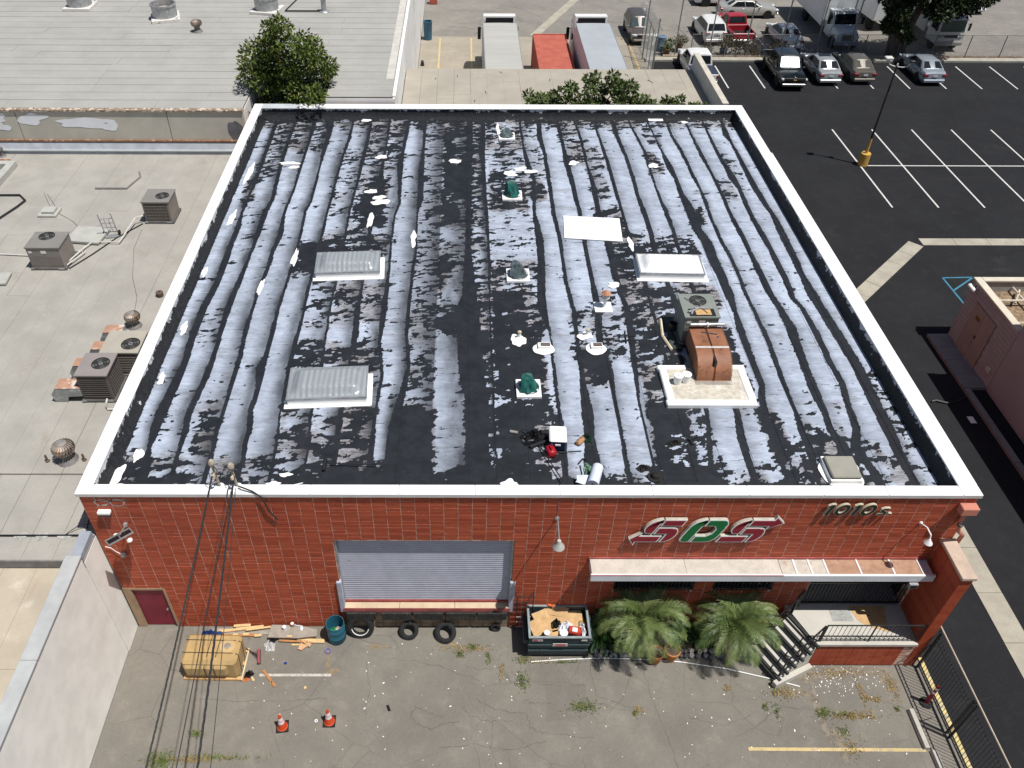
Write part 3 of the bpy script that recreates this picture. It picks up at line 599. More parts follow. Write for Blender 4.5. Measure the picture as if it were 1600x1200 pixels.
for i, (x0, x1) in enumerate(zip(EDGES[:-1], EDGES[1:])):
    nx = max(14, int(round((x1-x0+.06)/.038)))
    gx = np.linspace(x0, x1+.06, nx+1); gy = np.linspace(Y0, Y1, NY+1)
    X, Y = np.meshgrid(gx, gy, indexing='ij')
    w, br, fd = roof_paint(X, Y)
    u = (X-x0)/(x1-x0)
    Z = RZ+.012*(1-u)+.010*(fbm(X*1.3, Y*.9, 5)-.5)+.006*(fbm(X*6, Y*6, 6, 2)-.5)
    n1 = NY+1
    V = np.stack([X.ravel(), Y.ravel(), Z.ravel()], 1)
    a = (np.arange(nx)[:, None]*n1+np.arange(NY)[None, :]).ravel()
    F = np.stack([a, a+n1, a+n1+1, a+1], 1)
    me = bpy.data.meshes.new('roof_sheet'); me.vertices.add(len(V)); me.vertices.foreach_set('co', V.ravel())
    me.loops.add(F.size); me.loops.foreach_set('vertex_index', F.ravel().astype(np.int32))
    me.polygons.add(len(F)); me.polygons.foreach_set('loop_start', np.arange(0, F.size, 4, dtype=np.int32))
    me.update(calc_edges=True); me.polygons.foreach_set('use_smooth', [True]*len(F))
    ca = me.color_attributes.new('coat', 'FLOAT_COLOR', 'POINT')
    C = np.stack([w.ravel(), br.ravel(), fd.ravel(), np.ones(w.size)], 1).astype(np.float32); ca.data.foreach_set('color', C.ravel())
    me.materials.append(ROOFM); obj('roof_sheet', me, bld)
# fresh white patches of brushed-on coating
def patch(x, y, rx, ry, seed, jag=.45, rot=0):
    o = blob(x, y, rx, ry, RZ+.03+.0006*(seed % 9), seed=seed, jag=jag, rot=rot); return o.build('paint_patch', WHITE, bld)
for i, p in enumerate(((6.8, 21.16, .24, .22), (10.28, 20.75, .3, .2), (6.6, 17.84, .25, .2), (7.1, 16.9, .42, .22), (7.0, 17.3, .3, .16), (6.78, 15.4, .13, .55), (8.65, 13.93, .12, .55), (4.05, 12.5, .1, .62), (3.08, 10.5, .09, .52), (2.6, 20.5, .42, .16), (2.85, 20.1, .25, .14),
     (5.73, 25.2, .28, .14), (12.82, 19.55, .28, .26), (13.3, 20.0, .26, .2), (13.75, 19.75, .28, .2), (15.82, 20.6, .24, .2), (19.51, 20.35, .26, .2), (21.9, 25.1, .14, .16), (17.43, 13.6, .12, .42), (16.35, 10.7, .22, .2), (12.58, 7.35, .27, .3), (14.92, 7.6, .24, .22), (12.02, .78, .24, .17), (5.54, 1.12, .18, .08), (5.25, .78, .2, .08), (6.0, .66, .2, .07), (12.4, 24.2, .08, .7), (.95, 15.5, .12, .6), (.9, 19.5, .13, .9), (.85, 8.0, .12, .35), (.8, 5.3, .1, .3), (.75, 11.5, .09, .35))):
    patch(*p, seed=100+i)
b = MB(); b.cbox(20.1, 20.85, 25.2, 25.45, RZ+.02, RZ+.07, .01); tag(b.build('white_board', WHITE), 'narrow white strip lying at the far edge of the tarred roof', 'board')
# --- rolling door of the loading dock
SLAT = M('door_steel', (.44, .455, .54), .45, .06, 2.5, stains=[((.22, .10, .09), 1.6, .68, .74, .8, (1, 1, 3)), ((.33, .34, .40), 3, .5, .75, .5)], spec=.45)
door = MB().box(6.87, 12.18, .20, .26, 1.25, 4.56).build('roller_door', SLAT, bld)
prof = [(.200, 0), (.172, .012), (.168, .05), (.186, .084), (.200, .0905)]
n = 32; h = (4.55-1.28)/n
b = MB(); b.prism([(p[0], p[1]*h/.0905) for p in prof], 6.9, 12.15, 'x'); sme = b.mesh('slat', SLAT)
for k in range(n): obj('slat', sme, door, (0, 0, 1.28+k*h))
b = MB(); b.box(6.9, 12.15, .13, .21, 1.23, 1.30); b.build('bottom_bar', M('red_oxide', (.30, .06, .05), .7, .2, 4), door)
b = MB(); b.box(6.87, 6.93, .06, .17, 1.3, 4.5); b.box(12.12, 12.18, .06, .17, 1.3, 4.5); b.build('door_track', GALV, door)
GUARD = M('grey_guard', (.40, .42, .50), .6, .12, 4, stains=[((.25, .12, .09), 5, .6, .7, .6)])
b = MB(); b.cbox(6.76, 6.92, -.07, .08, .95, 2.55, .015); b.build('jamb_guard', GUARD, bld)
b = MB(); b.cbox(12.13, 12.3, -.07, .08, .95, 2.55, .015); b.build('jamb_guard', GUARD, bld)
SILL = M('dock_concrete', (.54, .43, .30), .9, .1, 2, fine=.12, stains=[((.3, .25, .2), 3, .6, .75, .5)])
REDP = M('dull_red_paint', (.36, .10, .095), .7, .2, 3, stains=[((.3, .2, .16), 5, .6, .7, .5)])
for k in range(3): MB().cbox(6.9+k*1.76, 6.9+(k+1)*1.76-.01, -.085, .17, 1.12, 1.20, .01).build('dock_sill', SILL, bld)
MB().box(6.88, 12.18, -.10, -.087, 1.03, 1.21).build('sill_angle', REDP, bld)
DOCKB = M('dock_block', (.30, .22, .15), .9, .2, 2.5, stains=[((.08, .07, .06), 2.2, .5, .75, .7)])
MB().box(6.86, 12.19, .03, .3, 0, 1.1).build('dock_wall', DOCKB, bld)
b = MB(); b.box(0, .38, .0, .04, 0, .19); bm_ = b.mesh('dock_block', DOCKB)
for i in range(13):
    for j in range(5): obj('dock_block', bm_, bld, (6.88+i*.406, random.uniform(-.004, .004), .02+j*.205))
BUMP = M('bumper_rubber', (.045, .043, .04), .85, .3, 5, stains=[((.2, .19, .17), 3, .62, .75, .5)])
for x in (6.95, 8.07, 9.1, 10.15, 11.15):
    r = MB()
    for k in range(22): r.cbox(x+k*.043, x+k*.043+.038, -.16-random.uniform(0, .012), -.01, .62, 1.0, .006)
    r.build('dock_bumper', BUMP, bld)
for x in (7.86, 8.93, 9.98, 11.02):
    r = MB(); r.box(x, x+.22, -.09, -.02, .96, 1.02); r.box(x, x+.03, -.09, -.02, .8, .96); r.box(x+.19, x+.22, -.09, -.02, .8, .96); r.build('bumper_bracket', REDP, bld)
# --- maroon door at the west end
fr = MB(); TAN = M('tan_jamb', (.36, .25, .16), .85, .15, 3)
fr.box(.05, .3, -.012, .1, 0, 2.16); fr.box(.3, 1.34, -.012, .1, 2.06, 2.16); fr.box(1.3, 1.38, -.012, .1, 0, 2.06); fr.build('door_frame', TAN, bld)
dr = MB().cbox(.31, 1.29, .06, .11, .01, 2.055, .006).build('door', M('maroon_paint', (.19, .018, .035), .5, .12, 2), bld)
MB().lathe([(.012, 0), (.012, -.05), (.03, -.06), (.03, -.09)], (1.2, .06, 1.0), 10, 'y').build('handle', GALV, dr)
# --- barred windows under the awning
for (x0, x1) in ((15.36, 17.84), (18.46, 20.29)):
    w = MB(); 
    for a in (x0, x1-.05): w.box(a, a+.05, .03, .12, 2.16, 3.44)
    w.box(x0+.05, x1-.05, .03, .12, 2.16, 2.21); w.box(x0+.05, x1-.05, .03, .12, 3.39, 3.44); w.box((x0+x1)/2-.025, (x0+x1)/2+.025, .03, .12, 2.21, 3.39)
    wf = w.build('window', M('dark_bronze', (.03, .032, .036), .5, .1, 3), bld)
    for a, c in ((x0+.05, (x0+x1)/2-.025), ((x0+x1)/2+.025, x1-.05)): MB().box(a, c, .085, .095, 2.21, 3.39).build('pane', DKGLASS, wf)
    g = MB(); k = int((x1-x0)/.115)
    for i in range(k+1): g.box(x0+i*(x1-x0-.016)/k, x0+i*(x1-x0-.016)/k+.016, -.06, -.044, 2.1, 3.5)
    for z in (2.18, 2.8, 3.42): g.box(x0, x1, -.0435, -.03, z, z+.03)
    for x in (x0+.02, x1-.05): 
        for z in (2.18, 3.42): g.box(x, x+.03, -.0295, .02, z, z+.03)
    g.build('window_bars', BLACKM, wf)
# --- recessed entry with its iron security gate
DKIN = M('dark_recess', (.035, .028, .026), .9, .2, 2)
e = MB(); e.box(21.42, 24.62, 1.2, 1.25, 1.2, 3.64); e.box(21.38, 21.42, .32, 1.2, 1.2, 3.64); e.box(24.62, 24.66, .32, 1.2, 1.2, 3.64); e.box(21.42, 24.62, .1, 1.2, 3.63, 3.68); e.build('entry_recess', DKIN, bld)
MB().box(21.42, 24.62, .0, 1.2, 1.1, 1.298).build('entry_floor', CONC, bld)
dd = MB().box(22.1, 23.9, 1.14, 1.19, 1.3, 3.5).build('door', M('dark_bronze', (.03, .032, .036), .5, .1, 3), bld)
for a in (22.2, 23.05): MB().box(a, a+.75, 1.125, 1.135, 1.5, 3.4).build('pane', DKGLASS, dd)
g = MB(); g.box(21.44, 24.6, .03, .07, 1.33, 1.39); g.box(21.44, 24.6, .03, .07, 3.54, 3.6); g.box(21.44, 24.6, .03, .07, 2.4, 2.45)
gt = g.build('security_gate', BLACKM, bld)
b = MB(); b.box(0, .02, .04, .06, 1.39, 3.54); bm_ = b.mesh('bar', BLACKM)
for i in range(29): obj('bar', bm_, gt, (21.46+i*.1115, 0, 0))
# --- awning along the east half of the front
AWN = M('awning_stucco', (.52, .485, .43), .9, .1, 3, fine=.2, fscale=50, stains=[((.25, .22, .19), 3, .62, .75, .5), ((.14, .12, .11), 9, .72, .78, .6)])
AWR = M('awning_rust', (.37, .225, .15), .85, .15, 4, fine=.14, stains=[((.5, .46, .40), 5, .55, .75, .5), ((.25, .13, .07), 2, .6, .75, .5)])
AWW = M('awning_fascia', (.70, .72, .76), .45, .06, 2, stains=[((.45, .46, .5), 3, .6, .75, .5)])
aw = MB().box(14.46, 24.55, -.56, 0.0, 3.5, 3.70).build('awning', AWW, bld)
MB().cbox(14.43, 24.58, -.64, -.562, 3.47, 3.765, .012).build('fascia', AWW, aw)
MB().box(14.43, 24.58, -.03, .0, 3.705, 3.80).build('wall_flashing', REDP, aw)
for i in range(2): MB().box(14.47+i*2.81, 14.47+(i+1)*2.81-.012, -.56, -.035, 3.702, 3.735).build('top_panel', AWN, aw)
MB().box(14.43, 20.09, -.6435, -.625, 3.75, 3.772).build('top_edge', REDP, aw)
xx = 20.1
for i, wd in enumerate((.42, .42, .44, .95, .95, .82)):
    m_ = AWR if i >= 3 else M('awning_pale_panel', (.50, .46, .40), .85, .12, 4, stains=[((.36, .2, .1), 3, .58, .7, .7)])
    MB().box(xx, xx+wd-.02, -.56, -.035, 3.702, 3.725).build('top_panel', m_, aw)
    MB().box(xx+wd-.02, xx+wd+.03, -.56, -.035, 3.702, 3.745).build('batten', AWW, aw); xx += wd+.03
# --- wing wall at the east end
wg = MB().box(24.66, 24.98, -1.35, -.004, 0, 4.62).build('wing_wall', MORT, bld)
r = MB()
for j in range(32):
    z0, z1 = j*PZ_+.003, (j+1)*PZ_-.003
    for (ya, yb) in ((-1.348, -.96), (-.948, -.56), (-.548, -.16), (-.148, -.006)): r.box(24.648, 24.665, ya, yb, z0, z1); r.box(24.975, 24.992, ya, yb, z0, z1)
    r.box(24.652, 24.988, -1.365, -1.3495, z0, z1)
o = r.build('block_facing', BRICK, wg); o['kind'] = 'stuff'
b = MB(); b.cbox(24.6, 25.04, -1.42, -.004, 4.62, 4.74, .015); b.build('cap', M('cap_concrete', (.50, .39, .31), .85, .1, 2, fine=.1, stains=[((.36, .2, .13), 3, .6, .72, .5)]), wg)
# --- graffiti scrawl and bare repair patches on the front
b = MB()
GR = M('pale_spray', (.55, .44, .40), .8, .15, 8)
def stroke(pts, w=.03):
    k = len(pts); L = []; Q = []
    for i, p in enumerate(pts):
        a = Vector(pts[max(i-1, 0)]); c = Vector(pts[min(i+1, k-1)]); t = (c-a).normalized() if (c-a).length else Vector((1, 0)); s = Vector((-t.y, t.x))*w/2
        L.append((p[0]-s.x, -.007, p[1]-s.y)); Q.append((p[0]+s.x, -.007, p[1]+s.y))
    b.add(L+Q, [(i, i+1, k+i+1, k+i) for i in range(k-1)])
for cx, cz in ((.62, 6.27), (1.05, 6.25)):
    stroke([(cx+.22*math.cos(t)*(1-.03*t), cz+.13*math.sin(t)) for t in np.linspace(0, 6.6, 26)])
stroke([(.4, 6.45), (.62, 6.33), (.85, 6.3), (1.0, 6.42), (1.3, 6.38)]); stroke([(.45, 6.12), (.75, 6.2), (.9, 6.35)])
b.build('spray_scrawl', GR, bld)

# ================================================================ NEIGHBOURING BUILDINGS
LRZ = 4.75
lb = thing('flat_roof_building', 'low building with a weathered grey sheet roof joined to the red warehouse', 'building', (0, 0, 0))
LROOF = M('grey_roofing', (.345, .33, .298), .9, .09, .7, fine=.07, fscale=30,
          stains=[((.265, .225, .165), .75, .57, .76, .6, (1, .55, 1)), ((.40, .385, .35), 2.4, .55, .7, .5), ((.22, .175, .12), 1.6, .66, .80, .7), ((.28, .27, .25), .3, .5, .7, .5)], bmp=(24, .12))
LUND = M('roofing_lap', (.11, .10, .09), .9, .2, 3)
STUC = M('white_stucco', (.86, .845, .79), .85, .07, 1.2, fine=.05, stains=[((.70, .68, .63), .8, .55, .8, .5, (2.2, .35, .35))], bmp=(18, .2))
b = MB(); b.box(-30, -.02, -.9, 24.6, 0, LRZ-.03); b.build('wall', STUC, lb)
b = MB(); b.box(-30, -.03, -.9, 24.5, LRZ-.03, LRZ-.012); b.build('roof_underlay', LUND, lb)
rs = random.Random(3)
x = -.04; i = 0
while x > -15.5:
    wd = .93+rs.uniform(-.03, .03); ys = [2.42, 24.45]; cut = rs.uniform(7, 19); cuts = [2.42, cut] if rs.random() < .7 else [2.42]
    if rs.random() < .35: cuts.append(min(24, cut+rs.uniform(3, 5)))
    cuts = sorted(cuts)+[24.45]
    for ya, yb in zip(cuts[:-1], cuts[1:]):
        g = rs.choice((.004, .004, .006, .012, .02)); bb = MB(); z1 = LRZ+rs.uniform(-.003, .004); z2 = z1+.006
        bb.add([(x-wd+g, ya+.008, z2), (x-.002, ya+.008, z1), (x-.002, yb-.004, z1), (x-wd+g, yb-.004, z2), (x-wd+g, ya+.008, LRZ-.011), (x-.002, ya+.008, LRZ-.011), (x-.002, yb-.004, LRZ-.011), (x-wd+g, yb-.004, LRZ-.011)],
               [(0, 1, 2, 3), (0, 3, 7, 4), (1, 5, 6, 2), (0, 4, 5, 1), (3, 2, 6, 7)])
        bb.build('roof_sheet', LROOF, lb)
    x -= wd
x = -.04
while x > -9:
    wd = .93+rs.uniform(-.05, .05); g = rs.choice((.006, .012, .02))
    MB().box(x-wd+g, x-.002, .03, 2.37, LRZ-.012, LRZ+.004).build('roof_sheet', LROOF, lb)
    MB().box(x-wd+g*.5, x-.002, -.86, -.03, LRZ-.012, LRZ+.002).build('roof_sheet', LROOF, lb); x -= wd
b = MB(); b.box(-30, -.04, -.92, -.87, LRZ-.25, LRZ+.06); b.build('roof_edge', M('dark_edge_metal', (.20, .19, .18), .8, .2, 3), lb)
# pipe lying on the roof with splashes of mastic
b = MB(); b.tube([(-8, .0, LRZ+.035), (-4.2, .0, LRZ+.035), (-.35, .02, LRZ+.035)], .022, 6); p = b.build('conduit_pipe', BLACKM)
tag(p, 'thin black pipe lying across the front of the grey roof', 'pipe')
for xx in (-2.15, -1.55, -.9):
    o = blob(xx, 0, .17, .13, LRZ+.012, seed=int(-xx*20), jag=.5).build('mastic', M('grey_mastic', (.38, .38, .36), .6, .3, 8), p)
b = MB(); b.tube([(-.9, .02, LRZ+.03), (-.55, .22, LRZ+.18), (-.2, .3, LRZ+.22), (-.05, .28, LRZ+.1)], .012, 5); b.tube([(-.3, .1, LRZ+.02), (-.25, .5, LRZ+.3)], .02, 5)
tag(b.build('loose_wire', BLACKM), 'black wire curling up at the corner of the red wall', 'wire')
# party wall running out beside the yard, with the lower stained roof behind it
pw = thing('party_wall', 'tall white stucco wall with a grey metal cap beside the yard', 'wall', (0, 0, 0))
MB().box(-.40, -.05, -40, -.92, 0, 5.02).build('wall', STUC, pw)
for k in range(6): MB().cbox(-.44, .0, -.9-(k+1)*3.2, -.9-k*3.2-.008, 5.02, 5.08, .01).build('cap', M('grey_cap_metal', (.42, .43, .43), .55, .1, 1.5, fine=.06), pw)
MB().box(-.36, -.05, -.85, -.01, 4.0, 5.0).build('shaded_corner_block', M('shade_blue_grey', (.30, .33, .38), .8, .1, 2), pw)  # shadowed parapet end; its shade is put into the blue-grey colour
lr = thing('stained_roof_building', 'low building with a stained tan roof behind the white wall', 'building', (0, 0, 0))
TROOF = M('tan_roof', (.43, .375, .295), .92, .1, .8, fine=.08, stains=[((.36, .22, .12), .9, .58, .76, .7, (1.2, .5, 1)), ((.22, .15, .1), 2.5, .70, .8, .7), ((.66, .61, .52), 1.7, .55, .75, .5)])
MB().box(-30, -.46, -40, -.93, 0, 4.48).build('wall', STUC, lr)
for k in range(8):
    for q in range(3): MB().box(-.47-(k+1)*.95+.008, -.47-k*.95, -.94-(q+1)*3.1+.01, -.94-q*3.1, 4.48, 4.50+rs.uniform(0, .003)).build('roof_sheet', TROOF, lr)
MB().box(-30, -.47-8*.95, -12, -.94, 4.48, 4.5).build('roof', TROOF, lr)
# ---- taller building behind to the west
bb_ = thing('tilt_up_building', 'tall grey concrete building with a pale flat roof behind the low grey roof', 'building', (0, 0, 0))
TILT = M('tilt_up_concrete', (.50, .475, .41), .9, .10, .6, fine=.06, stains=[((.30, .29, .27), .8, .58, .78, .45), ((.40, .36, .30), 3, .62, .78, .35)])
PALE = M('primer_patch', (.80, .82, .86), .8, .05, 2)
CANT = M('grey_flashing', (.34, .36, .40), .8, .12, 2, stains=[((.14, .14, .15), 4, .6, .72, .6, (1, 1, 3))])
RUST = M('rusty_strip', (.30, .15, .08), .8, .3, 5, stains=[((.6, .56, .5), 5, .58, .66, .8)])
WWALL = M('white_block_wall', (.80, .79, .77), .8, .06, 1, stains=[((.62, .6, .57), .7, .6, .8, .5, (1, 1, .25))])
b = MB(); b.box(-60, -.3, 24.75, 28.6, 0, 6.9); b.box(-60, 7.15, 28.6, 95, 0, 6.9); b.box(3.6, 7.15, 26.2, 28.6, 0, 6.9); b.build('wall', WWALL, bb_)
pxs = [-32, -25.2, -18.4, -11.62, -4.1, -.3]
for a, c in zip(pxs[:-1], pxs[1:]): MB().box(a+.02, c-.02, 24.52, 24.75, 4.6, 6.88).build('wall_panel', TILT, bb_)
for (x, z, rx, rz, s) in ((-13.1, 6.45, .85, .33, 1), (-10.9, 6.5, .7, .28, 2), (-8.2, 6.3, 1.45, .27, 5), (-7.1, 6.15, .55, .2, 6), (-12.5, 6.1, .4, .2, 9)):
    o = blob(x, z, rx, rz, 0, seed=s, jag=.55); q = MB(); q.add([(p[0], 24.512-.0004*s, p[1]) for p in o.v], o.f); q.build('primer_patch', PALE, bb_)
o = blob(-.8, 5.9, .35, .6, 0, seed=4, jag=.3); q = MB(); q.add([(p[0], 24.51, p[1]) for p in o.v], o.f); q.build('dark_patch', M('dark_patch', (.16, .16, .17), .9, .2, 2), bb_)
MB().box(-60, -.3, 24.44, 24.515, 5.34, 5.42).build('termination_strip', RUST, bb_)
b = MB(); b.prism([(24.515, 4.74), (24.515, 5.34), (24.30, 5.02), (24.22, 4.98), (24.22, 4.74)], -60, -.3, 'x'); b.build('cant_flashing', CANT, bb_)
MB().box(-60, -.3, 24.19, 24.222, 4.93, 4.985).build('flashing_trim', M('green_grey_trim', (.48, .52, .50), .6, .08, 3), bb_)
b = MB(); b.box(-60, -.28, 24.46, 24.76, 6.9, 6.985); b.build('roof_edge', M('weathered_edge', (.26, .19, .14), .8, .35, 5, stains=[((.7, .66, .58), 4, .5, .6, .85)]), bb_)
UROOF = M('pale_roofing', (.355, .35, .33), .92, .06, .5, fine=.08, fscale=24, stains=[((.29, .285, .27), .35, .5, .75, .6), ((.26, .23, .19), .8, .7, .82, .6), ((.39, .385, .365), 1.8, .55, .7, .5)], bmp=(20, .1))
MB().box(-60, 7.05, 28.6, 95, 6.9, 6.955).build('roof_underlay', LUND, bb_); MB().box(-60, -.32, 24.77, 28.6, 6.9, 6.955).build('roof_underlay', LUND, bb_); MB().box(3.62, 7.05, 26.22, 28.6, 6.9, 6.955).build('roof_underlay', LUND, bb_)
y = 24.78; row = 0
while y < 62:
    hgt = .98; x1 = 7.0 if y > 28.5 else -.34
    if y < 28.6 < y+hgt: hgt = 28.6-y+.001
    xa = x1-rs.uniform(2, 9); spans = [(xa, x1)]
    while xa > -24: xb = xa-rs.uniform(7, 11); spans.append((xb, xa)); xa = xb
    for (a, c) in spans:
        g = rs.choice((.006, .010, .016, .024)); z1 = 6.97+rs.uniform(-.003, .003)
        bb = MB(); bb.add([(a+.012, y, z1+.008), (c, y, z1+.008), (c, y+hgt-g, z1), (a+.012, y+hgt-g, z1), (a+.012, y, 6.95), (c, y, 6.95), (c, y+hgt-g, 6.95), (a+.012, y+hgt-g, 6.95)], [(0, 1, 2, 3), (0, 4, 5, 1), (1, 5, 6, 2), (2, 6, 7, 3), (3, 7, 4, 0)])
        bb.build('roof_sheet', UROOF, bb_)
    y += hgt
for k in range(3): MB().box(3.64, 7.0, 26.24+.79*k, 26.24+.79*(k+1)-.014, 6.95, 6.975).build('roof_sheet', UROOF, bb_)
for k in range(14): MB().cbox(7.02, 7.2, 26.3+k*3.0+.01, 26.3+(k+1)*3.0-.01, 6.9, 7.02, .01).build('coping', WWALL, bb_)
b = MB(); b.box(6.55, 6.95, 28.6, 70, 6.978, 6.985); b.build('edge_strip', M('edge_strip', (.52, .50, .46), .9, .1, 2), bb_)
b = MB(); b.box(7.16, 7.28, 46.0, 46.12, .3, 7.0); b.build('downpipe', WWALL, bb_)
# roof drums, turbine and pipes on the tall building
drum0 = thing('roof_drum', 'grey round roof duct near the top edge of the photo, westmost of three', 'roof duct', (-13.74, 40.2, 6.97), 0, 'round roof ducts')
b = MB(); b.lathe([(.74, .18), (.74, .82), (.80, .84), (.80, .92), (.70, .92), (.70, .3)], n=24, caps=False); b.build('casing', GALV, drum0, smooth=40)
b = MB(); b.lathe([(.66, .32), (.55, .6), (.5, .62)], n=20); b.tube([(-.68, 0, .62), (.68, 0, .62)], .03, 5); b.build('motor_cover', M('rusty_white', (.55, .48, .42), .8, .2, 4, stains=[((.4, .22, .12), 4, .5, .65, .8)]), drum0, smooth=40)
b = MB(); b.cbox(-.85, .85, -.85, .85, 0, .18, .02); b.build('kerb', M('white_drum_base', (.66, .64, .60), .8, .1, 3, stains=[((.08, .08, .08), 3, .55, .65, .9)]), drum0)
dup(drum0, (-7.75, 38.1, 6.97), .3, 'grey round roof duct right of the pale roof seam, middle one of three')
dup(drum0, (-1.74, 39.6, 6.97), -.2, 'grey round roof duct above the leafy tree, eastmost of three')
def turbine(label, loc, s=1.0, grp='turbine vents on the roofs'):
    t = thing('turbine_vent', label, 'roof vent', loc, random.uniform(0, 3), grp)
    b = MB(); b.lathe([(.27*s, 0), (.24*s, .05*s), (.15*s, .12*s), (.15*s, .26*s)], n=14); b.build('collar', M('dark_galvanized', (.16, .155, .15), .6, .2, 5), t, smooth=40)
    f = MB(); n = 22
    for i in range(n):
        a = 2*math.pi*i/n
        def P(r, z, tw): return (r*s*math.cos(a+tw), r*s*math.sin(a+tw), z*s)
        prof = [(.16, .25, 0), (.265, .33, .12), (.29, .43, .25), (.26, .53, .38), (.13, .60, .5)]
        v = [P(r, z, tw) for r, z, tw in prof]+[P(r*.9, z, tw+.22) for r, z, tw in prof]
        k = len(prof); f.add(v, [(j, j+1, k+j+1, k+j) for j in range(k-1)])
    f.build('fin', M('rusty_galvanized', (.33, .28, .24), .55, .25, 5, metal=.4, stains=[((.34, .17, .08), 4, .5, .65, .85)]), t)
    b = MB(); b.lathe([(.14*s, .585*s), (.13*s, .61*s), (.03*s, .63*s)], n=14); b.lathe([(.13*s, .26*s), (.2*s, .42*s), (.12*s, .58*s)], n=12); b.build('cap', M('dull_cap', (.30, .28, .26), .6, .2, 6, metal=.3), t, smooth=40)
    return t
turbine('rusty turbine vent beside the tan air conditioners on the low roof', (-1.83, 9.95, LRZ), 1.05)
turbine('rusty turbine vent near the front corner of the white parapet', (-1.88, 3.02, LRZ), 1.25)
turbine('small grey turbine vent on the tall pale roof', (-5.22, 35.8, 6.98), 1.15)
def ventpipe(label, loc, r, h, cap=True, mat=GALV):
    t = thing('vent_pipe', label, 'vent pipe', loc, 0, 'vent pipes on the roofs'); b = MB(); b.lathe([(r*2.2, 0), (r*2.0, .03), (r, .07), (r, h)], n=12); b.build('pipe', mat, t, smooth=40)
    if cap: b = MB(); b.lathe([(r*1.5, h), (r*1.55, h+.02), (r*1.3, h+.16), (r*.3, h+.2)], n=12); b.build('rain_cap', mat, t, smooth=40)
    return t
ventpipe('grey capped vent pipe on the pale roof right of the ducts', (1.85, 39.6, 6.98), .16, .75)
ventpipe('dark capped vent pipe by the grey flashing at the far wall', (-12.75, 24.0, LRZ), .09, .32, True, M('dark_galvanized', (.16, .155, .15), .6, .2, 5))
b = MB(); b.tube([(-.6, 39.5, 7.03), (1.6, 39.5, 7.03)], .04, 6); b.tube([(-.6, 39.5, 7.03), (.0, 43, 7.03)], .035, 6); tag(b.build('conduit_pipe', BLACKM), 'thin dark pipe bent across the pale roof behind the tree', 'pipe')
t = thing('flood_light', 'brown flood light on a post at the edge of the pale roof', 'lamp', (6.75, 43.4, 6.98), .4)
b = MB(); b.tube([(0, 0, 0), (0, 0, .5)], .04, 6); b.tube([(-.3, -.3, .1), (.1, -.1, .12)], .05, 6); b.build('post', BLACKM, t)
b = MB(); b.cbox(-.1, .42, -.22, .22, .45, .75, .04, Matrix.Rotation(-.35, 4, 'Y')); b.build('lamp_head', M('brown_enamel', (.22, .09, .05), .6, .2, 5), t)
# ---- low building right behind the warehouse
hb = thing('low_rear_building', 'low beige roofed building right behind the warehouse with a grey parapet', 'building', (0, 0, 0))
BROOF = M('beige_roofing', (.365, .335, .285), .92, .07, .7, fine=.07, fscale=26, stains=[((.29, .265, .22), .5, .5, .75, .6), ((.41, .385, .34), 1.5, .6, .75, .5)], bmp=(20, .1))
MB().box(7.2, 24.85, 27.9, 35.35, 0, 4.96).build('wall', WWALL, hb); MB().box(7.2, 24.6, 27.9, 35.35, 4.96, 4.975).build('roof_underlay', LUND, hb)
x = 7.22; k = 0
while x < 24.55:
    x2 = min(24.58, x+.97); c1 = rs.uniform(29, 34)
    for a, c in ((27.9, c1), (c1, 35.33)):
        g = rs.choice((.004, .006, .008, .014)); MB().box(x, x2-g, a+.006, c-.006, 4.976, 4.99+rs.uniform(-.002, .004)).build('roof_sheet', BROOF, hb)
    x = x2
MB().box(24.6, 24.85, 27.9, 35.35, 4.96, 5.92).build('parapet', M('grey_parapet', (.40, .42, .43), .85, .1, 1.2, stains=[((.28, .29, .3), 1.5, .55, .75, .6)]), hb)
for k in range(3): MB().cbox(24.56, 24.9, 27.9+k*2.48, 27.9+(k+1)*2.48-.01, 5.92, 6.0, .012).build('cap', M('cap_plaster', (.52, .49, .42), .9, .1, 2, fine=.1), hb)
b = MB()
for (x, y, L, a) in ((9.0, 33.6, .25, 1.4), (10.3, 34.0, .3, 1.5), (13.0, 34.6, .3, 2), (15.8, 33.4, .35, 1.5), (14.5, 32.2, .3, 1.3), (17.3, 33.3, .3, 2.1), (20.6, 34.2, .4, 2.0), (21.9, 33.2, .5, 2.1), (18.7, 32.4, .4, 1.6), (12.0, 31.5, .4, 1.7), (11.3, 30.3, .3, 1.5)):
    b.tube([(x, y, 4.995), (x+L*math.cos(a), y+L*math.sin(a), 4.997)], .025, 4)
b.build('torn_seam', LUND, hb)
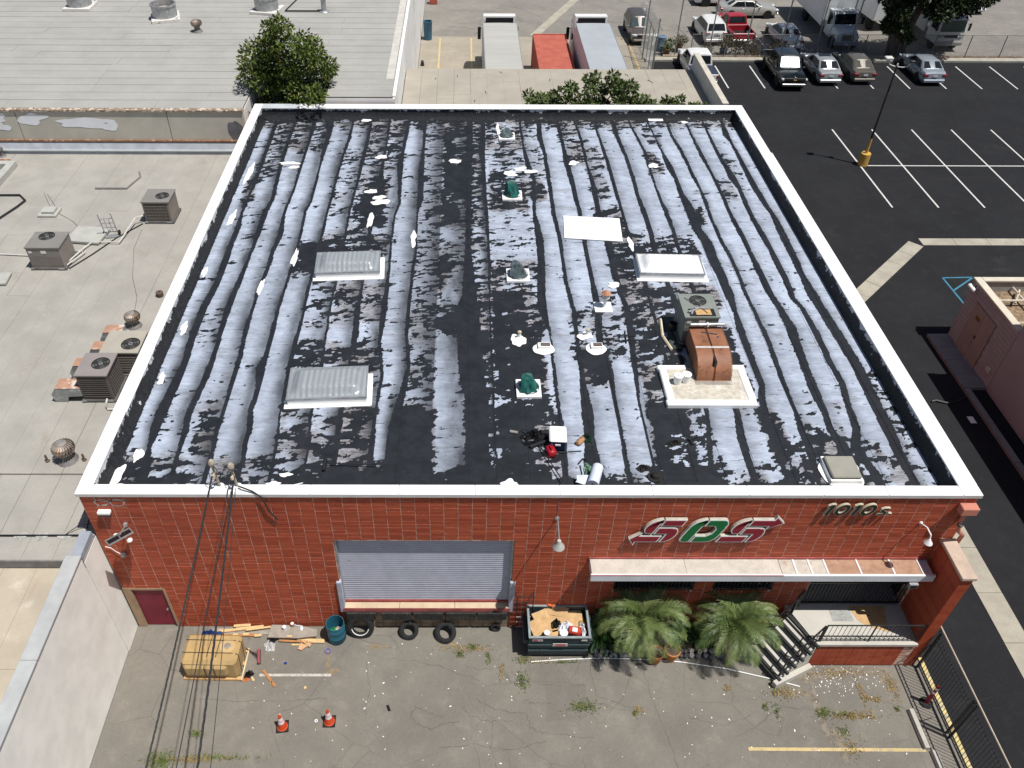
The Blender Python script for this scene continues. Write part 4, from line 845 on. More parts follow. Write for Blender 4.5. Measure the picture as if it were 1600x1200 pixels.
# ---- masonry enclosure and stucco building to the east
PURP = M('mauve_block_paint', (.46, .435, .425), .85, .06, 1.5, fine=.07, fscale=30)
en = thing('bin_enclosure', 'mauve painted block shed with double metal doors and a cream coping', 'building', (0, 0, 0))
b = MB(); b.box(33.5, 33.68, 11.66, 15.5, 0, 3.2); b.box(33.68, 40, 15.32, 15.5, 0, 3.2); b.box(33.68, 40, 11.66, 11.8, 0, 3.2); b.box(39.8, 40, 11.8, 15.32, 0, 3.2); b.build('wall', M('mauve_mortar', (.34, .32, .315), .9, .1, 3), en)
bk = MB(); bk.box(0, .012, .006, .392, .006, .186); bme2 = bk.mesh('block', PURP)
for j in range(16):
    yy = 11.66+(.2 if j % 2 else 0)
    while yy+.4 <= 15.5:
        z = j*.2
        if not (yy+.4 > 12.93 and yy < 14.73 and z < 2.58): obj('block', bme2, en, (33.488, yy, z))
        elif yy < 12.93 and z < 2.58 and 12.93-yy > .08: o = obj('block', bme2, en, (33.488, yy, z)); o.scale = (1, (12.92-yy)/.4, 1)
        elif yy+.4 > 14.73 and z < 2.58 and yy+.4-14.73 > .08: o = obj('block', bme2, en, (33.488, 14.735, z)); o.scale = (1, (yy+.4-14.735)/.4, 1)
        yy += .4
    for ya, yb in ((11.66, 11.66+(.2 if j % 2 else 0)), (yy, 15.5)):
        if yb-ya > .05: o = obj('block', bme2, en, (33.488, ya, z)); o.scale = (1, (yb-ya)/.4, 1)
CREAM = M('cream_coping', (.60, .55, .45), .85, .08, 2, fine=.08)
MB().cbox(33.42, 33.76, 11.66, 15.56, 3.2, 3.29, .015).build('coping', CREAM, en); MB().cbox(33.77, 40.05, 15.26, 15.56, 3.2, 3.29, .015).build('coping', CREAM, en)
DOORM = M('tan_steel_door', (.40, .335, .275), .7, .08, 1.5, stains=[((.36, .25, .17), 1.2, .55, .8, .6, (1, 1, .4))])
for (a, c) in ((12.97, 13.81), (13.83, 14.69)):
    dr = MB().cbox(33.455, 33.49, a, c, .16, 2.54, .006).build('door', DOORM, en)
MB().box(33.44, 33.455, 13.72, 13.82, 1.2, 1.36).build('handle', BLACKM, dr); MB().box(33.44, 33.454, 13.95, 14.3, 1.95, 2.12).build('notice_plate', M('rust_plate', (.24, .12, .03), .7, .2, 5), dr)
MB().box(33.40, 33.5, 12.93, 14.73, .13, .17).build('threshold', GALV, en)
b = MB(); b.box(33.68, 39.8, 11.8, 15.32, 2.62, 2.66)
b.build('mesh_roof', M('dry_thatch', (.24, .17, .11), .95, .4, 7, fine=.4, fscale=60, stains=[((.06, .05, .04), 1.4, .55, .7, .9), ((.4, .32, .22), 4, .6, .7, .7)]), en)
for (p, q) in (((33.7, 14.2, 2.98), (39.8, 14.2, 2.98)), ((33.7, 12.6, 2.98), (39.8, 12.6, 2.98)), ((35.2, 12.0, 2.9), (35.2, 15.3, 2.9)), ((34.7, 14.1, 2.9), (35.4, 15.1, 2.9))):
    b = MB(); b.tube([p, q], .05, 6); b.build('roof_pole', M('pale_pole', (.55, .49, .40), .85, .15, 4), en)
for y in (14.95, 15.2): 
    b = MB(); b.lathe([(.05, 0), (.09, .05), (.10, .2), (.04, .24)], (33.3, y, 2.95), 10, 'y'); b.tube([(33.5, y+.1, 3.05), (33.3, y+.1, 3.0)], .025, 5); b.build('flood_lamp', WHITE, en, smooth=40)
b = MB(); b.cbox(33.38, 33.488, 11.95, 12.2, .75, .95, .01); b.build('wall_lamp', M('lamp_white', (.7, .66, .55), .5, .1, 4), en)
eb = thing('mauve_stucco_building', 'plain mauve stucco building in the shade at the right edge', 'building', (0, 0, 0))
MB().box(33.5, 60, -45, 11.648, 0, 5.55).build('wall', M('mauve_stucco', (.44, .41, .41), .9, .05, .8, fine=.05, bmp=(22, .2)), eb)
b = MB(); b.cbox(33.38, 33.75, -45, 11.66, 5.55, 5.72, .02); b.build('coping', CREAM, eb)
# raised walk beside it
WALK = M('walk_concrete', (.25, .25, .25), .9, .1, 1.2, fine=.1)
for k in range(4): struct('raised_walk', MB().cbox(32.5, 33.48, 11.68+k*.95, 11.68+(k+1)*.95-.012, -.05, .15, .012), WALK)
for k in range(10): struct('kerb', MB().cbox(32.5, 32.76, 11.66-(k+1)*2.2, 11.66-k*2.2-.012, -.05, .15, .012), WALK)
b = MB(); b.cbox(31.9, 32.15, 9.6, 10.0, 0, .02, .005); tag(b.build('paper_scrap', WHITE), 'pale scrap of paper on the shaded asphalt by the walk', 'litter')
b = MB(); b.tube([(32.4, 11.2, .04), (31.9, 10.9, .05), (31.4, 10.8, .04), (31.0, 10.95, .05), (30.8, 10.9, .03)], .05, 5); tag(b.build('fallen_branch', BLACKM), 'dark fallen stick on the asphalt near the shaded walk', 'branch')
# ================================================================ equipment on the low grey roof
TANU = M('tan_unit', (.235, .21, .185), .6, .08, 2, stains=[((.25, .2, .16), 2, .6, .75, .5)], spec=.4)
TANT = M('unit_top', (.30, .28, .255), .6, .06, 2, stains=[((.3, .24, .19), 2, .62, .75, .4)])
GRILLE = M('unit_grille', (.045, .043, .042), .7, .2, 6)
def hvac(label, loc, w, d, h, fan, rot=0, grille='front', top=TANT, body=TANU, louvers=True):
    t = thing('air_conditioner', label, 'air conditioner', loc, rot, 'packaged air conditioners on the low roof')
    b = MB(); b.cbox(-w/2+.03, w/2-.03, -d/2+.03, d/2-.03, .12, h-.03, .012); b.build('casing', body, t)
    fx, fy, fr = fan
    # top deck with a round fan opening
    b = MB(); n = 24; ring = [(fx+fr*math.cos(2*math.pi*i/n), fy+fr*math.sin(2*math.pi*i/n)) for i in range(n)]
    def edge(p):
        dx, dy = p[0]-fx, p[1]-fy; k = min([( (w/2*(1 if dx > 0 else -1))-fx)/dx if abs(dx) > 1e-9 else 9e9, ((d/2*(1 if dy > 0 else -1))-fy)/dy if abs(dy) > 1e-9 else 9e9]); return (fx+dx*k, fy+dy*k)
    pts = []
    for i in range(n):
        pts.append((ring[i], edge(ring[i])))
    for z in (h, ):
        k = len(b.v); b.v += [(p[0][0], p[0][1], z) for p in pts]+[(p[1][0], p[1][1], z) for p in pts]
        b.f += [(k+i, k+(i+1) % n, k+n+(i+1) % n, k+n+i) for i in range(n)]
    for (sx, sy) in ((-1, -1), (1, -1), (1, 1), (-1, 1)):       # corner fillers
        cxy = (sx*w/2, sy*d/2)
        for i in range(n):
            a, c = pts[i][1], pts[(i+1) % n][1]
            if abs(a[0]-c[0]) > 1e-6 and abs(a[1]-c[1]) > 1e-6 and (a[0]*sx > 0 and c[1]*sy > 0 or c[0]*sx > 0 and a[1]*sy > 0) and (a[0]+c[0])*sx > 0 and (a[1]+c[1])*sy > 0:
                b.add([(a[0], a[1], h), (c[0], c[1], h), (cxy[0], cxy[1], h)], [(0, 1, 2)])
    b.box(-w/2, w/2, -d/2, -d/2+.01, h-.05, h-.001); b.box(-w/2, w/2, d/2-.01, d/2, h-.05, h-.001); b.box(-w/2, -w/2+.01, -d/2+.011, d/2-.011, h-.05, h-.001); b.box(w/2-.01, w/2, -d/2+.011, d/2-.011, h-.05, h-.001)
    b.build('top_panel', top, t)
    b = MB(); b.lathe([(fr, 0), (fr*.98, -.02)], (fx, fy, h), 24, caps=False); b.lathe([(fr*.98, h-.024), (fr*.3, h-.0245), (.001, h-.0245)], (fx, fy, 0), 24); b.build('fan_well', GRILLE, t)
    b = MB(); b.lathe([(fr*.28, h-.02), (fr*.26, h+.01), (.001, h+.012)], (fx, fy, 0), 12)
    b.build('fan_hub', GALV, t)
    bl = MB()
    for i in range(4):
        a = i*math.pi/2+.4; bl.add([(fx+fr*.25*math.cos(a), fy+fr*.25*math.sin(a), h-.018), (fx+fr*.93*math.cos(a-.25), fy+fr*.93*math.sin(a-.25), h-.012), (fx+fr*.93*math.cos(a+.35), fy+fr*.93*math.sin(a+.35), h-.02), (fx+fr*.25*math.cos(a+.5), fy+fr*.25*math.sin(a+.5), h-.02)], [(0, 1, 2, 3)])
    bl.build('fan_blade', M('fan_grey', (.10, .10, .10), .5, .2, 5), t)
    b = MB(); 
    for r_ in (.35, .65, .95): b.tube([(fx+fr*r_*math.cos(a), fy+fr*r_*math.sin(a), h+.015) for a in np.linspace(0, 6.2832, 21)], .006, 4)
    for i in range(6): a = i*math.pi/3; b.tube([(fx, fy, h+.02), (fx+fr*math.cos(a), fy+fr*math.sin(a), h+.01)], .006, 4)
    b.build('fan_guard', BLACKM, t)
    faces = {'front': [('y', -1)], 'both': [('y', -1), ('x', 1)], 'side': [('x', 1)], 'none': []}[grille]
    for ax, s in faces:
        b = MB(); g = MB()
        if ax == 'y':
            b.box(-w/2+.1, w/2-.12, -d/2+.018, -d/2+.028, .22, h-.12)
            for k in range(9): z = .25+k*(h-.4)/9; g.box(-w/2+.1, w/2-.12, -d/2+.004, -d/2+.017, z, z+.012)
            for k in range(8): xx = -w/2+.12+k*(w-.26)/7; g.box(xx, xx+.01, -d/2+.002, -d/2+.0035, .22, h-.12)
        else:
            b.box(w/2-.028, w/2-.018, -d/2+.12, d/2-.1, .22, h-.12)
            for k in range(9): z = .25+k*(h-.4)/9; g.box(w/2-.017, w/2-.004, -d/2+.12, d/2-.1, z, z+.012)
        b.build('coil', GRILLE, t); g.build('grille', body, t)
    if grille == 'none':
        b = MB(); b.box(-w/2+.04, -w*.02, -d/2+.024, -d/2+.03, .2, h*.62); b.box(.03, w/2-.06, -d/2+.024, -d/2+.03, .2, h*.6); b.build('access_panel', M('unit_panel', (.20, .18, .16), .6, .08, 2), t)
        b = MB(); b.box(-w/2+.1, -w/2+.25, -d/2+.02, -d/2+.0235, h-.28, h-.18); b.box(-.1, .12, -d/2+.02, -d/2+.0235, h-.3, h-.16); b.build('rating_label', M('label_paper', (.7, .7, .68), .6, .05, 5), t)
    b = MB(); b.cbox(-w/2-.03, w/2+.03, -d/2-.03, d/2+.03, 0, .115, .012); b.build('base_rail', M('base_rail', (.12, .115, .11), .7, .2, 4), t)
    for cx0, cx1 in ((-w/2-.01, -w/2+.12), (w/2-.3, w/2-.05)): MB().box(cx0, cx1, -d/2-.05, -d/2-.032, .06, .13).build('clip', GALV, t)
    return t
hvac('tan air conditioner with plain front panels, farther left on the low roof', (-6.5, 14.35, LRZ), 1.42, 1.25, 1.08, (-.1, .28, .33), 0, 'none', M('unit_top_grey', (.225, .215, .20), .6, .06, 2))
hvac('tan air conditioner with a coil grille standing near the warehouse parapet', (-2.95, 18.05, LRZ), 1.25, 1.2, 1.08, (.2, -.02, .3), 0, 'front', M('unit_top_grey', (.225, .215, .20), .6, .06, 2))
hvac('brown air conditioner with rusty ducts, nearest the front of the low roof', (-1.75, 6.3, LRZ), 1.1, 1.2, 1.2, (.15, .05, .31), 0, 'both', M('unit_top_mauve', (.265, .235, .23), .6, .05, 2), M('unit_brown', (.13, .115, .11), .6, .08, 2))
hvac('beige topped air conditioner just behind the brown one', (-1.25, 7.65, LRZ), 1.35, 1.25, 1.1, (.28, -.12, .33), 0, 'front', M('unit_top_beige', (.385, .36, .305), .6, .06, 2))
def duct(label, y, x0, x1, w, hh):
    t = thing('roof_duct', label, 'duct', (0, 0, 0), 0, 'patched elbow ducts of the roof units')
    DU = M('mastic_duct', (.30, .31, .30), .75, .15, 4, stains=[((.55, .56, .55), 4, .55, .68, .7)]); RU = M('duct_top_rust', (.40, .23, .16), .8, .12, 3, stains=[((.66, .60, .52), 2.2, .52, .6, .9)])
    b = MB(); L = x1-x0; prof = [(x0, LRZ), (x0-.06, LRZ+hh*.55), (x0+.14, LRZ+hh), (x1, LRZ+hh), (x1, LRZ+hh*.45), (x0+.5*L, LRZ+hh*.4), (x0+.42*L, LRZ)]
    b.prism(prof, y-w/2, y+w/2, 'y'); b.build('elbow', DU, t)
    b = MB(); b.box(x0+.13, x1, y-w/2-.006, y+w/2+.006, LRZ+hh+.001, LRZ+hh+.012); b.build('top_sheet', RU, t)
    return t
duct('short patched duct with rust top, nearest the front of the low roof', 5.95, -3.25, -2.28, .5, .62); duct('patched duct with rust top, second from the front', 7.0, -3.0, -2.28, .42, .7)
duct('patched duct with rust top, third from the front beside the beige unit', 7.85, -2.65, -1.92, .45, .75); duct('patched duct with rust and white top, farthest of the row', 8.75, -2.5, -1.7, .45, .8)
PVC = M('white_pvc', (.58, .57, .53), .5, .08, 4)
b = MB(); b.tube([(-3.65, 17.55, 5.1), (-3.95, 17.35, 5.1), (-4.2, 15.7, LRZ+.12), (-5.35, 15.75, LRZ+.12), (-5.55, 15.3, LRZ+.12), (-5.9, 14.0, LRZ+.12)], .032, 6); b.tube([(-5.75, 15.0, LRZ+.12), (-5.4, 14.95, LRZ+.12), (-5.8, 13.9, LRZ+.14)], .03, 6); b.tube([(-7.2, 14.7, LRZ+.06), (-9.8, 14.9, LRZ+.06)], .028, 6)
tag(b.build('condensate_pipe', PVC), 'white drain pipe zigzagging between the two tan air conditioners', 'pipe')
b = MB(); b.tube([(-1.35, 5.5, LRZ+.35), (-1.35, 5.35, LRZ+.3), (-1.35, 5.3, LRZ+.05), (-.9, 5.25, LRZ+.12), (-.65, 5.2, LRZ+.12)], .03, 6); tag(b.build('drain_pipe', PVC), 'short white pipe at the foot of the brown air conditioner', 'pipe')
b = MB(); b.tube([(-3.7, 17.4, LRZ+.03), (-4.5, 16.2, LRZ+.03), (-5.1, 14.9, LRZ+.03), (-5.7, 13.8, LRZ+.03)], .028, 6); tag(b.build('gas_pipe', BLACKM), 'dark pipe on the grey roof between the tan air conditioners', 'pipe')
# hand truck
t = thing('hand_truck', 'grey two wheeled hand truck leaning on the low grey roof', 'hand truck', (-4.75, 16.35, LRZ), .15); b = MB()
for s in (-.27, .27): b.tube([(s, .1, .08), (s, -.02, .55), (s, -.12, 1.1), (s*.95, -.2, 1.25)], .022, 6)
for z, y in ((.2, .07), (.45, 0), (.7, -.05), (.95, -.1)): b.tube([(-.27, y, z), (.27, y, z)], .018, 5)
for s in (-.09, .09): b.tube([(s, .07, .2), (s, -.1, .95)], .014, 5)
b.build('frame', GALV, t); b = MB(); b.box(-.25, .25, -.15, .1, .03, .045); b.build('toe_plate', GALV, t)
for s in (-.32, .32): b = MB(); b.lathe([(.05, -.03), (.11, -.03), (.11, .03), (.05, .03)], (s, .14, .11), 12, 'x'); b.build('wheel', RUBBER, t)
# curbs, hatches and flat lids on the low roof
HB = M('hatch_grey', (.42, .42, .39), .7, .08, 3)
t = thing('roof_hatch', 'small square grey stepped hatch on the low roof with a thin rod', 'roof hatch', (-8.2, 18.3, LRZ)); MB().cbox(-.42, .42, -.38, .38, 0, .12, .015).build('kerb', HB, t); MB().cbox(-.26, .3, -.24, .26, .12, .24, .012).build('lid', HB, t); b = MB(); b.tube([(.1, .5, 0), (-.05, .45, .75)], .02, 5); b.build('rod', GALV, t)
t = thing('roof_panel', 'flat grey panel lying behind the far left air conditioner', 'panel', (-5.75, 16.3, LRZ), -.12); MB().cbox(-.75, .75, -.62, .62, .05, .16, .012).build('lid', HB, t); MB().box(-.7, .7, -.58, .58, 0, .05).build('kerb', BLACKM, t)
t = thing('roof_panel', 'flat grey panel at the left edge of the low roof', 'panel', (-8.6, 12.9, LRZ), .1); MB().cbox(-.75, .75, -.4, .4, .04, .14, .012).build('lid', HB, t); MB().box(-.7, .7, -.36, .36, 0, .04).build('kerb', BLACKM, t)
t = thing('roof_curb', 'open grey roof curb with rusty rim at the left edge', 'roof curb', (-12.9, 21.6, LRZ)); b = MB(); b.cbox(-1.5, 1.35, 1.0, 1.35, 0, .3, .02); b.cbox(1.0, 1.35, -.9, .99, 0, .3, .02); b.cbox(-1.5, .99, -.9, -.6, 0, .3, .02); b.build('kerb', HB, t); MB().box(-1.5, 1.0, 1.36, 1.5, .1, .3).build('rusty_rim', RUST, t)
b = MB(); b.tube([(-12.2, 19.9, LRZ+.05), (-10.2, 19.9, LRZ+.07), (-9.75, 19.4, LRZ+.07), (-9.9, 18.8, LRZ+.07), (-11.0, 15.8, LRZ+.06)], .045, 6); tag(b.build('roof_pipe', BLACKM), 'dark pipe bending round the left edge of the low grey roof', 'pipe')
b = MB(); b.tube([(-6.9, 20.6, LRZ+.05), (-5.4, 20.6, LRZ+.05), (-5.1, 21.8, LRZ+.03), (-5.3, 22.3, LRZ+.03)], .045, 6); tag(b.build('roof_pipe', M('dull_pipe', (.2, .19, .18), .7, .2, 5)), 'short dull pipe lying alone near the far end of the low roof', 'pipe')
b = MB(); b.lathe([(.13, 0), (.14, .02), (.14, .2), (.05, .2), (.05, .16)], (-1.41, 11.9, LRZ), 14); tag(b.build('roof_drain', M('rust_brown', (.12, .085, .065), .8, .2, 6), smooth=40), 'small dark round pipe stub near the warehouse parapet', 'drain')
for x, y in ((-2.5, 2.95), (-1.35, 3.0)): ventpipe('thin rusty pipe stub '+('left' if x < -2 else 'right')+' of the front turbine vent', (x, y, LRZ), .035, .28, False, M('rust_brown', (.12, .085, .065), .8, .2, 6))
b = MB(); b.tube([(-9.2, 20.2, LRZ+.02), (-8.3, 18.7, LRZ+.02), (-6.9, 17.6, LRZ+.02), (-6.3, 16.9, LRZ+.02), (-5.0, 16.8, LRZ+.02)], .012, 4); b.tube([(-3.6, 16.9, LRZ+.02), (-3.5, 15.4, LRZ+.02), (-2.9, 13.2, LRZ+.02), (-2.3, 11.8, LRZ+.02), (-2.0, 10.2, LRZ+.02)], .012, 4); tag(b.build('loose_cable', M('grey_cable', (.2, .19, .17), .8, .2, 5)), 'thin grey cable trailing across the low roof to the turbine vent', 'cable')

# ================================================================ things on the striped roof
SKYG = None
def skymat():
    m, nt, bs = newmat('skylight_plastic', .22, 0, .5)
    vec = _n(nt, 'ShaderNodeNewGeometry').outputs['Position']
    sep = _n(nt, 'ShaderNodeSeparateXYZ'); nt.links.new(vec, sep.inputs[0])
    wv = math_(nt, 'SINE', math_(nt, 'MULTIPLY', sep.outputs['X'], 37.0)); wv = ramp(nt, wv, -.9, .9)
    nz = noise(nt, vec, 3, 5)
    c = mixc(nt, wv, (.25, .275, .30), (.32, .345, .37)); c = mixc(nt, math_(nt, 'MULTIPLY', ramp(nt, nz, .5, .8), .6), c, (.40, .42, .44))
    nt.links.new(c, bs.inputs['Base Color']); bs.inputs['Coat Weight'].default_value = .5; bs.inputs['Coat Roughness'].default_value = .12
    bump(nt, bs, noise(nt, vec, 6, 4), .25, .02); return m
SKYM = skymat()
FILM = None
def skylight(label, x0, x1, y0, y1, rot, mat, film=True):
    cx, cy = (x0+x1)/2, (y0+y1)/2; w, d = x1-x0, y1-y0
    t = thing('skylight', label, 'skylight', (cx, cy, RZ), rot, 'domed skylights on the striped roof')
    b = MB(); b.cbox(-w/2, w/2, -d/2, d/2, -.02, .24, .015); b.build('kerb', WHITE, t)
    b = MB()
    for i, (a, c, e, f) in enumerate(((-w/2-.1, w/2+.1, -d/2-.16, -d/2+.02), (-w/2-.1, -w/2+.02, -d/2-.1, d/2+.05), (w/2-.02, w/2+.16, -d/2-.14, d/2-.1))): b.box(a, c, e, f, .0, .034+.002*i)
    b.build('base_flashing', WHITE, t)
    b = MB()
    for a, c, e, f in ((-w/2-.02, w/2+.02, -d/2-.02, -d/2+.04), (-w/2-.02, w/2+.02, d/2-.04, d/2+.02), (-w/2-.02, -w/2+.04, -d/2+.041, d/2-.041), (w/2-.04, w/2+.02, -d/2+.041, d/2-.041)): b.box(a, c, e, f, .241, .29)
    b.build('frame', M('aluminium_frame', (.50, .52, .53), .35, .1, 4, metal=.6), t)
    b = MB()
    def dome(u, v):
        X = (u-.5)*(w-.06); Y = (v-.5)*(d-.06); ex = min(1, (.5-abs(u-.5))*w/.42); ey = min(1, (.5-abs(v-.5))*d/.38)
        s = lambda q: q*q*(3-2*q)
        return (X, Y, .285+.24*min(s(ex), 1)*min(s(ey), 1)+.006*math.sin(u*75))
    b.grid(dome, 66, 26); b.build('dome', mat, t, smooth=40)
    return t
skylight('grey domed skylight nearest the front, left of the bare black strip', 5.08, 7.58, 4.12, 5.6, .055, SKYM)
skylight('grey domed skylight farther back, left of the bare black strip', 5.02, 7.46, 11.15, 12.55, .06, SKYM)
def whitesky():
    m, nt, bs = newmat('white_skylight', .3, 0, .5); vec = _n(nt, 'ShaderNodeNewGeometry').outputs['Position']
    n1 = noise(nt, vec, 7, 5, .7)
    nt.links.new(mixc(nt, ramp(nt, n1, .55, .72), (.80, .81, .82), (.50, .54, .58)), bs.inputs['Base Color']); bs.inputs['Coat Weight'].default_value = .4; return m
skylight('white domed skylight with a bright top, right of the white board', 17.4, 19.85, 11.1, 12.42, -.03, whitesky())
t = thing('roof_hatch', 'tan square roof hatch in a white painted kerb at the front right corner', 'roof hatch', (21.66, 1.28, RZ), .0)
b = MB(); b.cbox(-.46, .46, -.48, .5, 0, .16, .012); b.build('kerb', WHITE, t); o = blob(0, -.05, .62, .62, .035, seed=5, jag=.14); o.build('paint_patch', WHITE, t)
b = MB(); b.cbox(-.42, .43, -.42, .42, .17, .27, .03); b.build('lid', M('hatch_tan', (.30, .285, .245), .6, .06, 3, stains=[((.15, .14, .13), 3, .68, .75, .7)], fine=.05), t)
b = MB(); b.box(-.4, .41, -.405, .40, .14, .172); b.build('seal', BLACKM, t)
# bagged vents on white kerbs
GRNB = M('green_bag', (.015, .10, .085), .35, .35, 5, spec=.5); BLUB = M('blue_grey_bag', (.09, .12, .13), .35, .35, 5, spec=.5)
def bagvent(label, x0, x1, y0, y1, mat, seed, hgt=.5, w2=None):
    cx, cy = (x0+x1)/2, (y0+y1)/2; w, d = x1-x0, y1-y0
    t = thing('bagged_roof_vent', label, 'roof vent', (cx, cy, RZ), 0, 'plastic wrapped vents on white kerbs')
    b = MB(); b.cbox(-w/2, w/2, -d/2, d/2, 0, .10, .012); b.build('kerb', WHITE, t)
    r = random.Random(seed); nu, nv = 18, 12; b = MB(); ph = [r.uniform(0, 6.28) for _ in range(8)]
    def fn(u, v):
        a = u*2*math.pi; z = .10+hgt*v; k = (1-.45*v)*(1+.13*math.sin(3*a+ph[0]+2*v)+.09*math.sin(7*a+ph[1]+5*v)+.06*math.sin(11*a+ph[2])) * (1 if v < .97 else .02)
        rx, ry = w*.40, d*.38
        ca, sa = math.cos(a), math.sin(a); q = max(abs(ca), abs(sa))**-.6
        return (rx*k*ca*q*.9-.10*w*v, ry*k*sa*q*.9+.1*d*v, z+.05*math.sin(2*a+ph[3])*v)
    b.grid(fn, nu, nv); b.build('plastic_bag', mat, t, smooth=25)
    b = MB(); b.lathe([(w*.43, .13), (w*.44, .145), (w*.43, .16)], n=16, caps=False); b.build('tie_cord', BLACKM, t); return t
bagvent('vent wrapped in dull clear plastic near the far parapet', 12.4, 13.2, 22.95, 23.7, BLUB, 1, .36)
bagvent('vent wrapped in green plastic, second from the far parapet', 12.37, 13.24, 17.05, 17.85, GRNB, 2, .62)
bagvent('vent wrapped in blue grey plastic, beside the middle skylights', 12.32, 13.2, 10.85, 11.7, BLUB, 3, .5)
bagvent('vent wrapped in dark green plastic, nearest the front parapet', 12.38, 13.18, 4.4, 5.25, GRNB, 4, .5)
PITCH = M('dark_pitch', (.035, .03, .028), .6, .3, 6)
def pan(label, x0, x1, y0, y1, seed):
    cx, cy = (x0+x1)/2, (y0+y1)/2; w, d = x1-x0, y1-y0
    t = thing('pitch_pan', label, 'roof vent', (cx, cy, RZ), 0, 'small white pitch pans'); blob(0, 0, w*.56, d*.56, .032, seed=seed, jag=.1).build('paint_patch', WHITE, t)
    b = MB(); b.cbox(-w*.3, w*.38, -d*.05, d*.36, .0, .14, .01); b.build('kerb', WHITE, t)
    b = MB(); b.box(-w*.16, w*.34, d*.02, d*.30, .138, .145); b.build('opening', PITCH, t)
    b = MB(); b.tube([(-w*.14, d*.14, .13), (w*.32, d*.14, .13)], .05, 8); b.build('pipe_stub', M('rust_stub', (.14, .10, .08), .6, .3, 6), t); return t
pan('white pitch pan left of the two, near the round white patch', 13.1, 13.75, 6.6, 7.2, 3); pan('white pitch pan right of the two, left of the rusty duct', 14.92, 15.52, 6.6, 7.2, 4)
t = thing('vent_pipe', 'pipe vent with a rusty cap on a square white base', 'vent pipe', (15.76, 9.3, RZ)); b = MB(); b.cbox(-.32, .32, -.3, .3, 0, .05, .012); b.build('base_flashing', WHITE, t); b = MB(); b.tube([(.05, 0, .05), (.05, 0, .5)], .06, 10); b.build('pipe', WHITE, t, smooth=40)
b = MB(); b.lathe([(.06, .42), (.15, .45), (.15, .62)], (.05, 0, 0), 14); b.build('band', M('label_paper', (.7, .7, .68), .6, .05, 5), t, smooth=40); b = MB(); b.lathe([(.17, .62), (.18, .64), (.05, .76)], (.05, 0, 0), 14); b.build('rain_cap', M('rust_cap', (.42, .20, .12), .7, .2, 6), t, smooth=40)
for lab, x, y in (('round white sealed vent stub left of the pitch pans', 12.62, 7.5), ('round white sealed vent stub between the pitch pans', 15.0, 7.65)):
    t = thing('sealed_stub', lab, 'roof vent', (x, y, RZ)); b = MB(); b.lathe([(.16, .02), (.10, .08), (.06, .1), (.06, .26)], n=12); b.build('boot', WHITE, t, smooth=40); b = MB(); b.lathe([(.07, .26), (.07, .3), (.02, .32)], n=10); b.build('cap', M('tan_cap', (.5, .42, .30), .7, .2, 6), t)
# white board
BOARD = M('board_white', (.87, .87, .86), .5, .02, 1)
b = MB(); b.prism([(14.78, 13.98), (17.12, 13.72), (17.24, 15.52), (14.9, 15.74)], RZ+.035, RZ+.065); tag(b.build('white_board', BOARD), 'large clean white board lying flat in the middle of the striped roof', 'board')
# package unit with rusty duct on its kerb
GRU = M('grey_green_unit', (.215, .235, .215), .55, .08, 2, stains=[((.3, .3, .27), 3, .6, .75, .5)])
t = hvac('grey green air conditioner with tools on top, feeding the rusty duct', (18.72, 7.85, RZ), 1.2, 1.35, 1.18, (.02, .28, .3), 0, 'none', GRU, GRU); t['group'] = 'roof units of the warehouse'
b = MB(); b.box(-.42, .46, -.62, -.2, 1.182, 1.186); b.build('dark_tray', BLACKM, t)
t2 = thing('wood_offcut', 'piece of tan board among tools on the grey green air conditioner', 'wood', (18.78, 7.45, RZ+1.19)); MB().cbox(-.26, .26, -.16, .14, 0, .02, .004).build('board', WOOD, t2)
for i, (x, y, a, L, lab) in enumerate(((18.45, 7.5, .4, .4, 'silver tool lying across the tan board on the air conditioner'), (18.75, 7.62, -.1, .45, 'pale tube lying behind the tan board on the air conditioner'), (18.4, 7.4, 1.1, .28, 'short pale pipe at the left of the tan board'))):
    b = MB(); b.tube([(x-L/2*math.cos(a), y-L/2*math.sin(a), RZ+1.235), (x+L/2*math.cos(a), y+L/2*math.sin(a), RZ+1.235)], .035, 7); tag(b.build('loose_tool', GALV, smooth=40), lab, 'tool')
b = MB(); b.tube([(18.3, 8.25, RZ+1.22), (18.7, 7.7, RZ+1.25), (18.9, 7.35, RZ+1.24)], .012, 5); tag(b.build('loose_wire', BLACKM), 'thin black wire across the fan of the grey green air conditioner', 'wire')
t2 = thing('metal_pipe', 'grey metal pipe lying across the top end of the rusty duct', 'pipe', (18.85, 6.95, RZ+.98)); b = MB(); b.tube([(-.58, 0, .06), (.56, .03, .06)], .06, 10); b.build('pipe', GALV, t2, smooth=40); b = MB(); b.cbox(-.03, .03, -.065, .065, 0, .125, .01); b.build('band', WHITE, t2)
MB().cbox(18.28, 18.95, 7.02, 7.12, RZ+.90, RZ+.98, .01).build('wood_batten', WOOD); tag(bpy.data.objects['wood_batten'], 'pale wood batten between the air conditioner and the pipe', 'wood')
dt = thing('rusty_duct', 'rust brown twin elbow duct curving down to a white kerb', 'duct', (18.82, 0, RZ))
RUSTD = M('rusty_sheet', (.27, .115, .06), .6, .2, 2.2, stains=[((.12, .045, .025), 2.6, .56, .70, .8), ((.40, .22, .14), 4, .58, .75, .5)], spec=.4)
def elbow(x0, x1):
    outer = [(7.05, .88), (6.0, .86)]; R = .80
    for i in range(11):
        a = i/10*math.pi/2; outer.append((5.95-.0-R*math.sin(a)*1.0, .86-R*.9*(1-math.cos(a))))
    outer.append((5.12, .12)); inner = [(6.35, .12), (6.35, .2), (7.05, .2)]
    b = MB(); b.prism(outer+[(5.13, .10)]+inner, x0, x1, 'x'); return b
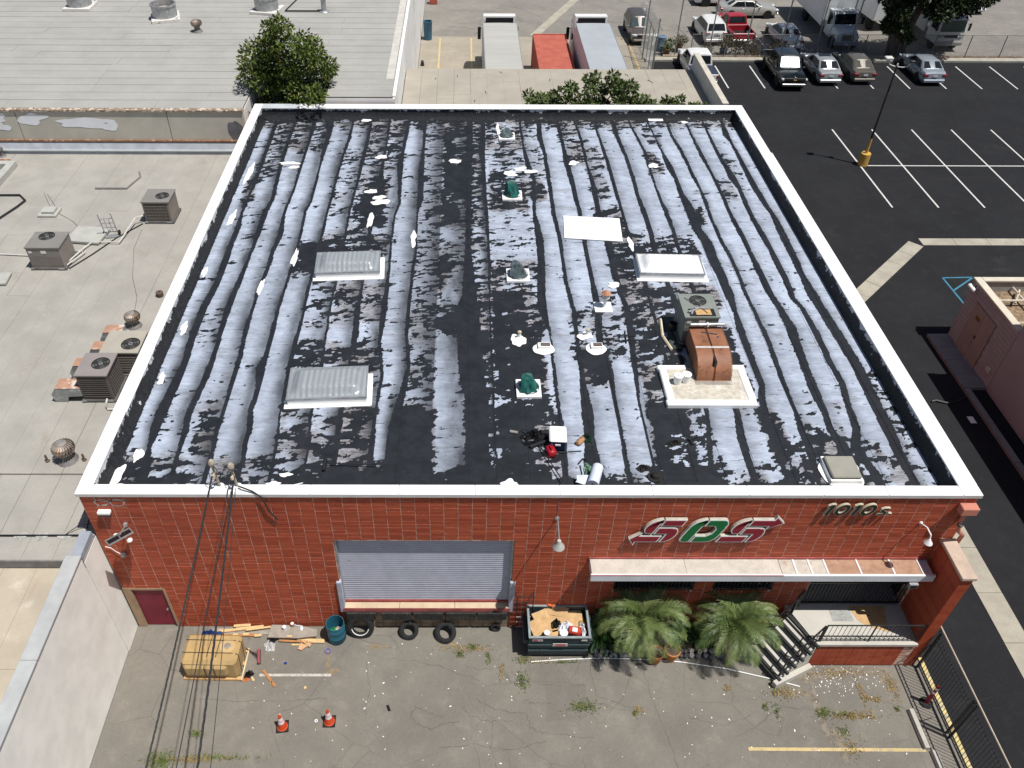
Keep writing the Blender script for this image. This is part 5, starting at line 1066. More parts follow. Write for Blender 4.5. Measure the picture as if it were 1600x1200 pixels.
elbow(-.54, -.035).build('duct_half', RUSTD, dt, smooth=35); elbow(.035, .54).build('duct_half', RUSTD, dt, smooth=35)
b = MB(); b.box(-.034, .034, 5.3, 7.04, .2, .80); b.build('gap_filler', BLACKM, dt)
b = MB()
for x in (-.555, -.025, .025, .555): 
    pts = [(x, 7.0, .885), (x, 6.0, .868)]+[(x, 5.95-.805*math.sin(a), .868-.725*(1-math.cos(a))) for a in np.linspace(0, 1.5708, 8)]; b.tube(pts, .012, 4)
b.build('seam', RUSTD, dt); b = MB(); b.box(-.545, .545, 5.93, 6.02, .866, .875); b.build('tape_strip', M('grey_tape', (.55, .52, .5), .6, .1, 4), dt)
b = MB(); b.cbox(-.62, .62, 4.96, 6.5, -.02, .13, .012); b.build('base_collar', M('base_collar', (.30, .28, .25), .6, .15, 4, stains=[((.7, .68, .64), 4, .55, .65, .7)]), dt)
b = MB(); b.lathe([(.045, .875), (.02, .9)], (.3, 6.5, 0), 8); b.tube([(-.2, 6.75, .89), (.3, 6.62, .9)], .014, 5); b.build('hose_clip', CHROME, dt)
pf = thing('duct_kerb', 'wide white coated kerb with a gravelly top beneath the rusty duct', 'roof curb', (18.55, 4.95, RZ))
GRAVEL = M('gravel_top', (.52, .48, .41), .95, .18, 6, fine=.3, fscale=60, stains=[((.12, .1, .08), 4, .68, .75, .8), ((.75, .73, .7), 2.5, .58, .66, .8)])
b = MB(); b.box(-1.2, 1.25, -.75, .85, -.02, .12); b.build('bed', GRAVEL, pf); b = MB(); b.cbox(-1.45, 1.42, -.98, -.72, -.02, .17, .03); b.cbox(-1.4, -1.16, -.715, .9, -.02, .16, .03); b.cbox(1.18, 1.44, -.715, .78, -.02, .16, .03); b.cbox(-1.45, -.5, .76, .96, -.02, .17, .03); b.cbox(.75, 1.45, .79, .98, -.02, .17, .03); b.build('rim', WHITE, pf)
for i, (x, y, lab) in enumerate(((17.62, 5.05, 'white plastic bucket on the gravelly kerb left of the rusty duct'), (17.9, 5.12, 'second white plastic bucket close to the rusty duct'))):
    t2 = thing('white_bucket', lab, 'bucket', (x, y, RZ+.12)); b = MB(); b.lathe([(.12, 0), (.145, .30), (.155, .30), (.155, .33), (.13, .335), (.001, .335)], n=16); b.build('pail', WHITE, t2, smooth=40); b = MB(); b.lathe([(.05, .336), (.045, .36)], n=10); b.build('cap', M('label_paper', (.7, .7, .68), .6, .05, 5), t2)
b = MB(); b.prism([(17.86, 8.6), (18.12, 8.6), (18.2, 6.9), (17.78, 6.9)], RZ+.02, RZ+.04); tag(b.build('rubber_mat', M('dark_mat', (.05, .06, .06), .6, .3, 4)), 'dark grey mat left of the grey green air conditioner', 'mat')
b = MB(); b.tube([(17.72, 8.55, RZ+.06), (17.62, 7.6, RZ+.05), (17.8, 6.85, RZ+.05)], .05, 5); tag(b.build('wood_strip', M('pale_wood', (.62, .55, .40), .8, .15, 5)), 'pale strip of wood along the dark mat', 'wood')
t2 = thing('black_pail', 'small black pail on the dark mat beside the air conditioner', 'bucket', (18.02, 7.95, RZ+.04)); b = MB(); b.lathe([(.1, 0), (.13, .3), (.12, .3), (.09, .03)], n=14); b.build('pail', BLACKM, t2, smooth=40); b = MB(); b.tube([(-.13, 0, .28), (-.05, .06, .05), (.05, -.2, .02), (.1, -.4, .02)], .008, 4); b.build('handle', GALV, t2)
# antenna style stick with cord left of the mat
b = MB(); b.tube([(16.35, 7.9, RZ+.03), (16.3, 7.2, RZ+.05)], .025, 5); b.tube([(15.9, 7.6, RZ+.04), (16.7, 7.62, RZ+.04)], .02, 5); tag(b.build('loose_hose', BLACKM), 'thin black cords lying crossed on the roof left of the mat', 'cord')
# cooler, red can, tarps, brooms, tools by the front edge
t2 = thing('cooler', 'dark blue cooler with a white lid on the tarred roof', 'cooler', (13.5, 2.42, RZ), -.06); b = MB(); b.cbox(-.24, .24, -.32, .3, .02, .36, .03); b.build('body', M('navy_plastic', (.012, .022, .06), .4, .1, 4), t2); b = MB(); b.cbox(-.26, .26, -.33, .33, .36, .45, .04); b.build('lid', WHITE, t2); b = MB(); b.box(-.08, .08, -.345, -.325, .25, .3); b.build('latch', WHITE, t2)
MB().cbox(-.1, .3, -.42, -.36, .0, .06, .01).build('handle', BLACKM, t2)
t2 = thing('fuel_can', 'red fuel can standing in front of the cooler', 'can', (13.27, 1.98, RZ), .25); b = MB(); b.cbox(-.13, .13, -.19, .17, 0, .27, .05); b.build('body', M('red_plastic', (.36, .012, .022), .4, .12, 4), t2, smooth=50); b = MB(); b.tube([(-.02, -.1, .26), (-.02, -.08, .33), (-.02, .06, .33), (-.02, .08, .26)], .022, 6); b.build('handle', M('red_plastic', (.36, .012, .022), .4, .12, 4), t2); b = MB(); b.lathe([(.04, .27), (.04, .31), (.01, .32)], (.06, .12, 0), 8); b.build('cap', BLACKM, t2)
def crumple(name, label, cat, cx, cy, cz, rx, ry, h, mat, seed, nu=30, nv=18, rough=.35):
    r = random.Random(seed); ph = [r.uniform(0, 6.3) for _ in range(12)]; b = MB()
    def fn(u, v):
        a = u*2*math.pi; k = 1+rough*(.5*math.sin(2*a+ph[0])+.35*math.sin(5*a+ph[1])+.2*math.sin(9*a+ph[2]+4*v)); rr = (1-v)**.55
        zz = h*(1-(1-v)**1.6)*(1+.45*math.sin(4*a+ph[3]+7*v)+.35*math.sin(9*a+ph[4]+11*v)+.25*math.sin(17*a+ph[5]-9*v))*.6 if v > 0 else 0
        return (cx+rx*k*rr*math.cos(a), cy+ry*k*rr*math.sin(a), cz+max(0, zz))
    b.grid(fn, nu, nv); return tag(b.build(name, mat, smooth=22), label, cat)
BAGB = M('black_plastic', (.010, .010, .011), .32, .3, 6, spec=.6)
crumple('black_plastic_bag', 'crumpled black plastic sheeting heaped left of the cooler', 'bag', 12.82, 2.62, RZ+.02, .42, .27, .28, BAGB, 2)
b = MB(); 
for k in range(7): b.tube([(12.45+.05*k, 2.95-.04*k, RZ+.08+.02*(k % 3)), (12.7+.05*k, 2.7-.02*k, RZ+.24), (13.0+.03*k, 2.4+.04*k, RZ+.1)], .012, 4)
tag(b.build('cord_tangle', BLACKM), 'tangled black cord over the heap of plastic sheeting', 'cord')
t2 = thing('paint_can', 'grey cylinder lying at the left end of the black plastic heap', 'can', (12.22, 2.86, RZ+.05), -.25); b = MB(); b.lathe([(.05, -.12), (.05, .12)], n=10, axis='x'); b.build('body', M('warm_grey', (.27, .25, .23), .6, .1, 5), t2, smooth=40)
def pushbroom(label, hx, hy, hl, ha, ex, ey, mat=BLACKM, z=RZ+.03, headmat=None):
    t = thing('push_broom', label, 'broom', (hx, hy, z)); c, s = math.cos(ha), math.sin(ha)
    b = MB(); m = Matrix.Rotation(ha, 4, 'Z'); b.cbox(-hl/2, hl/2, -.04, .04, .02, .09, .01, m); b.build('head', headmat or mat, t)
    b = MB()
    for i in range(26): x = -hl/2+.01+i*(hl-.02)/25; b.box(x-.008, x+.008, -.05, .05, -.02, .02, m)
    o = b.build('bristles', mat, t); o['kind'] = 'stuff'
    b = MB(); b.tube([(0, 0, .07), (ex-hx, ey-hy, .12)], .018, 6); b.build('handle', mat, t)
    b = MB(); d = Vector((ex-hx, ey-hy, 0)).normalized()*.28
    for q in (-1, 1): b.tube([(q*.14*c, q*.14*s, .06), (d.x, d.y, .08)], .01, 5)
    b.build('brace', mat, t); return t
pushbroom('black push broom lying with its head at the black plastic heap', 12.92, 2.33, .56, .42, 13.52, .8); pushbroom('black push broom lying flat at the front edge, left of the bare black strip', 6.62, 1.5, .5, 1.57, 8.2, 1.42)
t2 = thing('tool_bag', 'tan leather tool pouch beside green plastic on the roof', 'bag', (14.2, 2.45, RZ), .9); b = MB(); b.cbox(-.17, .17, -.09, .09, 0, .15, .04); b.build('pouch', M('tan_leather', (.36, .20, .11), .7, .2, 6), t2, smooth=50); b = MB(); b.tube([(-.15, 0, .14), (0, .03, .22), (.15, 0, .14)], .02, 6); b.build('strap', M('tan_leather', (.36, .20, .11), .7, .2, 6), t2)
DGRN = M('dark_green_plastic', (.012, .035, .022), .35, .3, 6, spec=.6)
crumple('green_plastic', 'dark green crumpled plastic right of the tan pouch', 'bag', 14.42, 2.6, RZ+.02, .2, .14, .18, DGRN, 5); crumple('green_plastic', 'pale green plastic scrap near the white roll', 'bag', 14.3, 1.33, RZ+.02, .13, .24, .1, M('pale_green_plastic', (.14, .24, .17), .4, .4, 7, spec=.5), 6)
b = MB(); b.tube([(14.05, 1.55, RZ+.05), (14.2, 1.75, RZ+.05), (14.32, 1.72, RZ+.05)], .025, 5); b.tube([(14.1, 1.5, RZ+.04), (14.12, 1.15, RZ+.04)], .015, 5); tag(b.build('hand_tool', BLACKM), 'small dark bent tool above the pale green plastic', 'tool')
b = MB(); b.tube([(13.8, 2.05, RZ+.04), (14.2, 2.08, RZ+.04)], .014, 5); tag(b.build('rod', BLACKM), 'short black rod lying right of the cooler', 'rod')
t2 = thing('white_roll', 'roll of white membrane with its loose end on the front parapet', 'roll', (14.46, .9, RZ+.34), -.32)
ROLLM = M('membrane_white', (.62, .68, .78), .5, .05, 3); b = MB(); b.lathe([(.04, -.42), (.16, -.42), (.16, .28), (.04, .28)], n=20, axis='y'); b.build('roll', ROLLM, t2, smooth=40); b = MB(); b.lathe([(.041, -.43), (.001, -.43)], n=12, axis='y'); b.build('core', BLACKM, t2)
b = MB(); b.grid(lambda u, v: (-.5*u+.02*math.sin(v*5), -.4+.42*v*(1-.3*u), -.11+.12*max(0, .5-u)+.012*math.sin(9*u+3*v)), 10, 6); b.build('loose_end', ROLLM, t2)
for i, (x, y, s, lab) in enumerate(((15.92, 1.4, .2, 'dark rag heap left of the black hat'), (17.05, 2.42, .2, 'dark crumpled gloves on the roof, left of a black tool'))):
    crumple('dark_rag', lab, 'rag', x, y, RZ+.02, s, s*.65, .12, M('dark_cloth', (.02, .019, .018), .9, .3, 7), 20+i)
t2 = thing('hat', 'black brimmed hat lying by the front parapet', 'hat', (16.22, 1.06, RZ+.02)); b = MB(); b.lathe([(.22, .03), (.2, .01), (.12, .02), (.11, .12), (.07, .15), (.001, .145)], n=18); b.build('crown', M('dark_cloth', (.02, .019, .018), .9, .3, 7), t2, smooth=50)
t2 = thing('staple_gun', 'black hand tool lying right of the dark gloves', 'tool', (17.64, 2.62, RZ+.02), .5); b = MB(); b.cbox(-.18, .18, -.03, .04, 0, .07, .012); b.tube([(-.12, 0, .04), (-.2, -.2, .04), (-.05, -.22, .04)], .022, 6); b.build('body', BLACKM, t2)
# service masts and overhead cables
def mast(label, x, y, h, lean=0):
    t = thing('service_mast', label, 'mast', (x, y, 6.70)); PM = M('weathered_conduit', (.36, .31, .25), .7, .2, 6)
    b = MB(); b.tube([(0, 0, -.0), (-.02+lean, .0, h)], .04, 8); b.build('pipe', PM, t, smooth=40); b = MB(); b.lathe([(.05, h-.05), (.09, h), (.1, h+.08), (.05, h+.16), (.001, h+.17)], (lean, -.03, 0), 12); b.build('weatherhead', PM, t, smooth=40)
    b = MB(); b.lathe([(.14, 0), (.13, .03), (.05, .05)], n=12); b.build('base', WHITE, t); b = MB(); b.tube([(lean*.6, -.05, h*.65), (lean*.6-.03, -.12, h*.68), (lean*.6, -.2, h*.62)], .02, 5); b.lathe([(.03, 0), (.05, .03), (.03, .06), (.05, .09), (.02, .12)], (lean*.6, -.16, h*.6), 8); b.build('insulator', M('tan_ceramic', (.5, .42, .30), .5, .15, 6), t)
    b = MB(); b.tube([(lean, -.05, h), (lean-.12, -.1, h-.15), (lean-.1, -.15, h*.6)], .012, 5); b.tube([(lean, -.05, h), (lean+.12, -.08, h-.18), (lean+.06, -.16, h*.6)], .012, 5); b.build('drip_loop', BLACKM, t); return t
mast('left service mast with a drip cap at the front parapet', 3.95, .2, .95, -.03); mast('right service mast with a drip cap at the front parapet', 4.43, .2, .82, -.02)
CBL = M('cable_black', (.03, .03, .032), .6, .2, 8)
def cable(label, a, c, sag, r, twist=0):
    pts = catenary(a, c, sag, 40); b = MB()
    if twist:
        for ph in (0, 2.1, 4.2):
            P2 = []
            for i in range(161):
                t = i/160; p = Vector(a).lerp(Vector(c), t)-Vector((0, 0, sag*4*t*(1-t))); an = ph+t*twist; P2.append(p+Vector((math.cos(an)*r*1.3, 0, math.sin(an)*r*1.3)))
            b.tube(P2, r, 4)
    else: b.tube(pts, r, 5)
    return tag(b.build('overhead_cable', CBL), label, 'cable', 'overhead cables over the yard')
cable('twisted black overhead cable from the left service mast', (3.9, .0, 7.35), (4.75, -17, 8.1), .55, .012, 150); cable('thin overhead cable from the right service mast', (4.38, .0, 7.3), (5.6, -17, 8.3), .5, .012)
cable('doubled overhead cable low on the right service mast', (4.4, -.02, 7.0), (6.3, -17, 7.9), .5, .014, 120); cable('lowest thin overhead cable from the right mast', (4.46, -.02, 6.9), (6.7, -17, 7.6), .55, .009)
b = MB(); b.tube([(4.5, .1, 6.85), (4.9, -.03, 6.78), (5.15, -.1, 6.6), (5.25, -.09, 6.0), (5.42, -.06, 5.6)], .025, 6); tag(b.build('hanging_cable', CBL), 'thick black cable hanging over the coping beside the masts', 'cable')
b = MB(); b.tube([(4.6, .5, RZ+.1), (5.0, .55, RZ+.1), (5.6, .6, RZ+.08), (6.1, .75, RZ+.1)], .015, 5); tag(b.build('white_rope', WHITE), 'white cord lying on the roof right of the masts', 'cord')
# ================================================================ fixtures and signs on the front
b = MB(); b.cbox(24.5, 24.97, -.27, -.008, 6.06, 6.34, .02); SALM = M('salmon_paint', (.52, .21, .15), .6, .1, 3, stains=[((.36, .13, .09), 3, .6, .75, .5)])
t = thing('downspout', 'salmon painted scupper box and drain pipe at the right corner', 'drain pipe', (0, 0, 0)); b.build('collector_box', SALM, t)
b = MB(); b.tube([(24.73, -.14, 6.06), (24.73, -.14, 5.55)], .055, 8); b.tube([(24.73, -.14, 5.6), (24.8, -.2, 5.3), (25.08, -.1, 5.0), (25.1, -.06, 4.6), (25.1, -.05, .1)], .06, 9); b.build('pipe', SALM, t, smooth=40); b = MB(); b.lathe([(.075, 5.56), (.08, 5.62), (.05, 5.63)], (24.73, -.2, 0), 12); b.build('funnel', BLACKM, t)
t = thing('gooseneck_lamp', 'grey barn lamp on a long straight arm above the dumpster', 'lamp', (13.34, 0, 5.62)); b = MB(); b.lathe([(.07, 0), (.07, -.03), (.02, -.04)], n=12, axis='y'); b.tube([(0, -.03, 0), (0, -.2, .1), (-.01, -.75, .04), (-.01, -.82, -.05)], .022, 7); b.build('arm', GALV, t, smooth=40); b = MB(); b.lathe([(.05, .04), (.07, -.04), (.09, -.12), (.17, -.22), (.175, -.25), (.15, -.24), (.05, -.1)], (-.01, -.82, 0), 18); b.build('shade', M('grey_enamel', (.46, .46, .43), .5, .1, 5), t, smooth=40); b = MB(); b.box(-.012, .012, -.012, -.0095, .05, 1.0); b.build('conduit', REDP, t)
t = thing('gooseneck_lamp', 'small white barn lamp with a curved arm at the right corner', 'lamp', (23.75, 0, 5.45)); b = MB(); b.lathe([(.05, 0), (.05, -.03), (.02, -.04)], n=10, axis='y'); b.tube([(0, -.03, 0), (.05, -.25, .08), (.1, -.45, .0), (.1, -.5, -.15)], .02, 7); b.build('arm', WHITE, t, smooth=40); b = MB(); b.lathe([(.03, .0), (.05, -.05), (.12, -.14), (.125, -.16), (.03, -.06)], (.1, -.5, -.13), 14); b.build('shade', WHITE, t, smooth=40)
t = thing('flood_light', 'black twin flood light with a tilted frame at the left corner of the facade', 'lamp', (1.05, 0, 5.35)); b = MB(); b.box(-.05, .05, -.1, 0, -.05, .05); b.tube([(0, -.08, 0), (0, -.5, .1)], .02, 6); b.build('bracket', GALV, t); 
mm = Matrix.Translation((0, -.55, .1)) @ Matrix.Rotation(.7, 4, 'Z') @ Matrix.Rotation(-.4, 4, 'X')
b = MB()
for a, c, e, f in ((-.36, .36, -.2, -.17), (-.36, .36, .17, .2), (-.36, -.33, -.169, .169), (.33, .36, -.169, .169), (-.015, .015, -.169, .169)): b.box(a, c, e, f, -.02, .02, mm)
b.build('frame', GALV, t); b = MB(); b.box(-.33, .33, -.17, .17, -.012, .0, mm); b.build('panel', DKGLASS, t)
for q in (-.32, .4): b = MB(); b.lathe([(.02, .02), (.07, -.02), (.08, -.07), (.03, -.08)], (q*.6, -.45-q*.2, .02-.1*abs(q)), 10); b.build('lamp_head', WHITE, t, smooth=40)
t = thing('wall_lamp', 'small white wall lamp high at the left corner of the facade', 'lamp', (.62, 0, 5.95)); MB().cbox(-.18, .18, -.16, -.005, -.06, .05, .02).build('housing', WHITE, t); MB().box(-.16, .16, -.15, -.03, -.12, -.062).build('lens', M('lamp_black', (.03, .03, .03), .4, .1, 5), t)
t = thing('security_camera', 'white dome camera with a loose cord low at the left corner', 'camera', (.62, 0, 3.95)); b = MB(); b.lathe([(.07, 0), (.08, -.05), (.06, -.12), (.02, -.15)], n=12, axis='y'); b.build('dome', GALV, t, smooth=40); b = MB(); b.tube([(-.02, -.06, 0), (-.18, -.05, .12), (-.3, -.05, .32), (-.45, -.05, .38)], .012, 5); b.build('cord', WHITE, t)
t = thing('scupper_lamp', 'small square metal box under the right end of the awning', 'lamp', (24.0, -.68, 3.4)); b = MB(); b.cbox(-.13, .13, -.08, .02, -.12, .08, .01); b.build('housing', GALV, t); MB().box(-.1, .1, -.085, -.081, -.09, .05).build('lens', BLACKM, t)
b = MB(); b.cbox(20.98, 21.06, -.03, -.004, 2.72, 2.8, .006); tag(b.build('wall_plate', WHITE), 'tiny white plate on the shaded wall left of the entry', 'plate')
b = MB(); b.cbox(7.62, 7.64, -.03, -.02, 5, 5.01, .001)
# --- shop sign: three slanted letters with arrows, white edged channel letters
sg = thing('shop_sign', 'shop sign reading SOS in red and green letters with arrow ends', 'sign', (0, 0, 0))
RDF = M('sign_red', (.27, .012, .03), .45, .08, 2); GRF = M('sign_green', (.0, .16, .042), .45, .08, 2); WHF = M('sign_white', (.82, .82, .80), .5, .04, 3); SIDE = M('sign_side', (.46, .44, .38), .6, .15, 4)
K_ = 1/53.6
def px2(p):      # sketch units of the sign drawing -> metres on the wall
    return p
def offs(poly, d):
    n = len(poly); out = []; A = sum(poly[i][0]*poly[(i+1) % n][1]-poly[(i+1) % n][0]*poly[i][1] for i in range(n)); sg_ = 1 if A > 0 else -1
    for i in range(n):
        a, p, c = Vector(poly[i-1]), Vector(poly[i]), Vector(poly[(i+1) % n]); e1 = (p-a).normalized(); e2 = (c-p).normalized()
        n1 = Vector((e1.y, -e1.x))*sg_; n2 = Vector((e2.y, -e2.x))*sg_; m = (n1+n2)
        if m.length < 1e-6: m = n1
        m.normalize(); k = 1/max(.45, m.dot(n1)); out.append((p.x+m.x*d*k, p.y+m.y*d*k))
    return out
def channel(poly, mat, name='letter'):
    o = MB().prism(poly, -.13, -.04, 'y').build(name, SIDE, sg)
    MB().prism(poly, -.138, -.1305, 'y').build('white_edge', WHF, o); MB().prism(offs(poly, -.034), -.145, -.1385, 'y').build('coloured_face', mat, o)
def arcpts(cx, cz, rx, rz, a0, a1, n=10): return [(cx+rx*math.cos(a), cz+rz*math.sin(a)) for a in np.linspace(a0, a1, n)]
def shear(poly, ox, oz, k=.40, sx=.92, sz=1.17): return [(ox+x*sx+k*z*sz, oz+z*sz) for x, z in poly]
H_ = .86
def letterS(ox, oz, arrow):
    # upper bar
    channel(shear([(.34, .62), (1.02, .62), (1.02, .86), (.34, .86)], ox, oz), RDF)
    # upper left bowl
    bowl = [(.30, .86)]+arcpts(.30, .57, .38, .29, math.pi/2, math.pi*1.32, 10)+[(.22, .33), (.30, .33)]
    channel(shear(bowl, ox, oz), RDF)
    # middle and lower right bowl
    low = [(.34, .56), (.80, .56)]+arcpts(.80, .28, .28, .28, math.pi/2, -math.pi/2, 12)+[(.72, .0), (.72, .31), (.34, .31)]
    channel(shear(low, ox, oz), RDF)
    if arrow == 'left': channel(shear([(.66, .0), (.66, .24), (-.02, .24), (-.02, .36), (-.30, .12), (.0, -.14), (-.02, .0)], ox, oz), RDF)
    else: channel(shear([(-.1, .0), (-.1, .24), (.66, .24), (.66, .0)], ox, oz), RDF)
OX = 15.68; OZ = 4.70
letterS(OX, OZ, 'left')
left = [(.30, .86)]+arcpts(.30, .57, .38, .29, math.pi/2, math.pi, 8)+[(-.08, .2)]+arcpts(.12, .2, .2, .2, math.pi, math.pi*1.5, 6)+[(.30, 0)]
OX2 = OX+1.25
channel(shear(left, OX2, OZ), GRF)
rt = [(.34, .62), (.66, .62)]+[(.78, .52), (.78, .34), (.66, .24)]+[(.34, .24), (.34, 0), (.74, 0)]+arcpts(.80, .24, .27, .24, -math.pi/2, 0, 7)+[(1.07, .57)]+arcpts(.80, .57, .27, .29, 0, math.pi/2, 7)+[(.34, .86)]
channel(shear(rt, OX2, OZ), GRF)
OX3 = OX+2.49
bowl = [(.30, .86)]+arcpts(.30, .57, .38, .29, math.pi/2, math.pi*1.32, 10)+[(.22, .33), (.30, .33)]
channel(shear(bowl, OX3, OZ), RDF)
low = [(.34, .56), (.80, .56)]+arcpts(.80, .28, .28, .28, math.pi/2, -math.pi/2, 12)+[(.72, .0), (.72, .31), (.34, .31)]
channel(shear(low, OX3, OZ), RDF); channel(shear([(-.2, .0), (-.2, .24), (.66, .24), (.66, .0)], OX3, OZ), RDF)
channel(shear([(.34, .62), (.98, .62), (.98, .50), (1.38, .74), (.98, .99), (.98, .86), (.34, .86)], OX3, OZ), RDF)
# --- street number 1010 S.
ad = thing('street_number', 'black street number 1010 S. standing off the red facade', 'sign', (0, 0, 0)); NBK = M('number_face', (.02, .026, .022), .5, .1, 5); NED = M('number_edge', (.50, .44, .33), .6, .1, 5)
def num(poly, hole=None):
    b = MB(); b.prism(poly, -.12, -.05, 'y')
    if hole:
        b = MB(); n = len(poly)
        f = lambda P, y: [(p[0], y, p[1]) for p in P]
        v = f(poly, -.12)+f(hole, -.12)+f(poly, -.05)+f(hole, -.05)
        b.add(v, [(i, (i+1) % n, n+(i+1) % n, n+i) for i in range(n)]+[(2*n+i, 2*n+(i+1) % n, (i+1) % n, i) for i in range(n)]+[(n+i, n+(i+1) % n, 3*n+(i+1) % n, 3*n+i) for i in range(n)]+[(2*n+i, 3*n+i, 3*n+(i+1) % n, 2*n+(i+1) % n) for i in range(n)])
    o = b.build('digit', NED, ad); b = MB()
    if hole:
        n = len(poly); P = offs(poly, -.014); Hh = offs(hole, .014); b.add([(p[0], -.124, p[1]) for p in P]+[(p[0], -.124, p[1]) for p in Hh], [(i, (i+1) % n, n+(i+1) % n, n+i) for i in range(n)])
    else: b.prism(offs(poly, -.014), -.126, -.1205, 'y')
    b.build('digit_face', NBK, o)
def sh(poly, ox, oz=5.90, k=.28): return [(ox+x+k*z, oz+z) for x, z in poly]
ONE = [(.06, 0), (.19, 0), (.19, .46), (.08, .46), (.0, .40), (.0, .31), (.06, .34)]
OUT = arcpts(.17, .23, .20, .24, 0, 2*math.pi*(1-1/24), 24); INN = arcpts(.17, .23, .085, .13, 0, 2*math.pi*(1-1/24), 24)
num(sh(ONE, 20.72)); num(sh(OUT, 21.02), sh(INN, 21.02)); num(sh(ONE, 21.46)); num(sh(OUT, 21.76), sh(INN, 21.76))
SS = [(.02, .0), (.17, .0), (.24, .05), (.24, .14), (.18, .19), (.11, .215), (.11, .235), (.24, .235), (.24, .31), (.09, .31), (.02, .26), (.02, .18), (.08, .135), (.15, .11), (.15, .085), (.02, .085)]
num(sh(SS, 22.26)); num(sh([(0, 0), (.09, 0), (.09, .085), (0, .085)], 22.58))

# ================================================================ entry landing, steps, rails
LC = M('landing_concrete', (.50, .48, .43), .9, .08, 1.2, fine=.08, stains=[((.36, .35, .33), 1.1, .58, .72, .5)])
ld = thing('entry_landing', 'raised concrete landing with a red block front below the entry', 'landing', (0, 0, 0))
b = MB(); b.prism([(21.0, -.008), (21.58, -1.36), (24.645, -1.36), (24.645, -.008)], .02, 1.2, 'z'); b.build('base', MORT, ld)
b = MB(); b.prism([(20.96, -.008), (21.55, -1.42), (24.645, -1.42), (24.645, -.008)], 1.2, 1.30, 'z'); b.build('slab', LC, ld)
b = MB()
for j in range(8):
    for i in range(8):
        x0 = 21.62+i*.385
        if x0+.37 < 24.66: b.box(x0, x0+.374, -1.374, -1.362, .04+j*.1437, .04+(j+1)*.1437-.006)
o = b.build('block_facing', BRICK, ld); o['kind'] = 'stuff'
b = MB(); b.box(22.3, 22.96, -.6, -.18, 1.302, 1.306); b.build('worn_mat', M('worn_mat', (.33, .335, .32), .95, .2, 8), ld)
b = MB(); b.prism([(22.95, -.05), (24.1, -.05), (23.9, -1.0), (23.3, -.75), (23.1, -.6)], 1.302, 1.307, 'z'); tag(b.build('cardboard_sheet', CARD), 'flattened tan cardboard lying on the landing half in shade', 'cardboard')
b = MB(); b.tube([(22.9, -.2, 1.31), (23.3, -.22, 1.31), (23.4, -.3, 1.31)], .02, 4); b.box(23.45, 23.5, -.42, -.38, 1.308, 1.312); tag(b.build('torn_tape', M('dark_cloth', (.02, .019, .018), .9, .3, 7)), 'dark strip of torn tape on the tan cardboard', 'tape')
st = thing('entry_steps', 'flight of concrete steps with black nosings beside the right palm', 'steps', (0, 0, 0))
l0 = Vector((20.98, -.31)); r0 = Vector((21.56, -1.41)); sv = Vector((-.215, -.105)); NOS = M('black_nosing', (.03, .032, .032), .8, .2, 5)
for k in range(6):
    a = l0+sv*k; c = r0+sv*k; d = a+sv; e = c+sv; zt = 1.30-.2*k
    if k: 
        b = MB(); pa, pc = l0+sv*(k-1), r0+sv*(k-1); b.prism([(pa.x, pa.y), (a.x, a.y), (c.x, c.y), (pc.x, pc.y)], .0, zt, 'z'); b.build('step', LC, st)
    ex = (c-a).normalized()*.10
    b = MB(); q = sv.normalized()*.085; c2 = c+ex; a2 = a-ex*.3; b.prism([(a2.x, a2.y), (a2.x+q.x, a2.y+q.y), (c2.x+q.x, c2.y+q.y), (c2.x, c2.y)], zt-.07, zt+.012, 'z'); b.build('nosing', NOS, st)
b = MB(); w_ = (r0-l0).normalized()*.16; p0 = r0+Vector((.02, -.02)); p5 = r0+sv*6.0
b.prism([(p0.x, p0.y), (p5.x, p5.y), (p5.x+w_.x, p5.y+w_.y), (p0.x+w_.x, p0.y+w_.y)], 0, .25, 'z')
b.build('cheek', LC, st)
def rail(name, label, pts, h, nb, mat=BLACKM):
    t = thing(name, label, 'railing', (0, 0, 0)); a, c = Vector(pts[0]), Vector(pts[1]); up = Vector((0, 0, h))
    b = MB(); b.tube([a+up, c+up], .025, 6); b.build('top_rail', mat, t); b = MB(); b.tube([a+Vector((0, 0, .12)), c+Vector((0, 0, .12))], .016, 5); b.build('bottom_rail', mat, t)
    for q in (0, .5, 1): p = a.lerp(c, q); b = MB(); b.tube([p, p+up], .024, 6); b.build('post', mat, t)
    for i in range(1, nb):
        p = a.lerp(c, i/nb); b = MB(); b.tube([p+Vector((0, 0, .12)), p+up], .010, 4); b.build('baluster', mat, t)
    return t
rail('railing', 'black iron railing along the front of the landing', ((21.66, -1.3, 1.3), (24.6, -1.3, 1.3)), .88, 20)
rail('handrail', 'sloping black handrail down the front side of the steps', ((21.6, -1.3, 1.3), (20.5, -1.9, .28)), .85, 8); rail('handrail', 'sloping black handrail up the wall side of the steps', ((21.05, -.36, 1.3), (20.05, -.82, .28)), .85, 8)
rail('railing', 'short black railing beside the entry at the wall', ((21.05, -.32, 1.3), (21.35, -.06, 1.3)), .88, 4)
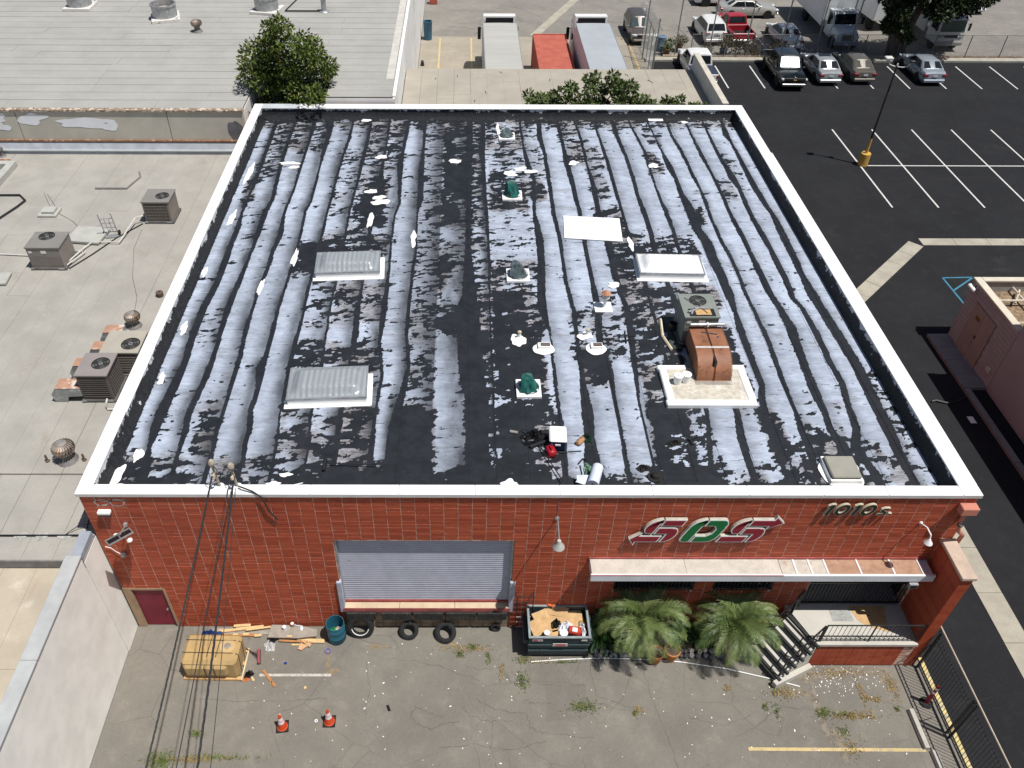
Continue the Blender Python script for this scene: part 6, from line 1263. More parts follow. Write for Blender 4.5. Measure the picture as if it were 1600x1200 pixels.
# ================================================================ sliding gate along the side of the yard
gt_ = thing('iron_gate', 'black iron picket gate with spear tops beside the wing wall', 'gate', (25.08, 0, 0))
def gx(y): return 0
for k, (ya, yb) in enumerate(((-3.5, -1.42), (-6.2, -3.6), (-9, -6.3))):
    b = MB(); b.tube([(0, ya, .12), (0, yb, .12)], .026, 5); b.tube([(0, ya, .24), (0, yb, .24)], .02, 5); b.build('bottom_rail', BLACKM, gt_); b = MB(); b.tube([(0, ya, 1.62), (0, yb, 1.62)], .022, 5); b.build('top_rail', BLACKM, gt_)
b = MB(); b.tube([(0, 0, .12), (0, 0, 1.74)], .0095, 4); b.add([(-.02, 0, 1.72), (.02, 0, 1.72), (0, 0, 1.82), (0, .02, 1.72), (0, -.02, 1.72)], [(0, 1, 2), (3, 4, 2)]); pme = b.mesh('picket', BLACKM)
y = -1.5
while y > -8.9: obj('picket', pme, gt_, (0, y, 0)); y -= .118
for y in (-1.43, -3.55, -3.7, -6.25): b = MB(); b.cbox(-.03, .03, y-.03, y+.03, 0, 1.95, .004); b.build('post', BLACKM, gt_)
b = MB(); b.tube([(.04, -1.2, 2.05), (.04, -9, 2.05)], .024, 6); b.build('guide_pipe', M('beige_pipe', (.52, .44, .34), .6, .1, 4), gt_)
for y in (-1.35, -3.62, -6.25): b = MB(); b.tube([(0, y, 1.9), (.04, y, 2.05), (.5, y+.12, 2.1)], .014, 5); b.build('bracket', BLACKM, gt_)
b = MB(); b.tube([(-.35, -1.4, 0), (-.05, -1.4, 1.3)], .014, 5); b.build('brace', BLACKM, gt_)
t = thing('channelizer_post', 'red traffic post with white bands standing at the iron gate', 'traffic post', (24.86, -2.62, 0), 0); RDL = M('red_plastic_faded', (.33, .02, .03), .5, .1, 4); b = MB(); b.lathe([(.2, 0), (.2, .04), (.07, .06)], n=8); b.build('base', RUBBER, t); b = MB(); b.lathe([(.06, .05), (.055, .62)], n=12); b.lathe([(.052, .93), (.05, 1.0), (.03, 1.04)], n=12); b.lathe([(.0535, .72), (.0525, .83)], n=12); b.build('tube', RDL, t, smooth=40)
b = MB(); b.lathe([(.056, .62), (.055, .72)], n=12); b.lathe([(.054, .83), (.053, .93)], n=12); b.build('white_band', WHITE, t, smooth=40)
for i, (ya, yb) in enumerate(((-2.86, -4.05), (-4.12, -5.5))):
    b = MB(); b.prism([(-.09, 0), (.09, 0), (.065, .13), (-.065, .13)], ya, yb, 'y'); o = b.build('wheel_stop', M('stop_concrete', (.44, .42, .38), .9, .1, 3, fine=.12)); o.location = (24.27+.16*i, 0, 0); o.rotation_euler = (0, 0, 0)
    tag(o, ('pale concrete wheel stop by the iron gate, the farther one' if i == 0 else 'pale concrete wheel stop by the iron gate, the nearer one'), 'wheel stop', 'wheel stops by the gate')
# ================================================================ planter with palms
pl = thing('rock_planter', 'low planter wall of grey rocks under the palms', 'planter', (0, 0, 0))
b = MB(); b.prism([(14.8, -.98), (19.9, -.98), (19.9, -.02), (14.8, -.02)], 0, .26, 'z'); b.build('soil', M('soil', (.09, .065, .045), .95, .3, 5, fine=.3), pl)
ROCK = [M('rock_grey', (.33, .32, .30), .9, .2, 4, fine=.15), M('rock_pale', (.47, .44, .40), .9, .18, 4, fine=.15), M('rock_dark', (.21, .205, .20), .9, .2, 4, fine=.15)]
rmes = []
for s in range(9):
    r = random.Random(s); bm = bmesh.new(); bmesh.ops.create_icosphere(bm, subdivisions=1, radius=1)
    for v in bm.verts: v.co *= r.uniform(.78, 1.12)
    me = bpy.data.meshes.new('stone'); bm.to_mesh(me); bm.free(); me.materials.append(ROCK[s % 3]); rmes.append(me)
x = 14.85
while x < 19.95:
    w = random.uniform(.12, .24)
    for z, yy, k in ((.09, -1.06, 1.0), (.25, -1.0, .8)):
        o = obj('stone', random.choice(rmes), pl, (x+w/2+random.uniform(-.04, .04), yy+random.uniform(-.04, .03), z+random.uniform(-.02, .02)), (random.uniform(0, 3), random.uniform(0, 3), random.uniform(0, 3))); o.scale = (w*.62*k, w*.5, .11*k)
    x += w
FROND = []
def frondmat(name, c1, c2, c3):
    m, nt, bs = newmat(name, .5, 0, .4); vec = _n(nt, 'ShaderNodeNewGeometry').outputs['Position']
    n1 = noise(nt, vec, 5, 4); n2 = noise(nt, vec, 1.3, 3)
    nt.links.new(mixc(nt, math_(nt, 'MULTIPLY', ramp(nt, n2, .5, .72), .55), mixc(nt, ramp(nt, n1, .3, .7), c1, c2), c3), bs.inputs['Base Color'])
    bs.inputs['Subsurface Weight'].default_value = 0; return m
FM = [frondmat('palm_leaf', (.075, .115, .032), (.17, .215, .075), (.26, .26, .11)), frondmat('palm_leaf_dark', (.045, .08, .022), (.11, .155, .045), (.16, .17, .06)), frondmat('palm_leaf_dry', (.16, .14, .05), (.24, .20, .08), (.30, .22, .10))]
def frondmesh(L, arch, nl, ll, seed, mat):
    r = random.Random(seed); b = MB(); N = 14; P = []
    a0 = arch[0]; pos = Vector((0, 0, 0)); ang = a0; ds = L/N
    for i in range(N+1):
        P.append(pos.copy()); ang -= (arch[1])/N*(.4+1.2*i/N); pos = pos+Vector((math.cos(ang), 0, math.sin(ang)))*ds
    b.tube(P, .016, 4, r1=.004)
    for s in (-1, 1):
        for i in range(nl):
            t = .1+.9*(i+.5)/nl; k = t*N; j = min(int(k), N-1); p = P[j].lerp(P[j+1], k-j); d = (P[min(j+1, N)]-P[j]).normalized()
            l = ll*(math.sin(math.pi*min(1, t*.86+.14))**.6)*r.uniform(.85, 1.1); lift = r.uniform(.15, .5)
            side = Vector((0, s, 0)); n_ = d.cross(side).normalized()
            if n_.z < 0: n_ = -n_
            q = (d*(.75+.3*t)+side*.9+n_*lift*.7).normalized(); tip = p+q*l-Vector((0, 0, l*r.uniform(.08, .3))); mid = p+q*l*.5
            w = d*.014
            b.add([p-w, p+w, mid+w*1.1, tip, mid-w*1.1], [(0, 1, 2, 4), (4, 2, 3)])
    return b.mesh('frond', mat)
VAR = []
for s in range(8): VAR.append((frondmesh(1.35+.1*(s % 3), ((1.25, 1.9), (.95, 1.9), (.6, 1.75), (.25, 1.4))[s % 4], 30, .36, s, FM[0 if s < 4 else 1]), s % 4))
DRY = [frondmesh(1.25, (-.2, 1.1), 30, .30, 40+s, FM[2]) for s in range(2)]
def palm(label, x, y, zc, n, seed, sc_=1.0, dry=5):
    t = thing('palm', label, 'palm', (x, y, 0), 0, 'feather palms in the rock planter'); r = random.Random(seed)
    b = MB(); b.lathe([(.16, 0), (.19, .3), (.21, zc*.6), (.24, zc-.12), (.14, zc+.08)], n=12); b.build('trunk', M('palm_trunk', (.20, .135, .08), .95, .3, 9, fine=.3), t)
    c = MB()
    for i in range(60): a = r.uniform(0, 6.28); z = r.uniform(.15, zc); c.add([(.2*math.cos(a-.12), .2*math.sin(a-.12), z), (.2*math.cos(a+.12), .2*math.sin(a+.12), z), (.28*math.cos(a), .28*math.sin(a), z+.16)], [(0, 1, 2)])
    o = c.build('boots', M('palm_boot', (.30, .20, .11), .95, .3, 9), t); o['kind'] = 'stuff'
    for i in range(n):
        lv = i/n; band = 0 if lv < .16 else 1 if lv < .42 else 2 if lv < .74 else 3
        me, _ = r.choice([v for v in VAR if v[1] == band]); o = obj('frond', me, t, (0, 0, zc), (r.uniform(-.12, .12), r.uniform(-.1, .1), i*2.39996+r.uniform(-.2, .2))); s = sc_*r.uniform(.85, 1.08); o.scale = (s, s, s)
    for i in range(dry): o = obj('frond', r.choice(DRY), t, (0, 0, zc-.1), (0, r.uniform(.1, .5), r.uniform(-2.6, -.4))); o['label'] = 'dry yellowed drooping frond'; o.scale = (sc_*.8,)*3
    return t
palm('full green palm in the planter beside the dumpster', 16.25, -.62, 1.5, 34, 1, 1.18, 4); palm('palm with drooping yellowed fronds beside the entry steps', 19.22, -.68, 1.4, 31, 2, 1.12, 9)
# dark cycad behind, and a terracotta pot
t = thing('cycad', 'dark green cycad bush between the dumpster and the full palm', 'plant', (15.15, -.5, .2)); r = random.Random(9); CY = [frondmesh(.95, (1.0, 1.4), 26, .2, 60+s, frondmat('cycad_leaf', (.014, .05, .010), (.03, .085, .018), (.04, .09, .02)) if s == 0 else MATS['cycad_leaf']) for s in range(3)]
b = MB(); b.lathe([(.14, -.1), (.16, .1), (.08, .3)], n=10); b.build('stem', M('palm_trunk', (.20, .135, .08), .95, .3, 9), t)
for i in range(30): o = obj('frond', CY[i % 3], t, (0, 0, .2), (0, r.uniform(-.5, .5), i*2.4+r.uniform(-.2, .2))); o.scale = (r.uniform(.8, 1.1),)*3
for i, (x, y, s) in enumerate(((17.75, -.45, .6), (18.2, -.6, .5))):
    t = dup(t, (x, y, .2), 1.1*i, 'low dark cycad in the shade between the two palms' if i == 0 else 'small cycad at the foot of the right palm'); t.scale = (s, s, s)
t = thing('terracotta_pot', 'orange terracotta pot half hidden under the full palm', 'pot', (16.78, -1.2, 0)); TC = M('terracotta', (.45, .19, .07), .85, .15, 6, stains=[((.5, .4, .32), 6, .6, .75, .5)]); b = MB(); b.lathe([(.17, 0), (.23, .42), (.26, .42), (.26, .5), (.22, .5), (.2, .44)], n=18, caps=False); b.build('pot', TC, t, smooth=40); MB().lathe([(.2, .44), (.001, .45)], n=14).build('soil', MATS['soil'], t)
t2 = dup(t, (17.3, -1.12, 0), 0, 'second orange terracotta pot, right of the first under the palm')
b = MB(); b.lathe([(.16, 0), (.2, .06), (.18, .14), (.05, .18)], (20.0, -.62, .3), 14); tag(b.build('white_pail', M('glazed_white', (.6, .62, .6), .4, .1, 5), smooth=40), 'upturned white bowl at the right palm by the steps', 'bowl')
b = MB(); b.tube([(12.85, -1.27, .02), (13.9, -1.19, .02), (15.2, -1.14, .02), (16.4, -1.18, .02), (17.6, -1.27, .02), (19, -1.5, .02), (20.3, -1.84, .02), (21.15, -2.1, .02)], .018, 6); tag(b.build('white_pipe', WHITE, smooth=40), 'long white pipe curving over the yard in front of the planter', 'pipe')
# ================================================================ dumpster and rubbish in it
DG = M('dumpster_green', (.032, .055, .06), .55, .12, 3, stains=[((.10, .12, .12), 4, .58, .75, .5)], spec=.4); RIM = M('dumpster_rim', (.25, .29, .30), .6, .15, 5)
dp = thing('dumpster', 'dark green dumpster full of cardboard in front of the red wall', 'dumpster', (13.68, -.52, 0))
w, dpt, hh = .94, .52, 1.22
b = MB()
b.prism([(-.56, .12), (.5, .12), (.52, hh), (-.62, hh), (-.60, .7)], -w, -w+.03, 'x'); b.prism([(-.56, .12), (.5, .12), (.52, hh), (-.62, hh), (-.60, .7)], w-.03, w, 'x')
b.add([(-w+.031, -.56, .12), (w-.031, -.56, .12), (w-.031, -.60, .7), (-w+.031, -.60, .7), (-w+.031, -.62, hh), (w-.031, -.62, hh)], [(0, 1, 2, 3), (3, 2, 5, 4)])
b.add([(-w+.031, -.53, .12), (w-.031, -.53, .12), (w-.031, -.57, .7), (-w+.031, -.57, .7), (-w+.031, -.59, hh), (w-.031, -.59, hh)], [(3, 2, 1, 0), (4, 5, 2, 3)])
b.box(-w+.031, w-.031, .47, .5, .12, hh); b.box(-w+.031, w-.031, -.55, .5, .10, .13); b.build('body', DG, dp)
b = MB(); b.cbox(-w-.03, w+.03, -.66, -.585, hh, hh+.05, .01); b.cbox(-w-.03, w+.03, .47, .545, hh, hh+.05, .01); b.cbox(-w-.03, -w+.045, -.584, .469, hh, hh+.05, .01); b.cbox(w-.045, w+.03, -.584, .469, hh, hh+.05, .01); b.build('rim', RIM, dp)
b = MB(); b.cbox(-w-.02, w+.02, -.66, -.615, .78, .86, .01); b.cbox(-w-.01, w+.01, -.635, -.585, .42, .5, .01); b.build('front_rib', DG, dp)
for s in (-1, 1): b = MB(); b.cbox(s*(w+.08)-.07, s*(w+.08)+.07, -.5, .4, .68, .88, .01); b.build('fork_pocket', DG, dp)
for x in (-.8, .8):
    for y in (-.45, .4): b = MB(); b.lathe([(.02, -.03), (.075, -.03), (.075, .03), (.02, .03)], (x, y, .075), 12, 'x'); b.build('caster', RUBBER, dp)
LBL = M('label_white', (.62, .60, .58), .5, .06, 6); LRED = M('label_red', (.42, .05, .06), .5, .1, 6)
b = MB(); b.box(-.2, .26, -.672, -.661, .80, .96); lb_ = b.build('warning_label', LBL, dp); b = MB()
for z, x0, x1 in ((.92, -.12, .18), (.885, -.17, .23), (.85, -.1, .2), (.82, -.17, .23)): b.box(x0, x1, -.675, -.6725, z, z+.018)
b.build('label_print', LRED, lb_)
b = MB(); b.box(-.84, -.52, -.645, -.632, 1.05, 1.16); lb_ = b.build('warning_label', LBL, dp); b = MB(); b.box(-.82, -.68, -.648, -.6455, 1.07, 1.14); b.box(-.66, -.54, -.648, -.6455, 1.10, 1.12); b.build('label_print', LRED, lb_)
MB().box(.68, .86, -.645, -.632, 1.06, 1.14).build('warning_label', LBL, dp)
b = MB(); b.grid(lambda u, v: ((u-.5)*1.78, (v-.5)*1.0-.03, .72+.12*math.sin(u*7)*math.sin(v*5)), 12, 8); o = b.build('rubbish', M('mixed_rubbish', (.24, .2, .16), .9, .4, 6), dp); o['kind'] = 'stuff'
def sheetcard(label, cx, cy, cz, w, d, rot, tilt, seed, fold=.25):
    r = random.Random(seed); m = Matrix.Translation((cx, cy, cz)) @ Matrix.Rotation(rot, 4, 'Z') @ Matrix.Rotation(tilt, 4, 'X'); b = MB()
    v = [(-w/2, -d/2, 0), (0, -d/2+.03, fold*.2), (w/2, -d/2+r.uniform(-.05, .05), 0), (w/2+r.uniform(-.05, .05), d/2, .02), (0, d/2, fold*.2), (-w/2, d/2+r.uniform(-.06, .06), 0)]
    b.add([m @ Vector(p) for p in v]+[m @ (Vector(p)-Vector((0, 0, .012))) for p in v], [(0, 1, 4, 5), (1, 2, 3, 4), (11, 10, 7, 6), (10, 9, 8, 7), (0, 6, 7, 1), (1, 7, 8, 2), (2, 8, 9, 3), (3, 9, 10, 4), (4, 10, 11, 5), (5, 11, 6, 0)])
    return tag(b.build('cardboard', CARD), label, 'cardboard', 'cardboard sheets in the dumpster')
sheetcard('large flat cardboard sheet across the middle of the dumpster', 13.75, -.42, 1.0, 1.1, .62, .1, .12, 1); sheetcard('cardboard flap standing at the back of the dumpster', 13.62, -.12, 1.12, .75, .36, -.28, .5, 2); sheetcard('cardboard sheet at the right end of the dumpster', 14.28, -.36, .98, .5, .6, .25, .06, 3); sheetcard('cardboard sheet at the left end of the dumpster', 13.12, -.62, .98, .62, .56, .35, .15, 4); sheetcard('cardboard strip tipped up at the left back of the dumpster', 13.2, -.25, 1.06, .6, .3, .5, .35, 5); sheetcard('curled cardboard at the front rim of the dumpster', 13.45, -.98, 1.08, .42, .16, .3, .4, 6)
crumple('black_bag', 'small black bag of rubbish on the cardboard in the dumpster', 'bag', 13.62, -.56, 1.06, .14, .15, .22, BAGB, 31); WB = M('white_plastic', (.72, .74, .78), .4, .08, 5)
crumple('white_bag', 'crumpled white bag in the middle of the dumpster', 'bag', 13.92, -.66, 1.03, .22, .22, .18, WB, 32); crumple('white_bag', 'crumpled white bag at the right end of the dumpster', 'bag', 14.44, -.74, 1.03, .12, .26, .2, WB, 33)
t = thing('bucket', 'red bucket with a white print lying in the dumpster', 'bucket', (14.18, -.85, 1.13), -.25); b = MB(); b.lathe([(.13, -.18), (.145, .17), (.155, .17), (.155, .19), (.13, .19)], n=18, axis='x'); b.build('pail', M('bucket_red', (.50, .05, .025), .45, .1, 4), t, smooth=40)
b = MB(); b.grid(lambda u, v: ((u-.5)*.18, -.152*math.cos((v-.5)*1.1+.25)*0-.1*(v-.5)*2*.8, .151+.0), 4, 3); b = MB(); b.grid(lambda u, v: (-.08+.16*u, .1475*math.sin(-.75+1.0*v), .1475*math.cos(-.75+1.0*v)), 4, 8); b.build('white_print', WB, t)
for i, (x, y, z, rr, lab) in enumerate(((13.82, -.95, 1.12, .125, 'white bucket with a lid at the front of the dumpster'), (13.3, -.93, 1.1, .09, 'small white tub in a cardboard tube in the dumpster'))):
    t = thing('white_bucket', lab, 'bucket', (x, y, z)); b = MB(); b.lathe([(rr*.9, -.2), (rr, .05), (rr*1.05, .05), (rr*1.05, .075), (rr*.8, .08), (.001, .08)], n=18); b.build('pail', WB, t, smooth=40)
crumple('yellow_wrap', 'yellow scrap at the right side of the dumpster', 'litter', 14.42, -.5, 1.08, .06, .05, .06, M('yellow_plastic', (.6, .42, .08), .5, .1, 5), 35)
b = MB(); b.cbox(13.42, 13.56, .0, .06, 1.28, 1.34, .02); 
t = thing('orange_glove', 'orange glove on the back rim of the dumpster', 'glove', (13.45, -.03, 1.28), -.4); b = MB(); b.cbox(-.08, .08, -.04, .04, 0, .05, .02); 
for k in range(4): b.tube([(.07, -.03+.02*k, .03), (.14+.01*(k % 2), -.035+.023*k, .025)], .011, 5)
b.tube([(0, .04, .03), (.06, .09, .03)], .011, 5); b.build('glove', M('orange_glove', (.55, .12, .03), .8, .15, 6), t)
# dock ladder right of the loading door
t = thing('dock_ladder', 'black iron ladder between the loading door and the dumpster', 'ladder', (12.38, -.12, 0)); b = MB(); b.tube([(0, 0, 0), (0, 0, 1.95), (0, .1, 2.0)], .02, 6); b.tube([(.52, 0, 0), (.52, 0, 1.95), (.52, .1, 2.0)], .02, 6); b.build('side_rail', BLACKM, t)
for k in range(7): b = MB(); b.tube([(0, 0, .2+.28*k), (.52, 0, .2+.28*k)], .016, 6); b.build('rung', BLACKM if k > 2 else GALV, t)
# ================================================================ tyres, barrel, planks, wrapped crate, cones
def tyre(label, x, y, z, R, tilt, rot, paintring=False):
    t = thing('tyre', label, 'tyre', (x, y, z), 0, 'old tyres against the loading dock'); t.rotation_euler = (tilt, 0, rot)
    n, m = 28, 12; b = MB(); k0 = R*.36
    for i in range(n):
        a = 2*math.pi*i/n
        for j in range(m):
            p = 2*math.pi*j/m; cr = math.copysign(abs(math.cos(p))**.7, math.cos(p)); srr = math.copysign(abs(math.sin(p))**.7, math.sin(p)); rad = R-k0*.62+k0*.62*cr; b.v.append((rad*math.cos(a), rad*math.sin(a), k0*.62*srr))
    for i in range(n):
        for j in range(m): b.f.append((i*m+j, ((i+1) % n)*m+j, ((i+1) % n)*m+(j+1) % m, i*m+(j+1) % m))
    b.build('carcass', RUBBER, t, smooth=50)
    tr = MB()
    for i in range(40):
        a = 2*math.pi*i/40; m4 = Matrix.Rotation(a, 4, 'Z'); tr.box(R-.012, R+.006, -.02, .02, -k0*.42, k0*.42, m4)
    tr.build('tread', M('tread_rubber', (.028, .028, .028), .85, .3, 8), t)
    if paintring: b = MB(); b.tube([(R*.62*math.cos(a), R*.62*math.sin(a), k0*.60) for a in np.linspace(3.3, 6.1, 14)], .014, 5); b.build('white_arc', WHITE, t)
    return t
tyre('large tyre with a white arc hung at the left of the dock', 7.35, -.2, .32, .44, 1.15, 0, True); tyre('old tyre leaning on the middle of the dock', 8.93, -.26, .20, .30, .75, .1); tyre('old tyre lying tilted, right of the middle tyre', 10.12, -.34, .20, .34, .6, -.2)
tyre('small black tyre half hidden at the right end of the dock', 11.75, -.12, .13, .16, 1.3, 0)
crumple('tyre_rag', 'black rubber lump on the dock edge at the right', 'rubber', 11.7, -.1, .86, .16, .07, .25, RUBBER, 41)
t = thing('barrel', 'blue plastic barrel cut open at the top, holding rubbish', 'barrel', (6.6, -.42, 0)); BLU = M('blue_barrel', (.022, .125, .185), .5, .12, 3, stains=[((.1, .22, .27), 3, .6, .75, .4)]); b = MB(); b.lathe([(.25, 0), (.29, .05), (.285, .28), (.30, .3), (.285, .33), (.29, .62), (.305, .65), (.29, .68), (.29, .88), (.275, .88), (.27, .1)], n=28, caps=False); b.build('drum', BLU, t, smooth=40)
MB().lathe([(.27, .22), (.001, .2)], n=16).build('floor', BLU, t); crumple('green_scrap', 'green and white scraps inside the blue barrel', 'litter', 6.52, -.42, .5, .1, .09, .12, M('green_scrap', (.05, .3, .14), .6, .5, 8), 43); crumple('white_scrap', 'white and pink scraps inside the blue barrel', 'litter', 6.72, -.4, .5, .12, .08, .1, M('pink_scrap', (.6, .45, .4), .6, .4, 8), 44)
b = MB(); b.lathe([(.05, 0), (.1, 0), (.1, .05), (.07, .05)], (6.35, -.9, 0), 18, caps=False); tag(b.build('tape_roll', M('violet_tape', (.16, .15, .3), .5, .1, 5)), 'violet roll of tape lying in front of the blue barrel', 'tape')
# wooden crate-like bundle under a tan cover
cr = thing('wrapped_load', 'tan wrapped load strapped with black bands on a wooden skid', 'load', (2.9, -1.35, 0), -.02); TANP = M('tan_wrap', (.42, .29, .13), .6, .1, 2.5, spec=.35)
b = MB(); b.cbox(-.84, .86, -.52, .5, .1, .98, .09); b.cbox(-.8, .6, -.6, -.3, .3, .86, .1); b.build('wrap', TANP, cr, smooth=35)
b = MB(); b.lathe([(.24, 0), (.235, .02), (.1, .024)], (.5, .05, .98), 24); b.build('lid', M('tan_lid', (.50, .36, .18), .6, .08, 3), cr, smooth=40); b = MB(); b.lathe([(.1, 0), (.095, .03), (.05, .035), (.045, .07), (.02, .075)], (.5, .05, 1.0), 16); b.build('valve', M('pewter', (.4, .39, .36), .4, .15, 6, metal=.5), cr, smooth=40)
b = MB()
for x in (-.1, .18): b.tube([(x, -.62, .3), (x, -.61, .84), (x+.02, -.35, .95), (x+.03, -.3, .99), (x+.05, .5, .99), (x+.05, .51, .1)], .012, 5)
for y in (-.18, .25): b.tube([(-.85, y, .99), (.6, y, .995), (.83, y, .95), (.87, y, .85), (.87, y-.1, .12)], .011, 5)
b.build('strap', BLACKM, cr)
for y in (-.5, 0, .45): b = MB(); b.cbox(-.9, .92, y-.06, y+.06, 0, .095, .006); b.build('skid', WOOD, cr)
MB().box(.9, .94, -.58, .5, .02, .12).build('edge_board', M('pale_board', (.66, .52, .33), .8, .12, 6), cr)
pb = pushbroom('red push broom leaning against the wrapped load', 4.18, -1.12, .5, 1.75, 3.45, -.72, BLACKM, .02, M('rose_plastic', (.33, .07, .09), .5, .12, 5))
PLK = [M('plank_pale', (.60, .43, .22), .8, .14, 6, fine=.1, stretch=(1, 4, 1)), M('plank_orange', (.42, .20, .08), .8, .16, 6, fine=.1), M('plank_grey', (.30, .27, .23), .9, .15, 4, fine=.15)]
def plank(label, x, y, z, L, w, rot, m, th=.03, tilt=0, grp='planks and offcuts by the wall'):
    b = MB(); mm = Matrix.Rotation(tilt, 4, 'Y'); b.cbox(-L/2, L/2, -w/2, w/2, 0, th, .004, mm); o = b.build('plank', PLK[m]); o.location = (x, y, z); o.rotation_euler = (0, 0, rot); return tag(o, label, 'plank', grp)
plank('orange brown plank lying alone right of the wrapped load', 4.63, -1.84, .0, .72, .09, -.86, 1); 
plank('grey weathered board under the stacked planks by the wall', 3.5, -.2, .0, 2.0, .3, .05, 2); plank('pale plank on top of the wall stack, left end', 3.2, -.18, .06, 1.0, .1, .1, 0); plank('pale plank angled on the wall stack', 3.7, -.12, .09, .9, .1, .12, 0); plank('short pale plank against the wall on the stack', 3.45, -.05, .12, .55, .09, .08, 0); plank('orange board along the front of the wall stack', 3.3, -.36, .03, 1.3, .09, .02, 1); plank('pale plank at the right end of the wall stack', 4.0, -.16, .12, .8, .07, .15, 0)
for i, (x, y, lab) in enumerate(((3.28, -.36, 'pale block on the orange board, left'), (3.62, -.34, 'pale block on the orange board, middle'), (4.02, -.38, 'pinkish block on the orange board, right'))): plank(lab, x, y, .065, .17+.03*i, .09, .05*i, 0)
pt = thing('platform', 'low grey wooden platform with paint pots between the planks and the barrel', 'platform', (5.0, -.32, 0), -.03); b = MB(); b.prism([(-.62, -.22), (.35, -.22), (.95, -.12), (.95, .1), (.35, .24), (-.58, .24)], .16, .20, 'z'); b.build('deck', PLK[2], pt); b = MB(); b.box(-.6, .9, -.14, -.1, 0, .16); b.box(-.58, .6, .15, .19, 0, .16); b.build('leg_board', M('dark_timber', (.16, .075, .04), .9, .2, 5), pt)
for i, (x, y, lab) in enumerate(((4.88, -.22, 'white paint pot on the grey platform, left'), (5.12, -.1, 'white paint pot with a brown side on the grey platform, right'))):
    t = thing('paint_pot', lab, 'pot', (x, y, .2)); b = MB(); b.lathe([(.055, 0), (.06, .12), (.065, .12), (.065, .135), (.05, .137), (.001, .135)], n=16); b.build('pot', WB if i == 0 else M('brown_pot', (.36, .19, .13), .6, .15, 5), t, smooth=40); b = MB(); b.lathe([(.05, .138), (.001, .139)], n=14); b.build('lid', WB, t)
crumple('white_cloth', 'white cloth trailing on the grey platform', 'cloth', 5.42, -.18, .2, .05, .09, .04, WB, 50); b = MB(); b.tube([(5.17, -.1, .26), (5.28, -.12, .24), (5.36, -.1, .22), (5.42, -.2, .22)], .012, 5); tag(b.build('white_rope', WB), 'white cord from the pot to the cloth on the platform', 'cord')
plank('short pale offcut on the edge of the grey platform', 5.08, -.5, .2, .16, .07, .0, 0); plank('long orange plank leaning in front of the platform', 5.2, -.58, .05, .95, .07, -.05, 1); plank('wide pale plank by the foot of the barrel', 5.75, -.55, .03, .9, .14, -.03, 0); plank('pale narrow offcut beneath the orange plank', 5.35, -.68, .0, .4, .06, 0, 0)
b = MB(); b.prism([(5.38, -.85), (5.46, -.62), (5.55, -.7), (5.74, -.58), (5.8, -.72), (5.62, -.78), (5.5, -.9)], .03, .06, 'z'); tag(b.build('cardboard_scrap', M('pinkish_card', (.55, .34, .2), .85, .1, 5)), 'torn pinkish cardboard in front of the platform', 'cardboard'); plank('thin stick across the torn cardboard', 5.6, -.66, .07, .42, .035, -.65, 0)
b = MB(); b.box(4.72, 4.8, -.5, -.46, .0, .0); 
crumple('black_scrap', 'black plastic scrap between the planks and the platform', 'litter', 4.52, -.52, .01, .13, .09, .1, BAGB, 52); crumple('clear_film', 'crumpled clear film left of the platform', 'film', 4.45, -.72, .005, .2, .18, .06, M('clear_film', (.42, .42, .42), .3, .15, 6, spec=.5), 53)
crumple('black_boots', 'pair of black shoes beside the front corner of the wrapped load', 'shoes', 3.98, -1.72, .01, .15, .12, .18, BAGB, 54); crumple('orange_scrap', 'orange plastic scrap beside the black shoes', 'litter', 3.92, -1.88, .005, .09, .07, .06, M('orange_plastic', (.6, .17, .06), .5, .1, 5), 55); plank('small pale offcut right of the orange scrap', 4.12, -1.86, 0, .17, .07, -.9, 0); plank('tiny square wood offcut alone on the pavement', 5.8, -2.15, 0, .08, .08, .05, 0); plank('tiny pale chip beside the lone plank', 4.72, -1.98, 0, .08, .05, .6, 0)
b = MB(); b.lathe([(.045, 0), (.045, .02), (.001, .022)], (5.05, -1.32, 0), 14); tag(b.build('bottle_cap', M('blue_cap', (.01, .03, .2), .4, .1, 5)), 'round blue cap lying on the pavement right of the red broom', 'cap'); b = MB(); b.lathe([(.025, 0), (.05, 0), (.05, .012), (.025, .012)], (6.28, -3.2, 0), 16, caps=False); tag(b.build('washer', WB), 'small white ring on the pavement left of the right cone', 'ring')
crumple('blue_tarp', 'blue plastic behind the wrapped load', 'tarp', 2.55, -.5, .2, .35, .16, .35, M('blue_tarp', (.03, .07, .25), .45, .2, 5), 57)
b = MB(); b.prism([(8.35, -2.72), (8.42, -2.7), (8.5, -2.88), (8.42, -2.9)], 0, .02, 'z'); tag(b.build('black_scrap', BAGB), 'black strip lying in the middle of the yard', 'litter')
def cone(label, x, y, rot):
    t = thing('traffic_cone', label, 'traffic cone', (x, y, 0), rot, 'orange traffic cones in the yard'); b = MB(); b.cbox(-.185, .185, -.185, .185, 0, .035, .01); b.build('base', RUBBER, t)
    R0, R1, H = .135, .03, .72; f = lambda z: R0+(R1-R0)*(z-.035)/(H-.035); OR = M('cone_orange', (.62, .075, .02), .5, .08, 4)
    b = MB(); b.lathe([(.16, .035), (f(.05)+.008, .05), (f(.3), .3), (R1, H), (.018, H), (.016, H-.05)], n=20, caps=False); b.build('cone', OR, t, smooth=40)
    for za, zb_ in ((.3, .42), (.45, .58)): b = MB(); b.lathe([(f(za)+.003, za), (f(zb_)+.003, zb_)], n=20, caps=False); b.build('white_band', M('reflective_white', (.74, .70, .72), .4, .05, 6), t, smooth=40)
    return t
cone('orange traffic cone at the left, nearer the bottom of the photo', 5.3, -3.38, .12); cone('orange traffic cone at the right beside the white ring', 6.68, -3.22, .02)
